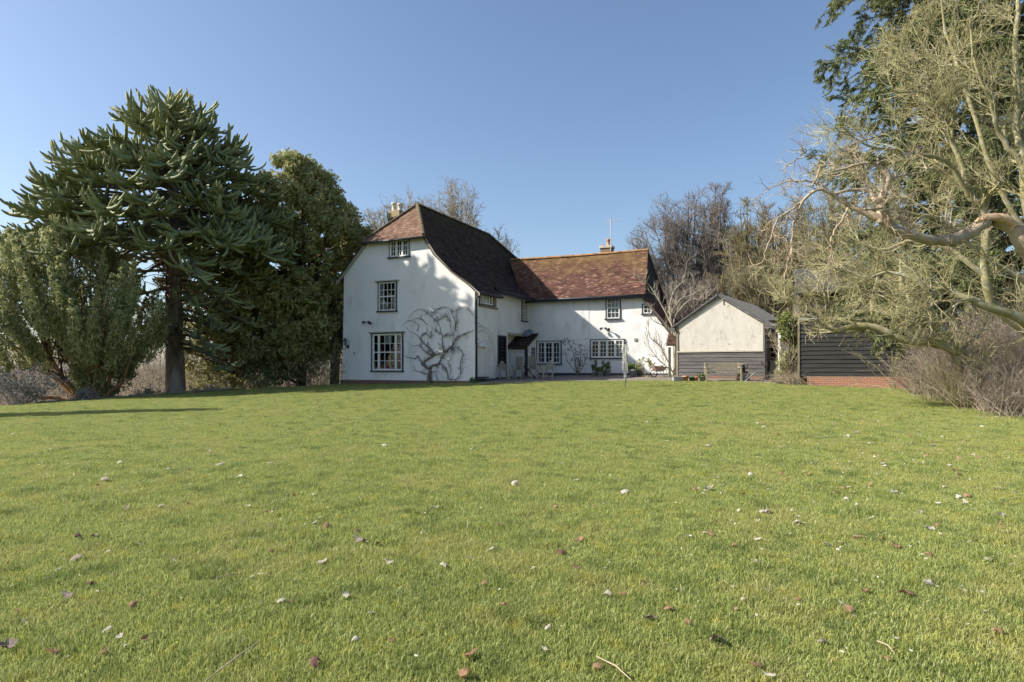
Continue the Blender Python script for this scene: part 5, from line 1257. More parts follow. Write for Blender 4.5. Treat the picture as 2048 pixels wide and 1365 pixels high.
# hedge and far wood that close the view (one uncountable mass)
rg = np.random.default_rng(71); n = 520
x = np.concatenate([rg.uniform(-42, -9, 300), rg.uniform(8, 55, 220)]); y = np.where(x < 0, rg.uniform(44, 60, n), rg.uniform(46, 64, n)); z = ground(x, y) - .3
S = np.stack([x, y, z], 1); D = np.stack([rg.normal(0, .25, n), rg.normal(0, .25, n), np.ones(n)], 1)
b0 = curves(rg, S, D, np.where(x < 0, 4.6, 7.5) * rg.uniform(.6, 1.1, n), np.full(n, .05), 7, .1)
b1 = spawn(rg, *b0, 4200, (.3, .9), (.3, .5), .1, .6, .2, 5, rmin=.014); b2 = spawn(rg, *b1, 13000, (.3, .9), (.4, .7), .1, .7, .1, 4, rmin=.011)
hw = mesh_tubes('far_woodland', [b0, b1, b2], 3, 'twig_far', None, (0, 0, 0)); tag(hw, 'mass of bare brown undergrowth and wood beyond the garden', 'woodland', kind='stuff')

# ---- bare deciduous trees behind the buildings
def crownb_h(H, spread): return min(.62, max(.36, spread * 1.15 / H))
def bare_tree(name, label, x, Y, top, spread, seed, m='twig_far', crownb=.35, n=(16, 130, 900, 3600), lean=0, rmin=.0135, r0=.28, group=None, up=.35, forks=3):
    rg = np.random.default_rng(seed); zb_ = float(ground(x, Y)) - .5; H = top - zb_; base = (x, Y, zb_)
    t = thing(name, label, 'tree', base, 0, group)
    cen = np.array([x + lean * .5, Y, top - H * crownb_h(H, spread)]); hv = top - cen[2]
    tr_ = []
    for k in range(forks):
        a = rg.uniform(0, 6.28); sp = spread * .3
        hh = H * (1 if k == 0 else rg.uniform(.85, .97)) * .9
        pts = [(x, Y, zb_), (x + .1 * math.cos(a), Y, zb_ + H * .2), (x + sp * .45 * math.cos(a) + lean * .4, Y + sp * .4 * math.sin(a), zb_ + hh * .5), (x + sp * math.cos(a) + lean, Y + sp * math.sin(a), zb_ + hh)]
        P, R = resample(pts, [r0, r0 * .8, r0 * .42, .03], 14); tr_.append((P, R))
    b0 = (np.stack([a[0] for a in tr_]), np.stack([a[1] for a in tr_])); b0[0][:, 2:-1] += rg.normal(0, .08, b0[0][:, 2:-1].shape)
    def cull(P):
        q = (P[:, -1] - cen) / np.array([spread, spread, hv]); return (q ** 2).sum(1) < 1.12 + rg.normal(0, .06, len(P))
    # scaffold limbs aimed at points spread over a rounded crown
    n1 = n[0] * 2; u = rg.normal(0, 1, (n1, 3)); u[:, 2] = np.where(u[:, 2] < -.3, -u[:, 2], u[:, 2]); E = cen + nrm(u) * np.array([spread, spread, hv]) * rg.uniform(.6, .96, (n1, 1))
    k = rg.integers(0, forks, n1); t0 = np.clip((E[:, 2] - zb_) / H * rg.uniform(.22, .60, n1), .16, .62) * 13; i0 = t0.astype(int); S = b0[0][k, i0]; rs = b0[1][k, i0]
    tt = np.linspace(0, 1, 12)[None, :, None]; Mi = S + (E - S) * np.array([.45, .45, .60]) + rg.normal(0, .25, (n1, 3))
    P1 = (1 - tt) ** 2 * S[:, None] + 2 * tt * (1 - tt) * Mi[:, None] + tt ** 2 * E[:, None]; P1[:, 2:] += np.cumsum(rg.normal(0, .035, (n1, 10, 3)), 1)
    b1 = (P1, np.minimum(rs * .5, r0 * .27)[:, None] * np.linspace(1, .14, 12)[None] + rmin)
    b2 = spawn(rg, *b1, n[1] * 3, (.35, .95), (.5, 1.2), .3, .55, .04, 7, .12, .01, .3, lens=np.full(n[1] * 3, spread * .42), rmin=rmin * 1.5, cull=cull, rmax=.05)
    b3 = spawn(rg, *b2, int(n[2] * 1.8), (.4, 1.0), (.6, 1.2), .15, .65, .04, 5, .12, .02, .4, lens=np.full(int(n[2] * 1.8), spread * .24), rmin=rmin * 1.15, cull=cull, rmax=.03)
    b4 = spawn(rg, *b3, int(n[3] * 1.7), (.4, 1.0), (.6, 1.2), .1, .7, .04, 4, .12, .02, .5, lens=np.full(int(n[3] * 1.7), spread * .14), rmin=rmin, cull=cull)
    V, Q, A = tubes([b0], 8); npmesh('trunk', off(V, base), [Q], M[m], t)
    mesh_tubes('crown', [b1, b2, b3, b4], [6, 4, 3, 3], m, t, base); return t
gb_ = 'bare trees showing above the farmhouse roof'; gc = 'bare trees behind the outbuilding'
fx = lambda px, Y: (px - HX) / F * Y; tz = lambda py, Y: CH + (HY - py) / F * Y
bare_tree('bare_tree', 'bare tree behind the cream chimney pots of the main roof', fx(795, 52), 52, tz(368, 52), 4.4, 81, 'twig_pale', .3, (24, 260, 1900, 5600), group=gb_, rmin=.012)
bare_tree('bare_tree', 'tallest bare tree rising directly behind the main roof ridge', fx(895, 52), 52, tz(356, 52), 4.0, 82, 'twig_pale', .3, (24, 260, 1900, 5600), group=gb_, rmin=.012)
bare_tree('bare_tree', 'lower bare tree at the far right of those behind the main roof', fx(965, 50), 50, tz(428, 50), 3.5, 83, 'twig_pale', .3, (22, 220, 1500, 4600), group=gb_, rmin=.012)
bare_tree('bare_tree', 'wide-spreading bare tree just right of the red-tiled wing roof', fx(1370, 60), 60, tz(378, 60), 6.0, 84, 'twig_far', .28, (20, 240, 1900, 6500), group=gc, r0=.45)
bare_tree('bare_tree', 'tallest bare tree standing above the peak of the cream outbuilding', fx(1432, 58), 58, tz(362, 58), 3.4, 85, 'twig_far', .3, (16, 160, 1200, 5000), group=gc, r0=.42)
bare_tree('bare_tree', 'olive-grey bare tree above the outbuilding roof, next right of the tallest', fx(1500, 46), 46, tz(395, 46), 3.0, 86, 'twig_olive_far', .2, (16, 160, 1200, 4600), group=gc)
bare_tree('bare_tree', 'olive-grey bare tree above the gap between outbuilding and barn', fx(1570, 44), 44, tz(385, 44), 3.2, 87, 'twig_olive_far', .2, (16, 160, 1200, 4600), group=gc)
bare_tree('bare_tree', 'olive-grey bare tree standing behind the barn roof', fx(1660, 42), 42, tz(330, 42), 4.0, 88, 'twig_olive_far', .2, (16, 160, 1200, 4600), group=gc)
for i, (px, Y, py, sp, mm, lb) in enumerate(((1330, 44, 560, 2.2, 'twig_far', 'low tangled bare tree beside the wing gable'), (1390, 42, 540, 2.2, 'twig_far', 'low tangled bare tree left of the outbuilding peak'), (1460, 42, 520, 2.4, 'twig_olive_far', 'low bushy bare tree right behind the outbuilding peak'), (1530, 40, 500, 2.4, 'twig_olive_far', 'low bushy bare tree above the right end of the outbuilding roof'))):
    bare_tree('bare_tree', lb, fx(px, Y), Y, tz(py, Y), sp, 90 + i, mm, .12, (16, 130, 900, 3200), group='low bare trees behind the outbuilding', r0=.14, up=.5, rmin=.011)

# ---- cedar at the top right
rg = np.random.default_rng(101); cb = (19.8, 22.5, 0.3)
ced = thing('cedar_tree', 'tall dark cedar with layered drooping boughs at the right edge', 'cedar', cb)
P, R = resample([(19.8, 22.5, .3), (19.8, 22.5, 8), (19.7, 22.5, 15), (19.6, 22.5, 24)], [.6, .48, .32, .08], 20)
V, Q, A = tubes([(P[None], R[None])], 14); npmesh('trunk', off(V, cb), [Q], M['bark_red'], ced)
BP = []; n = 125
for i in range(n):
    h = 3.0 + 19.5 * (i / n) + rg.normal(0, .15); az = math.pi + rg.uniform(-1.1, 1.0) if rg.random() < .93 else rg.uniform(0, 6.28)
    L_ = np.interp(h, [2, 4, 9, 12, 16, 20, 23], [7.2, 7.6, 7.9, 8.4, 7.8, 5.5, 2.5]) * rg.uniform(.72, 1.02)
    o = np.array([math.cos(az), math.sin(az), 0]); s = np.array([19.7, 22.5, h]); t = np.linspace(0, 1, 12)[:, None]
    p1 = s + o * L_ * .5 + np.array([0, 0, .7]); p2 = s + o * L_ + np.array([0, 0, -.55 + rg.normal(0, .3)])
    BP.append((1 - t) ** 2 * s + 2 * t * (1 - t) * p1 + t * t * p2 + np.cumsum(rg.normal(0, .03, (12, 3)), 0))
for (s, e_) in (((19.7, 22.5, 6), W(1712, 618, 20.2)), ((19.7, 22.5, 5.6), W(1740, 640, 19.6))):
    s = np.array(s); t = np.linspace(0, 1, 12)[:, None]; p1 = (s + e_) / 2 + np.array([0, 0, .5]); BP.append((1 - t) ** 2 * s + 2 * t * (1 - t) * p1 + t * t * e_)
n = len(BP); BP = np.stack(BP); BR = np.linspace(.09, .015, 12)[None].repeat(n, 0)
sp_ = spawn(rg, BP, BR, n * 30, (.6, 1.15), (.12, .24), .18, .5, -.12, 6, .1, -.05, .4)
sp2 = spawn(rg, *sp_, n * 80, (.4, .8), (.4, .6), .2, .6, -.15, 4, .1, -.07, .5)
mesh_tubes('boughs', [(BP, BR), sp_, sp2], [6, 3, 3], 'bark_dark', ced, cb)
C = []; Dd = []
for Pq in (sp_[0], sp2[0]):
    K = Pq.shape[1]
    for k in range(1, K): C.append(Pq[:, k]); Dd.append(nrm(Pq[:, k] - Pq[:, k - 1]))
for k in range(6, 12): C.append(BP[:, k]); Dd.append(nrm(BP[:, k] - BP[:, k - 1]))
C = np.concatenate(C); Dd = np.concatenate(Dd)
X, Yp_ = proj(C); vis = (X < 2330) & (Yp_ > -260)
C = C[vis]; Dd = Dd[vis]
V, Q, A = leaves(rg, C, 10, np.full(len(C), .095), .034, 5.5, dirs=Dd + np.array([0, 0, -.25]), stretch=(1, 1, .6))
npmesh('foliage', off(V, cb), [Q], M['cedar'], ced, attrs={'tint': A})

# ---- near bare trees on the right, limbs traced and then branched
sil_y = [0, 60, 170, 200, 270, 330, 400, 480, 560, 620, 660, 700, 760]; sil_x = [1830, 1740, 1700, 1650, 1590, 1555, 1505, 1490, 1500, 1540, 1580, 1660, 1820]
def cullR(P):
    X, Y = proj(P[:, -1]); X2, Y2 = proj(P[:, P.shape[1] // 2]); f = np.interp(Y, sil_y, sil_x) + rg.normal(0, 16, len(X)) - 12
    low = (Y > 700) & (X < 1880)
    return (X > f) & (P[:, :, 1].min(1) > 4.5) & (P[:, :, 2].min(1) > .7) & ~low & (X < 2500) & (Y > -250)
def limbtree(name, label, base_px, base_Y, limbs, n, seed, m, rmin, lens, up=.12, dep=.0, extra=None, group='bare spreading trees at the right edge', sides=(10, 5, 4, 3), rsc=1.0):
    global rg; rg = np.random.default_rng(seed)
    x = (base_px - HX) / F * base_Y; base = (x, base_Y, float(ground(x, base_Y)) - .1)
    t = thing(name, label, 'tree', base, 0, group); K = 26; Ps = []; Rs = []
    for pts, rs in limbs:
        w = [W(*p) if len(p) == 3 else np.array(p[1:]) for p in pts]
        P, R = resample(w, rs, K); R = R * rsc; P[1:-1] += rg.normal(0, .004, (K - 2, 3)) * 2; Ps.append(P); Rs.append(R * (1 + rg.normal(0, .03, K)))
    b0 = (np.stack(Ps), np.stack(Rs))
    V, Q, A = tubes([b0], sides[0]); npmesh('limbs', off(V, base), [Q], M[m], t, smooth=True)
    b1 = spawn(rg, *b0, n[0], (.5, 1.2), (.5, 1.1), .1, .45, up, 9, .16, .03, .3, lens=np.full(n[0], lens[0]), rmin=rmin * 2.2, cull=cullR, rmax=.035 if m != 'bark_near' else .008)
    b2 = spawn(rg, *b1, n[1], (.4, 1.1), (.5, 1.1), .1, .6, up * .7, 7, .17, .02, .35, lens=np.full(n[1], lens[1]), rmin=rmin * 1.5, cull=cullR)
    b3 = spawn(rg, *b2, n[2], (.4, 1.1), (.5, 1.1), .1, .65, up * .7, 5, .15, .02, .4, lens=np.full(n[2], lens[2]), rmin=rmin, cull=cullR)
    b4 = spawn(rg, *b3, n[3], (.3, .9), (.5, 1.1), .1, .7, up * .7, 4, .12, .02, .5, lens=np.full(n[3], lens[3]), rmin=rmin * .8, cull=cullR)
    mesh_tubes('branches', [b1, b2], [6, 5], m, t, base); mesh_tubes('twigs', [b3, b4], 3, 'twig_olive' if m != 'bark_near' else 'bark_near', t, base)
    return t
Y1 = 16.2
limbtree('bare_tree', 'low spreading mossy tree whose long limb reaches left across the black barn', 1950, Y1, [
    ([(1953, 818, Y1), (1945, 780, Y1), (1925, 735, Y1 - .1), (1903, 693, Y1 - .2), (1880, 662, Y1 - .3), (1834, 631, Y1 - .2), (1805, 603, Y1), (1803, 575, Y1), (1800, 520, Y1 + .3)], [.26, .22, .14, .12, .10, .09, .08, .06, .02]),
    ([(2120, 850, 15.0), (2048, 785, 15.2), (2005, 755, 15.4), (1965, 727, 15.6), (1905, 698, 15.8), (1870, 684, 15.9), (1841, 684, 16), (1798, 677, 16.1), (1750, 655, 16.2), (1712, 652, 16.3), (1675, 662, 16.4), (1665, 655, 16.4), (1639, 627, 16.5), (1600, 610, 16.6), (1570, 596, 16.6)], [.20, .19, .19, .16, .13, .12, .11, .10, .09, .08, .07, .06, .05, .04, .02]),
    ([(1665, 658, 16.4), (1661, 640, 16.4), (1667, 615, 16.4), (1650, 590, 16.3), (1645, 540, 16.2)], [.05, .045, .04, .03, .015]),
    ([(1905, 698, 15.8), (1880, 655, 15.8), (1862, 625, 15.9), (1820, 590, 15.8), (1790, 590, 15.7), (1740, 560, 15.5), (1690, 545, 15.3), (1640, 520, 15)], [.11, .10, .09, .08, .07, .055, .04, .02]),
    ([(1841, 684, 16), (1822, 640, 16), (1800, 610, 16), (1760, 590, 16), (1725, 575, 15.9), (1690, 530, 15.8), (1650, 470, 15.6)], [.09, .09, .08, .06, .05, .035, .015]),
], (60, 340, 1400, 2400), 111, 'bark_moss', .006, (1.5, .9, .55, .35), up=.15)
Y2 = 14.0
limbtree('bare_tree', 'tall mossy bare tree with two upright trunks near the right edge', 2140, Y2, [
    ([(2185, 870, Y2), (2120, 720, Y2), (2048, 640, Y2), (1989, 620, Y2), (1953, 605, Y2), (1922, 591, Y2 + .1), (1889, 577, Y2 + .2), (1860, 585, Y2 + .2), (1830, 560, Y2 + .3), (1780, 545, Y2 + .4), (1730, 555, Y2 + .5), (1680, 535, Y2 + .6), (1600, 530, Y2 + .8)], [.22, .17, .13, .115, .10, .09, .08, .07, .06, .05, .04, .03, .015]),
    ([(2120, 720, Y2 + .6), (2050, 660, Y2 + .6), (1985, 610, Y2 + .6), (1972, 555, Y2 + .5), (1968, 514, Y2 + .5), (1972, 438, Y2 + .4), (1958, 405, Y2 + .4), (1937, 390, Y2 + .4), (1922, 322, Y2 + .4), (1903, 278, Y2 + .4), (1911, 205, Y2 + .3), (1914, 132, Y2 + .3), (1890, 59, Y2 + .3), (1880, -60, Y2)], [.17, .15, .13, .115, .11, .10, .095, .085, .075, .07, .06, .05, .04, .015]),
    ([(2200, 870, Y2 - .3), (2110, 560, Y2 - .3), (2055, 420, Y2 - .3), (2046, 330, Y2 - .3), (2032, 260, Y2 - .2), (2037, 200, Y2 - .2), (2030, 100, Y2 - .2), (2036, 0, Y2 - .2), (2020, -120, Y2)], [.2, .17, .12, .10, .09, .085, .07, .05, .02]),
    ([(1903, 278, Y2 + .4), (1895, 240, Y2 + .5), (1880, 200, Y2 + .6), (1850, 170, Y2 + .6), (1790, 150, Y2 + .6)], [.06, .055, .045, .03, .012]),
    ([(1937, 390, Y2 + .4), (1900, 330, Y2 + .2), (1850, 310, Y2), (1790, 300, Y2 - .1), (1730, 290, Y2 - .2), (1680, 250, Y2 - .3)], [.08, .06, .05, .04, .025, .012]),
    ([(1937, 250, Y2 + .4), (1860, 190, Y2), (1800, 186, Y2 - .1), (1740, 195, Y2 - .2)], [.04, .03, .022, .01]),
    ([(2046, 330, Y2 - .3), (2000, 270, Y2 - .3), (1980, 200, Y2 - .5), (1950, 130, Y2 - .6), (1940, 40, Y2 - .6)], [.08, .06, .05, .035, .015]),
    ([(2048, 560, Y2 + 1.5), (1960, 510, Y2 + 1.5), (1880, 440, Y2 + 1.5), (1800, 420, Y2 + 1.5), (1720, 350, Y2 + 1.5), (1660, 330, Y2 + 1.5)], [.09, .075, .06, .05, .035, .015]),
    ([(2060, 480, Y2 + 2), (1990, 360, Y2 + 2), (1930, 180, Y2 + 2), (1860, 110, Y2 + 2), (1820, 40, Y2 + 2)], [.09, .075, .06, .04, .015]),
    ([(1972, 555, Y2 + .5), (1900, 500, Y2 + .8), (1830, 480, Y2 + 1), (1760, 500, Y2 + 1.2), (1690, 470, Y2 + 1.4), (1610, 450, Y2 + 1.6)], [.08, .07, .06, .045, .03, .012]),
], (120, 800, 3300, 5600), 112, 'bark_moss', .005, (1.6, .95, .6, .4), up=.2, rsc=.78)
Y3 = 9.0
nt = limbtree('bare_tree', 'near smooth-barked tree with a thick curving limb torn pale at its bend', 2250, Y3, [
    ([(2268, 955, Y3), (2200, 700, Y3), (2110, 560, Y3), (2048, 491, Y3), (2028, 458, Y3), (1993, 441, Y3), (1961, 447, Y3), (1937, 467, Y3 - .02), (1905, 480, Y3 - .05), (1861, 480, Y3 - .1), (1817, 470, Y3 - .1), (1782, 455, Y3 - .1), (1761, 440, Y3 - .1), (1729, 426, Y3 - .05), (1697, 412, Y3)], [.17, .14, .125, .115, .10, .09, .085, .08, .078, .075, .072, .068, .062, .045, .032]),
    ([(1697, 412, Y3), (1662, 388, Y3), (1638, 379, Y3), (1606, 403, Y3 + .1), (1591, 438, Y3 + .1), (1583, 482, Y3 + .2), (1580, 514, Y3 + .2), (1567, 549, Y3 + .3), (1571, 599, Y3 + .3)], [.032, .026, .022, .02, .018, .015, .012, .010, .006]),
    ([(1761, 446, Y3 - .1), (1762, 420, Y3 - .1), (1761, 404, Y3 - .1), (1770, 379, Y3 - .15), (1777, 359, Y3 - .2), (1765, 342, Y3 - .2), (1752, 331, Y3 - .2), (1729, 325, Y3 - .2), (1690, 338, Y3 - .2), (1655, 345, Y3 - .2)], [.06, .058, .052, .046, .04, .028, .022, .018, .013, .008]),
    ([(1761, 406, Y3 - .1), (1750, 398, Y3 - .1), (1742, 385, Y3), (1729, 379, Y3), (1700, 380, Y3), (1667, 388, Y3), (1640, 370, Y3 + .1), (1606, 362, Y3 + .1), (1570, 366, Y3 + .2), (1527, 381, Y3 + .2)], [.045, .035, .030, .026, .022, .020, .016, .013, .010, .005]),
    ([(1606, 403, Y3 + .1), (1575, 425, Y3 + .1), (1553, 441, Y3 + .2), (1539, 482, Y3 + .2), (1524, 526, Y3 + .2)], [.016, .013, .011, .009, .005]),
    ([(1697, 414, Y3), (1685, 440, Y3), (1665, 470, Y3), (1660, 520, Y3), (1656, 580, Y3)], [.018, .014, .011, .009, .004]),
    ([(1626, 372, Y3), (1640, 335, Y3 + .1), (1626, 313, Y3 + .1), (1590, 320, Y3 + .1), (1565, 340, Y3 + .1)], [.015, .013, .01, .008, .005]),
    ([(1790, 455, Y3 - .1), (1770, 420, Y3 - .3), (1750, 418, Y3 - .3), (1725, 420, Y3 - .3)], [.03, .024, .018, .009]),
    ([(1777, 359, Y3 - .2), (1800, 352, Y3 - .1), (1840, 345, Y3), (1870, 330, Y3)], [.018, .014, .010, .006]),
    ([(1755, 335, Y3 - .2), (1760, 310, Y3 - .2), (1790, 290, Y3 - .1)], [.014, .010, .006]),
], (56, 260, 800, 1200), 113, 'bark_near', .0032, (.55, .36, .26, .18), up=.10, sides=(14, 5, 4, 3))
# torn pale wood on the bend of the near limb
P, R = resample([W(2030, 455, Y3 - .085), W(2012, 442, Y3 - .085), W(1985, 438, Y3 - .07), W(1965, 441, Y3 - .06), W(1950, 448, Y3 - .055)], [.045, .062, .055, .045, .012], 12)
P[:, 2] += .022
V, Q, A = tubes([(P[None], R[None])], 9); V += rg.normal(0, .004, V.shape)
npmesh('torn_wood', off(V, np.array(nt.location)), [Q], M['torn'], nt)

# ---- bramble and stem shrubs, lower right
for i, (px, Y, w, h, lean, lb) in enumerate(((1930, 16.0, .9, 1.5, (-.55, -.1), 'spray of straight olive-brown stems leaning left at the foot of the low tree'), (1975, 15.2, 1.2, 1.3, (.3, -.1), 'brown stem thicket just right of the low tree trunk'), (1900, 17.6, 1.8, 1.9, (-.1, 0), 'purple-brown twiggy shrub between the barn base and the low tree'), (1960, 18.3, 2.2, 2.3, (0, 0), 'tall purple-brown twiggy shrub behind the low tree'), (2030, 17.2, 2.6, 2.6, (0, 0), 'big tangled bare shrub filling the lower right corner'), (2110, 15.5, 2.6, 2.3, (-.2, 0), 'tangled bare shrub running off the right edge'), (2040, 14.0, 1.6, 1.2, (.1, 0), 'nearest low tangle of bare stems by the right edge'), (1845, 20.5, 1.2, 1.2, (0, 0), 'thin bare shrub against the orange brick base of the barn'))):
    shrub('bare_shrub', lb, px, Y, w, h, 120 + i, 0, stems=int(110 * max(w / 1.6, .8)), sm='twig_bramble' if i != 0 else 'twig_olive', lean=lean, r=.009, spread=.45 if i else .28, group='tangled bare shrubs at the right', levels=(5, 11) if i else (2, 2))
rg = np.random.default_rng(140); n = 240
# briar sprays against the barn
shrub('briar', 'wiry dark briar arching in front of the black barn boards', 1790, 22.5, .8, 2.0, 141, 2, 'yew_olive', 16, 'twig_olive', lsize=.04)

# ---- ivy-clad climber at the pier and its dry skirt
x = (1580 - HX) / F * 26.3; b = (x, 26.3, float(ground(x, 26.3)))
iv = thing('ivy_climber', 'yellow-green ivy hanging over the pier between the outbuilding and the barn', 'climber', b)
rg = np.random.default_rng(150)
C, d = crown_points(rg, [(1556, 640), (1575, 625), (1600, 632), (1602, 680), (1598, 720), (1584, 722), (1580, 690), (1560, 676)], 26.3, .35, 150, 0)
V, Q, A = leaves(rg, C, 42, np.full(len(C), .13), .055, 1.6); npmesh('leaves', off(V, b), [Q], M['ivy'], iv, attrs={'tint': A})
C, d = crown_points(rg, [(1555, 715), (1568, 700), (1574, 740), (1565, 752), (1550, 750)], 26.2, .3, 40, 0)
V, Q, A = leaves(rg, C, 26, np.full(len(C), .12), .045, 2.0); npmesh('leaves', off(V, b), [Q], M['yew_grey'], iv, attrs={'tint': A})
n = 60; S = np.stack([rg.uniform(x - .35, x + .35, n), rg.uniform(26.1, 26.45, n), np.full(n, b[2])], 1); D = rg.normal(0, .12, (n, 3)); D[:, 2] = 1
b0 = curves(rg, S, D, rg.uniform(1.4, 2.8, n), np.full(n, .012), 9, .12); b1 = spawn(rg, *b0, 500, (.4, 1.2), (.15, .3), .1, .6, -.2, 5, rmin=.004)
mesh_tubes('stems', [b0, b1], 4, 'dry', iv, b)
x2 = (1588 - HX) / F * 25.2
t = thing('dry_shrub', 'mound of straw-coloured dry stems at the foot of the ivy-clad pier', 'shrub', (x2, 25.2, float(ground(x2, 25.2))))
n = 900; S = np.stack([rg.normal(x2, .30, n), rg.normal(25.5, .22, n), rg.uniform(.8, 1.15, n)], 1); D = rg.normal(0, .8, (n, 3)); D[:, 2] = np.abs(D[:, 2]) + .3; D[:, 1] -= .25
b0 = curves(rg, S, D, rg.uniform(.4, .85, n), np.full(n, .006), 7, .12, -.28)
mesh_tubes('stems', [b0], 3, 'dry', t, tuple(t.location))

# ---- fig-like small tree before the wing's right end
Yf = 31.0
rg = np.random.default_rng(160)
def smalltree(name, label, cat, base, limbs, m, n, lens, rmin, seed, up=.1, leafm=None, leafn=0, wig=.14, hook=0.0, group=None):
    rg = np.random.default_rng(seed); t = thing(name, label, cat, base, 0, group); K = 16
    Ps, Rs = zip(*[resample([W(*p) for p in pts], rs, K) for pts, rs in limbs]); b0 = (np.stack(Ps), np.stack(Rs))
    bs = [b0]; cur = b0
    for nn, ll in zip(n, lens):
        cur = spawn(rg, *cur, nn, (.4, 1.1), (.6, 1.2), .15, .6, up, 8, wig, hook, .35, lens=np.full(nn, ll), rmin=rmin); bs.append(cur)
    V, Q, A = tubes([b0], 8); npmesh('limbs', off(V, base), [Q], M[m], t, smooth=True)
    mesh_tubes('twigs', bs[1:], 4, m, t, base)
    if leafm:
        C = cur[0][:, -1]; V, Q, A = leaves(rg, C, leafn, np.full(len(C), .06), .05, 1.8); npmesh('leaves', off(V, base), [Q], M[leafm], t, attrs={'tint': A})
    return t
M['fig'] = mat('pale_fig_bark', (.42, .38, .30), (.30, .27, .20), 6, .9, .005, 50)
fb = at(1348, Yf)
smalltree('fig_tree', 'pale bare fig-like tree with upswept twigs before the wing and outbuilding', 'tree', fb, [
    ([(1348, 752, Yf), (1350, 700, Yf), (1349, 665, Yf), (1335, 632, Yf), (1322, 608, Yf), (1308, 585, Yf), (1296, 568, Yf), (1272, 548, Yf)], [.07, .065, .06, .05, .042, .03, .02, .008]),
    ([(1349, 665, Yf), (1342, 640, Yf - .2), (1340, 610, Yf - .3), (1351, 578, Yf - .4), (1372, 560, Yf - .5)], [.05, .04, .03, .02, .008]),
    ([(1335, 632, Yf), (1352, 612, Yf + .2), (1362, 598, Yf + .3), (1385, 590, Yf + .4), (1410, 575, Yf + .5)], [.04, .03, .026, .018, .008]),
    ([(1345, 745, Yf), (1332, 715, Yf - .2), (1318, 690, Yf - .3), (1300, 675, Yf - .5), (1296, 650, Yf - .6)], [.03, .024, .02, .014, .006]),
    ([(1340, 740, Yf), (1320, 722, Yf - .3), (1302, 700, Yf - .5), (1296, 682, Yf - .6)], [.025, .02, .014, .006]),
    ([(1349, 680, Yf), (1330, 655, Yf - .3), (1305, 640, Yf - .5), (1296, 618, Yf - .6)], [.03, .024, .016, .006]),
    ([(1346, 660, Yf), (1352, 630, Yf - .4), (1380, 600, Yf - .6), (1402, 600, Yf - .7), (1420, 590, Yf - .7)], [.035, .03, .022, .014, .006]),
], 'fig', (130, 420), (.75, .4), .0075, 161, .05, hook=.16, wig=.1)
sb_ = at(1155, 33.2)
smalltree('leafy_bush', 'small vase-shaped bush with a few reddish leaves between the ground floor wing windows', 'shrub', sb_, [
    ([(1155, 753, 33.2), (1152, 735, 33.2), (1146, 705, 33.2), (1137, 686, 33.2)], [.035, .028, .018, .006]),
    ([(1156, 753, 33.2), (1158, 735, 33.1), (1162, 715, 33), (1160, 695, 33)], [.03, .024, .016, .006]),
    ([(1155, 748, 33.2), (1145, 736, 33.2), (1135, 722, 33.2), (1130, 705, 33.1)], [.024, .02, .014, .006]),
    ([(1156, 748, 33.2), (1166, 734, 33), (1172, 716, 33), (1176, 704, 33)], [.024, .02, .014, .006]),
    ([(1155, 745, 33.2), (1164, 722, 33.4), (1168, 705, 33.5)], [.02, .015, .006])], 'climber', (50, 120), (.5, .25), .0045, 162, .2, 'redleaf', 3)
rl = at(1294, 31.4)
smalltree('leafy_bush', 'straggly grey-green bush between the planters and the wheelbarrow', 'shrub', rl, [
    ([(1292, 755, 31.4), (1288, 738, 31.4), (1284, 722, 31.4)], [.018, .012, .005]), ([(1294, 755, 31.4), (1300, 738, 31.3), (1302, 722, 31.3)], [.018, .012, .005]), ([(1293, 755, 31.4), (1276, 735, 31.4)], [.014, .005])],
    'twig_olive', (30, 80), (.35, .2), .004, 163, .2, 'yew_grey', 5)

# ---- trained climber on the gable
zx = lambda x, y: (660 + x / 4.876, 560 + y / 4.876)
paths = [[(975, 1000), (975, 880), (925, 830), (920, 790), (960, 770), (1000, 740), (990, 690), (950, 650), (900, 610), (880, 580)],
 [(980, 960), (980, 870), (1010, 830), (1060, 820), (1110, 720), (1180, 660), (1230, 580), (1310, 530), (1400, 490)],
 [(1110, 700), (1100, 640), (1095, 570), (1130, 540), (1200, 540)], [(1200, 540), (1230, 450), (1190, 330), (1160, 280), (1100, 262), (1040, 290), (1010, 320)],
 [(1060, 820), (1100, 830), (1140, 890), (1150, 960), (1200, 975), (1260, 950), (1280, 880), (1270, 810), (1300, 730), (1260, 670), (1200, 660)],
 [(1150, 960), (1180, 880), (1160, 810), (1190, 720), (1180, 670)], [(960, 870), (900, 830), (860, 740), (830, 770), (780, 760), (720, 740)],
 [(900, 610), (860, 640), (800, 640), (740, 600)], [(880, 580), (840, 530), (780, 500), (740, 460)],
 [(1090, 540), (1060, 430), (990, 360), (930, 300), (860, 290), (800, 330), (760, 400)], [(950, 440), (900, 390), (850, 375), (780, 400)],
 [(850, 500), (860, 440), (800, 400), (750, 405), (710, 450)], [(1010, 740), (960, 720), (900, 670), (870, 640)], [(1000, 742), (1060, 720), (1110, 700)],
 [(1395, 345), (1340, 280), (1280, 262), (1240, 310), (1240, 400), (1215, 500)], [(965, 920), (880, 900), (830, 880), (820, 840)], [(1100, 545), (1040, 500), (1030, 480)],
 [(1180, 470), (1160, 380), (1110, 360), (1050, 390)], [(980, 900), (1030, 900), (1040, 960), (1080, 1000)], [(880, 560), (930, 520), (980, 560), (1000, 480)]]
cb_ = loc2w(-2.0, -.1)
fx0, fz0 = front(*zx(975, 1000), -.06)
cb_ = loc2w(fx0, -.06); cbase = (cb_[0], cb_[1], 0)
cl = thing('wall_climber', 'bare looping trained climber spread over the lower right of the white gable', 'climber', (cb_[0], cb_[1], 0), HROT)
rg = np.random.default_rng(170); Ps = []; Rs = []
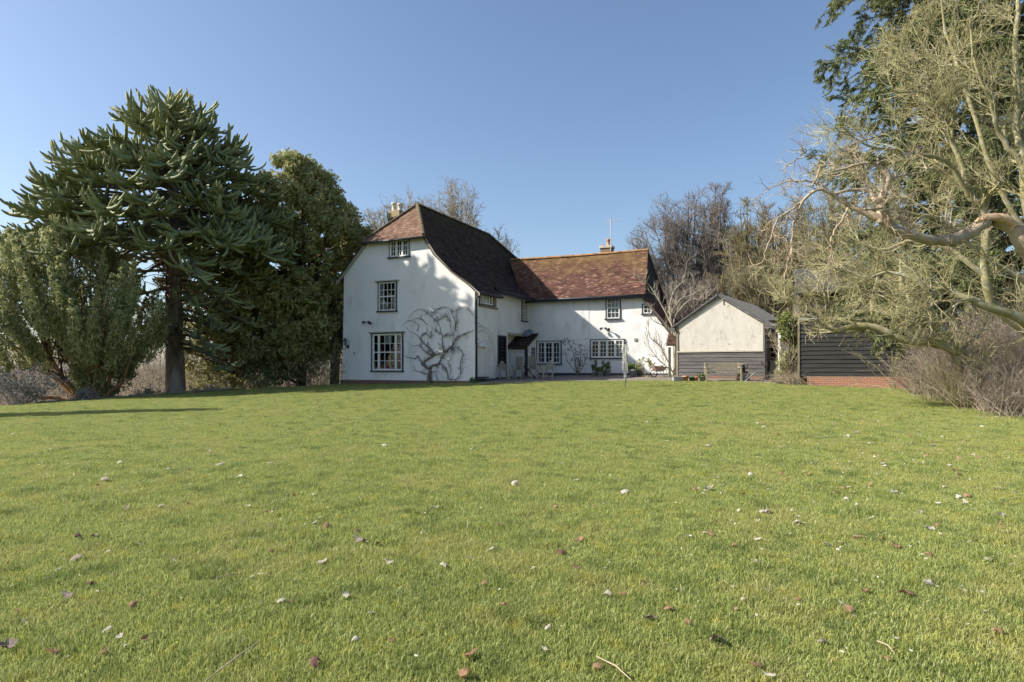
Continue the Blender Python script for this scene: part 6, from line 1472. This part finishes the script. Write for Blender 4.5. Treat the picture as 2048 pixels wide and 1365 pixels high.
for i, p in enumerate(paths):
    q = [front(*zx(*a), -.06) for a in p]; r0 = .045 if i < 2 else (.026 if i in (2, 4, 6, 12, 13) else .015)
    P, R = resample([(u - fx0, -.03 + .03 * rg.random(), z) for u, z in q], [r0, r0 * .8, r0 * .65, r0 * .4][:max(2, min(4, len(q)))], 24); Ps.append(P); Rs.append(R)
b0 = (np.stack(Ps), np.stack(Rs))
def flat(b, lo=-.14, hi=.03):
    P, R = b; P = P.copy(); P[:, :, 1] = np.clip(P[:, :, 1] * .35, lo, hi); m = (P[:, :, 0].max(1) < -fx0 - .03 + .03) & (P[:, :, 0].min(1) > -fx0 - 2.9) & (P[:, :, 2].max(1) < 4.35) & (P[:, :, 2].min(1) > .95)
    return P[m], R[m]
b0[0][:, 1:-1] += rg.normal(0, .012, b0[0][:, 1:-1].shape); b0[1][:] *= 1 + rg.normal(0, .16, b0[1].shape)
b1 = flat(spawn(rg, *b0, 420, (.4, 1.3), (.3, 1.2), .05, .5, .1, 10, .24, .02, .35, lens=np.full(420, .36), rmin=.006, rmax=.014))
b2 = flat(spawn(rg, *b1, 900, (.4, 1.2), (.4, 1.2), .05, .6, .1, 6, .22, .02, .4, lens=np.full(900, .17), rmin=.004))
b3 = flat(spawn(rg, *b0, 46, (.3, .8), (.8, 1.2), .3, .4, .25, 14, .10, -.12, .4, lens=np.full(46, 1.3), rmin=.005))
V, Q, A = tubes([b0], 7); npmesh('stems', V, [Q], M['climber'], cl, smooth=True); V, Q, A = tubes([b1, b2, b3], 4); npmesh('twigs', V, [Q], M['climber'], cl)
P, R = resample([(-.02, -.05, .75), (.0, -.08, 1.0), (.02, -.06, 1.25), (.0, -.03, 1.45)], [.13, .10, .085, .06], 8)
V, Q, A = tubes([(P[None] + rg.normal(0, .008, (1, 8, 3)), R[None])], 9); npmesh('trunk', V, [Q], M['climber'], cl)
sp3 = []
for p in ([(.05, .2, 3.1), (.08, .7, 3.25), (.1, 1.3, 3.0), (.1, 1.6, 2.5), (.08, 1.4, 2.1)], [(.05, .1, 3.4), (.1, .8, 3.4), (.12, 1.5, 3.1), (.1, 1.75, 2.3)], [(.05, .1, 2.9), (.1, .5, 2.7), (.1, .9, 2.8), (.1, 1.2, 2.5), (.1, 1.1, 2.1)], [(.05, .0, 3.6), (.08, .5, 3.5), (.08, 1.0, 3.25)]):
    P, R = resample([(-fx0 + a, b, c) for a, b, c in p], [.010, .008, .004], 16); sp3.append((P[None], R[None]))
V, Q, A = tubes(sp3, 4); npmesh('side_shoots', V, [Q], M['climber'], cl)
t = thing('leafy_tuft', 'small dark green tuft at the foot of the gable corner downpipe', 'plant', at(944, 28.4))
C = rg.normal(0, 1, (16, 3)) * np.array([.10, .10, .05]) + np.array([0, 0, .12]); V, Q, A = leaves(rg, C, 26, np.full(16, .09), .05, 1.8); npmesh('leaves', V, [Q], M['shrub_green'], t, attrs={'tint': A})

# ---- a conifer outside the left edge whose shadow lies across the lawn
hb = (-25.5, 16.7, float(ground(-25.5, 16.7)))
t = thing('conifer', 'narrow conifer standing beyond the left edge of the lawn', 'conifer', hb)
rg = np.random.default_rng(180); n = 420; z = rg.random(n) ** 1.1 * 12.2 + .6; rad = np.interp(z, [0, 3, 12.8], [1.35, 1.3, .1]) * rg.random(n) ** .4; a = rg.uniform(0, 6.28, n)
C = np.stack([rad * np.cos(a), rad * np.sin(a), z], 1); V, Q, A = leaves(rg, C, 50, np.full(n, .38), .16, 2.2); npmesh('crown', V, [Q], M['yew_dark'], t, attrs={'tint': A})
MB().tube([(0, 0, -.2), (0, 0, 6), (0, 0, 12.5)], [.25, .15, .03], 8).build('trunk', M['bark_dark'], t)
# ================================================================== LAWN
rg = np.random.default_rng(200)
hid = bpy.data.collections.new('turf_sources')           # unlinked: only the instancer draws these
def turf(seed, nb, size, hmin, hmax, w):
    r = np.random.default_rng(seed); x = r.uniform(-size / 2, size / 2, nb); y = r.uniform(-size / 2, size / 2, nb)
    cl = np.zeros(nb)
    for _ in range(26):
        cx_, cy_ = r.uniform(-size / 2, size / 2, 2); cl += r.uniform(-.6, 1.0) * np.exp(-((x - cx_) ** 2 + (y - cy_) ** 2) / r.uniform(.03, .13) ** 2)
    cl = np.clip(cl + .35, 0, 1.3)
    h = (hmin + (hmax - hmin) * r.random(nb) ** 1.5) * (.32 + 1.05 * cl); a = r.uniform(0, 6.28, nb); lean = r.uniform(.15, 1.15, nb)
    lx = np.cos(a) * lean; ly = np.sin(a) * lean; ww = w * r.uniform(.6, 1.3, nb); bx_ = -np.sin(a) * ww; by_ = np.cos(a) * ww
    # random facing independent of lean
    f = r.uniform(0, 6.28, nb); bx_ = np.cos(f) * ww; by_ = np.sin(f) * ww
    z0 = np.full(nb, -.02)
    p = [np.stack([x - bx_, y - by_, z0], 1), np.stack([x + bx_, y + by_, z0], 1),
         np.stack([x + lx * h * .35 + bx_ * .8, y + ly * h * .35 + by_ * .8, h * .62], 1), np.stack([x + lx * h * .35 - bx_ * .8, y + ly * h * .35 - by_ * .8, h * .62], 1),
         np.stack([x + lx * h * .95, y + ly * h * .95, h * .92], 1)]
    V = np.stack(p, 1).reshape(-1, 3); b = np.arange(nb)[:, None] * 5
    tn = np.clip(r.random(nb) ** 1.3 * .8 + .26 * (1 - cl), 0, 1); dry = (r.random(nb) < .05) * r.uniform(.5, 1, nb)
    o = npmesh('turf_patch', V, [b + np.array([0, 1, 2, 3]), b + np.array([3, 2, 4])], M['grass'], attrs={'tint': np.repeat(tn, 5), 'dry': np.repeat(dry, 5)})
    COL.objects.unlink(o); hid.objects.link(o); return o
for k in range(6): turf(300 + k, 18000, 1.35, .015, .062, .0018)
def lawn_mask(x, y):
    s = soil_amt(x, y); left = np.interp(y, [0, 22, 24, 28, 32.5, 36], [-30, -21.5, -19.4, -15.4, -8.9, -8.2])
    tf = terr_front(np.clip(x, -1.9, 12.5)); h = (x > -1.9) & (x < 12.5) & (y > tf - .15)
    # gable wall line
    gl = 29.0 - (x + 1.677) * .4577 ; h2 = (x <= -1.7) & (y > gl - .35)
    h3 = (x >= 11.6) & (y > 25.0 - (x - 11.19) * .395 - .35)
    return (s < .45) & (x > left + .1) & ~h & ~h2 & ~h3
pts = []
st_ = .82
for y in np.arange(1.9, 33, st_):
    hw_ = y * .86 + 2.2
    for x in np.arange(-hw_, hw_, st_):
        pts.append((x + rg.uniform(-.1, .1), y + rg.uniform(-.1, .1)))
pts = np.array(pts); m = lawn_mask(pts[:, 0], pts[:, 1]); 
# patches whose middle is on the lawn but whose edge is not are kept; finer half patches fill towards edges
P0 = pts[m]; z = ground(P0[:, 0], P0[:, 1]); e = .3
sx = (ground(P0[:, 0] + e, P0[:, 1]) - z) / e; sy = (ground(P0[:, 0], P0[:, 1] + e) - z) / e
rots = []
for a, b in zip(sx, sy):
    nv = Vector((-a, -b, 1)).normalized(); q = Vector((0, 0, 1)).rotation_difference(nv) @ Matrix.Rotation(rg.uniform(0, 6.28), 3, 'Z').to_quaternion(); rots.append(tuple(q.to_euler()))
me = bpy.data.meshes.new('grass'); me.vertices.add(len(P0)); me.vertices.foreach_set('co', np.stack([P0[:, 0], P0[:, 1], z], 1).astype(np.float32).ravel())
ra = me.attributes.new('rot', 'FLOAT_VECTOR', 'POINT'); ra.data.foreach_set('vector', np.array(rots, np.float32).ravel())
sc_ = me.attributes.new('scl', 'FLOAT', 'POINT'); sc_.data.foreach_set('value', rg.uniform(.9, 1.12, len(P0)).astype(np.float32))
go = bpy.data.objects.new('grass', me); COL.objects.link(go); tag(go, 'short sunlit lawn grass', 'grass', kind='stuff')
ng = bpy.data.node_groups.new('scatter', 'GeometryNodeTree')
ng.interface.new_socket('Geometry', in_out='INPUT', socket_type='NodeSocketGeometry'); ng.interface.new_socket('Geometry', in_out='OUTPUT', socket_type='NodeSocketGeometry')
N_ = ng.nodes; i_ = N_.new('NodeGroupInput'); o_ = N_.new('NodeGroupOutput'); ci = N_.new('GeometryNodeCollectionInfo'); ci.inputs['Collection'].default_value = hid
ci.inputs['Separate Children'].default_value = True; ci.inputs['Reset Children'].default_value = True
ip = N_.new('GeometryNodeInstanceOnPoints'); ip.inputs['Pick Instance'].default_value = True
na = N_.new('GeometryNodeInputNamedAttribute'); na.data_type = 'FLOAT_VECTOR'; na.inputs['Name'].default_value = 'rot'
ns = N_.new('GeometryNodeInputNamedAttribute'); ns.data_type = 'FLOAT'; ns.inputs['Name'].default_value = 'scl'
rn = N_.new('FunctionNodeRandomValue'); rn.data_type = 'INT'; rn.inputs['Min'].default_value = 0; rn.inputs['Max'].default_value = 5
lk_ = ng.links; lk_.new(i_.outputs[0], ip.inputs['Points']); lk_.new(ci.outputs[0], ip.inputs['Instance']); lk_.new(na.outputs[0], ip.inputs['Rotation']); lk_.new(ns.outputs[0], ip.inputs['Scale'])
lk_.new([s for s in rn.outputs if s.type == 'INT'][0], ip.inputs['Instance Index']); lk_.new(ip.outputs[0], o_.inputs[0])
md = go.modifiers.new('scatter', 'NODES'); md.node_group = ng

# ================================================================== FALLEN LEAVES
def leafmesh(seed, kind):
    r = np.random.default_rng(seed)
    if kind == 'lobed':      # a curled lobed leaf
        n = 15; a = np.linspace(0, 2 * np.pi, n, endpoint=False); rad = np.where(np.arange(n) % 3 == 0, .95, np.where(np.arange(n) % 3 == 1, .76, .66)) * r.uniform(.75, 1.15, n)
        rad[0] *= 1.15
    else:
        n = 12; a = np.linspace(0, 2 * np.pi, n, endpoint=False); rad = 1 / np.sqrt(np.cos(a) ** 2 + (np.sin(a) / .38) ** 2) * r.uniform(.9, 1.1, n)
    x = rad * np.cos(a); y = rad * np.sin(a); sg = -1 if r.random() < .7 else 1; cu = sg * r.uniform(.35, .9); cv = sg * r.uniform(-.3, .6)
    rings = []
    for f in (0.0, .5, 1.0):
        xx = x * f; yy = y * f; zz = cu * yy ** 2 + cv * xx ** 2 + r.normal(0, .13, n) * f; rings.append(np.stack([xx, yy, zz], 1))
    V = np.concatenate([rings[0][:1], rings[1], rings[2]]); V[:, 2] += .08 - V[:, 2].min() * .7
    F3 = np.array([(0, 1 + i, 1 + (i + 1) % n) for i in range(n)]); F4 = np.array([(1 + i, 1 + n + i, 1 + n + (i + 1) % n, 1 + (i + 1) % n) for i in range(n)])
    Vt = V.copy(); Vt[:, 2] -= .03; nv = len(V)
    return np.concatenate([V, Vt]), [np.concatenate([F3, F3[:, ::-1] + nv]), np.concatenate([F4, F4[:, ::-1] + nv])]
LM = {}
def place_leaf(px, py, s, mm, kind, label, group, seed=None, tilt=None, name='fallen_leaf'):
    # ground point under that part of the lawn
    k = (px - HX) / F; Y = 5.0
    for _ in range(30): Y = (CH - float(ground(k * Y, Y)) - .02) / ((py - HY) / F)
    x = k * Y; v = (seed if seed is not None else int(rg.integers(0, 6)))
    key = (kind, v % 6, mm)
    if key not in LM:
        V, Fs = leafmesh(500 + v % 6 + (10 if kind == 'lobed' else 0), kind); o = npmesh(name, V, Fs, M[mm]); LM[key] = o.data
    else: o = bpy.data.objects.new(name, LM[key]); COL.objects.link(o)
    o.location = (x, Y, float(ground(x, Y)) + .018 + s * .12); s *= .95; o.scale = (s, s, s)
    tl = .3 if tilt is None else tilt; o.rotation_euler = (rg.normal(0, tl), rg.normal(0, tl), rg.uniform(0, 6.28)); tag(o, label, 'leaf', group); return o
G1 = 'fallen leaves lying on the lawn'
big = [(1435, 1287, .062, 'leaf_grey', 'lobed', 'large curled grey-brown leaf near the bottom, right of centre'), (943, 1312, .05, 'leaf_brown', 'long', 'folded tan leaf standing upright near the bottom centre'), (932, 1352, .045, 'leaf_brown', 'lobed', 'brown leaf at the bottom edge just below the upright tan leaf'),
 (1196, 1334, .035, 'leaf_brown', 'lobed', 'small pinkish lobed leaf near the bottom, between the tan leaf and the large curled one'), (15, 1298, .06, 'leaf_grey', 'lobed', 'pale grey leaf in the bottom left corner'), (138, 1194, .045, 'leaf_grey', 'lobed', 'rounded grey leaf at lower left above the corner leaf'),
 (155, 1119, .06, 'leaf_grey', 'lobed', 'wide crumpled brown leaf at left of the lawn'), (155, 1077, .05, 'leaf_dark', 'lobed', 'dark brown leaf just above the wide crumpled one at left'), (190, 1073, .035, 'leaf_grey', 'lobed', 'small grey leaf touching the right of the dark brown leaf at left'), (213, 1262, .035, 'leaf_pale', 'long', 'narrow white leaf at lower left'),
 (630, 1330, .04, 'leaf_dark', 'lobed', 'dark reddish leaf at the bottom, left of centre'), (719, 1083, .055, 'leaf_grey', 'lobed', 'pale pointed leaf left of centre, halfway down the lawn'), (653, 1055, .045, 'leaf_brown', 'lobed', 'pinkish brown curled leaf left of centre'),
 (1095, 1258, .032, 'leaf_pale', 'long', 'upright white narrow leaf near the bottom centre'), (1090, 1300, .028, 'leaf_pale', 'long', 'small white leaf lying flat below the upright white one'), (980, 1160, .04, 'leaf_pale', 'long', 'upright pale leaf in the middle of the lawn'), (1122, 1108, .05, 'leaf_dark', 'lobed', 'dark curled leaf right of the middle of the lawn'),
 (1160, 1083, .045, 'leaf_brown', 'lobed', 'light tan leaf just right of the dark curled leaf'), (1137, 1057, .035, 'leaf_dark', 'long', 'rusty upright leaf above the light tan one'), (1417, 981, .07, 'leaf_pale', 'lobed', 'bright pale crumpled leaf on the lawn right of centre'), (1786, 987, .055, 'leaf_pale', 'lobed', 'bright white leaf at the right of the lawn'), (1300, 1240, .05, 'leaf_grey', 'long', 'slim grey bark-like leaf at lower right of centre'),
 (1340, 1221, .045, 'leaf_brown', 'lobed', 'copper curled leaf above the large grey-brown one'), (1375, 1248, .035, 'leaf_brown', 'lobed', 'small light brown leaf between copper leaf and large grey-brown leaf'), (1512, 1332, .04, 'leaf_brown', 'long', 'tan upright leaf to the right of the large curled leaf'), (1540, 1352, .035, 'leaf_pale', 'long', 'pale leaf at the bottom edge right of the tan upright leaf'), (1699, 1222, .035, 'leaf_brown', 'lobed', 'tan leaf at lower right'), (1805, 1190, .035, 'leaf_brown', 'lobed', 'tan leaf at right, lower of a pair'), (1855, 1168, .04, 'leaf_pale', 'lobed', 'pale leaf at right, upper of a pair'),
 (1860, 1112, .045, 'leaf_brown', 'lobed', 'orange-tan leaf at right below the crumpled beige leaf'), (2000, 1033, .06, 'leaf_pale', 'lobed', 'broad pale leaf near the right edge'), (1935, 993, .05, 'leaf_brown', 'lobed', 'beige curled leaf left of the broad pale leaf near the right edge'), (1858, 1060, .05, 'leaf_pale', 'lobed', 'crumpled beige leaf right of the middle right lawn'), (211, 962, .07, 'leaf_pale', 'lobed', 'white star-like leaf on the left lawn'), (440, 932, .07, 'leaf_pale', 'long', 'long white leaf on the left lawn'), (481, 955, .05, 'leaf_pale', 'lobed', 'white leaf just right below the long white leaf'), (419, 905, .045, 'leaf_pale', 'lobed', 'white leaf above the long white leaf'), (241, 927, .045, 'leaf_pale', 'lobed', 'white leaf above the star-like leaf'), (338, 940, .04, 'leaf_pale', 'lobed', 'white leaf between the star-like leaf and the long white leaf'), (255, 1018, .05, 'leaf_grey', 'lobed', 'grey leaf below the star-like leaf on the left'), (495, 1015, .04, 'leaf_pale', 'lobed', 'pale leaf below the long white leaf'),
 (868, 1017, .045, 'leaf_pale', 'lobed', 'white leaf left of the middle, in a line with the pale crumpled leaf'), (770, 893, .06, 'leaf_pale', 'lobed', 'white leaf in the upper middle of the lawn'), (1030, 970, .055, 'leaf_pale', 'lobed', 'pair-like white leaf in the centre of the lawn'), (1250, 986, .06, 'leaf_pale', 'lobed', 'white leaf right of centre, left of the bright crumpled leaf'), (1290, 1172, .04, 'leaf_brown', 'long', 'light brown leaf right of centre in the lower lawn')]
for b in big: place_leaf(b[0], b[1], b[2], b[3], b[4], b[5], G1)
def scatter(n, pxr, pyr, mm, sr, label, group, pw=1.6):
    k = 0
    while k < n:
        px = rg.uniform(*pxr); py = pyr[0] + (pyr[1] - pyr[0]) * rg.random() ** pw
        x0 = (px - HX) / F
        Y = 20.0
        for _ in range(30): Y = (CH - float(ground(x0 * Y, Y)) - .02) / ((py - HY) / F)
        if Y < 2 or Y > 28 or not lawn_mask(np.array([x0 * Y]), np.array([Y]))[0]: continue
        place_leaf(px, py, rg.uniform(*sr), mm, rg.choice(['lobed', 'lobed', 'long']), label, group); k += 1
scatter(74, (10, 2040), (810, 1300), 'leaf_pale', (.022, .045), 'small pale fallen leaf among many on the open lawn', 'small pale leaves strewn over the lawn')
scatter(52, (1380, 2040), (830, 1050), 'leaf_pale', (.03, .055), 'pale fallen leaf in the litter under the right-hand trees', 'pale leaves under the right-hand trees')
scatter(50, (1380, 2040), (820, 1100), 'leaf_brown', (.03, .055), 'brown fallen leaf in the litter under the right-hand trees', 'brown leaves under the right-hand trees')
scatter(40, (10, 2040), (830, 1340), 'leaf_brown', (.022, .04), 'small brown fallen leaf among many on the open lawn', 'small brown leaves strewn over the lawn', 1.1)
scatter(14, (10, 2040), (830, 1300), 'leaf_dark', (.02, .038), 'small dark fallen leaf among many on the open lawn', 'small dark leaves strewn over the lawn', 1.1)
# fine crumbs of leaf and twig, past counting
n = 2600; px = np.where(rg.random(n) < .6, rg.uniform(1350, 2100, n), rg.uniform(0, 2048, n)); Y = 3.2 + 25 * rg.random(n) ** .8; x = (px - HX) / F * Y
m = lawn_mask(x, Y) | (soil_amt(x, Y) > .3) & (x > 5) & (Y < 21); x = x[m]; Y = Y[m]; n = len(x)
C = np.stack([x, Y, ground(x, Y) + .035], 1); V, Q, A = leaves(rg, C, 1, np.full(n, .01), .021, 1.7); V = V.reshape(-1, 4, 3); c = V.mean(1, keepdims=True); V[:, :, 2] = c[:, :, 2] + (V[:, :, 2] - c[:, :, 2]) * .5
lt = npmesh('leaf_litter', V.reshape(-1, 3), [Q], M['leaf_pale']); tag(lt, 'fine crumbs of pale dead leaf sprinkled over the grass', 'leaf litter', kind='stuff')
n = 5200; x = rg.normal(14.8, 1.9, n); Y = rg.normal(16.6, 1.5, n); m = soil_amt(x, Y) > .4; x = x[m]; Y = Y[m]; n = len(x)
C = np.stack([x, Y, ground(x, Y) + .012], 1); V, Q, A = leaves(rg, C, 1, np.full(n, .02), .05, 1.7); V = V.reshape(-1, 4, 3); c = V.mean(1, keepdims=True); V[:, :, 2] = c[:, :, 2] + (V[:, :, 2] - c[:, :, 2]) * .4
lt = npmesh('leaf_litter', V.reshape(-1, 3), [Q], M['leaf_grey']); tag(lt, 'brown leaf litter covering the bare soil under the right-hand shrubs', 'leaf litter', kind='stuff')
# fallen twigs on the near lawn
for a, b, lb in (((410, 1365), (520, 1283), 'long thin fallen twig at the bottom left of the lawn'), ((1195, 1316), (1262, 1362), 'thin straw twig at the bottom by the small pinkish leaf'), ((1755, 1284), (1790, 1310), 'short reddish twig at the lower right'), ((430, 1158), (480, 1150), 'short dark twig left of centre')):
    q = []
    for (px, py) in (a, b):
        k = (px - HX) / F; Y = 4.
        for _ in range(30): Y = (CH - float(ground(k * Y, Y)) - .04) / ((py - HY) / F)
        q.append((k * Y, Y, float(ground(k * Y, Y)) + .045))
    mid = ((q[0][0] + q[1][0]) / 2 + .01, (q[0][1] + q[1][1]) / 2, (q[0][2] + q[1][2]) / 2 + .01)
    o = MB().tube([q[0], mid, q[1]], [.003, .004, .002], 5).build('fallen_twig', M['bark_near']); tag(o, lb, 'twig', 'fallen twigs on the lawn')
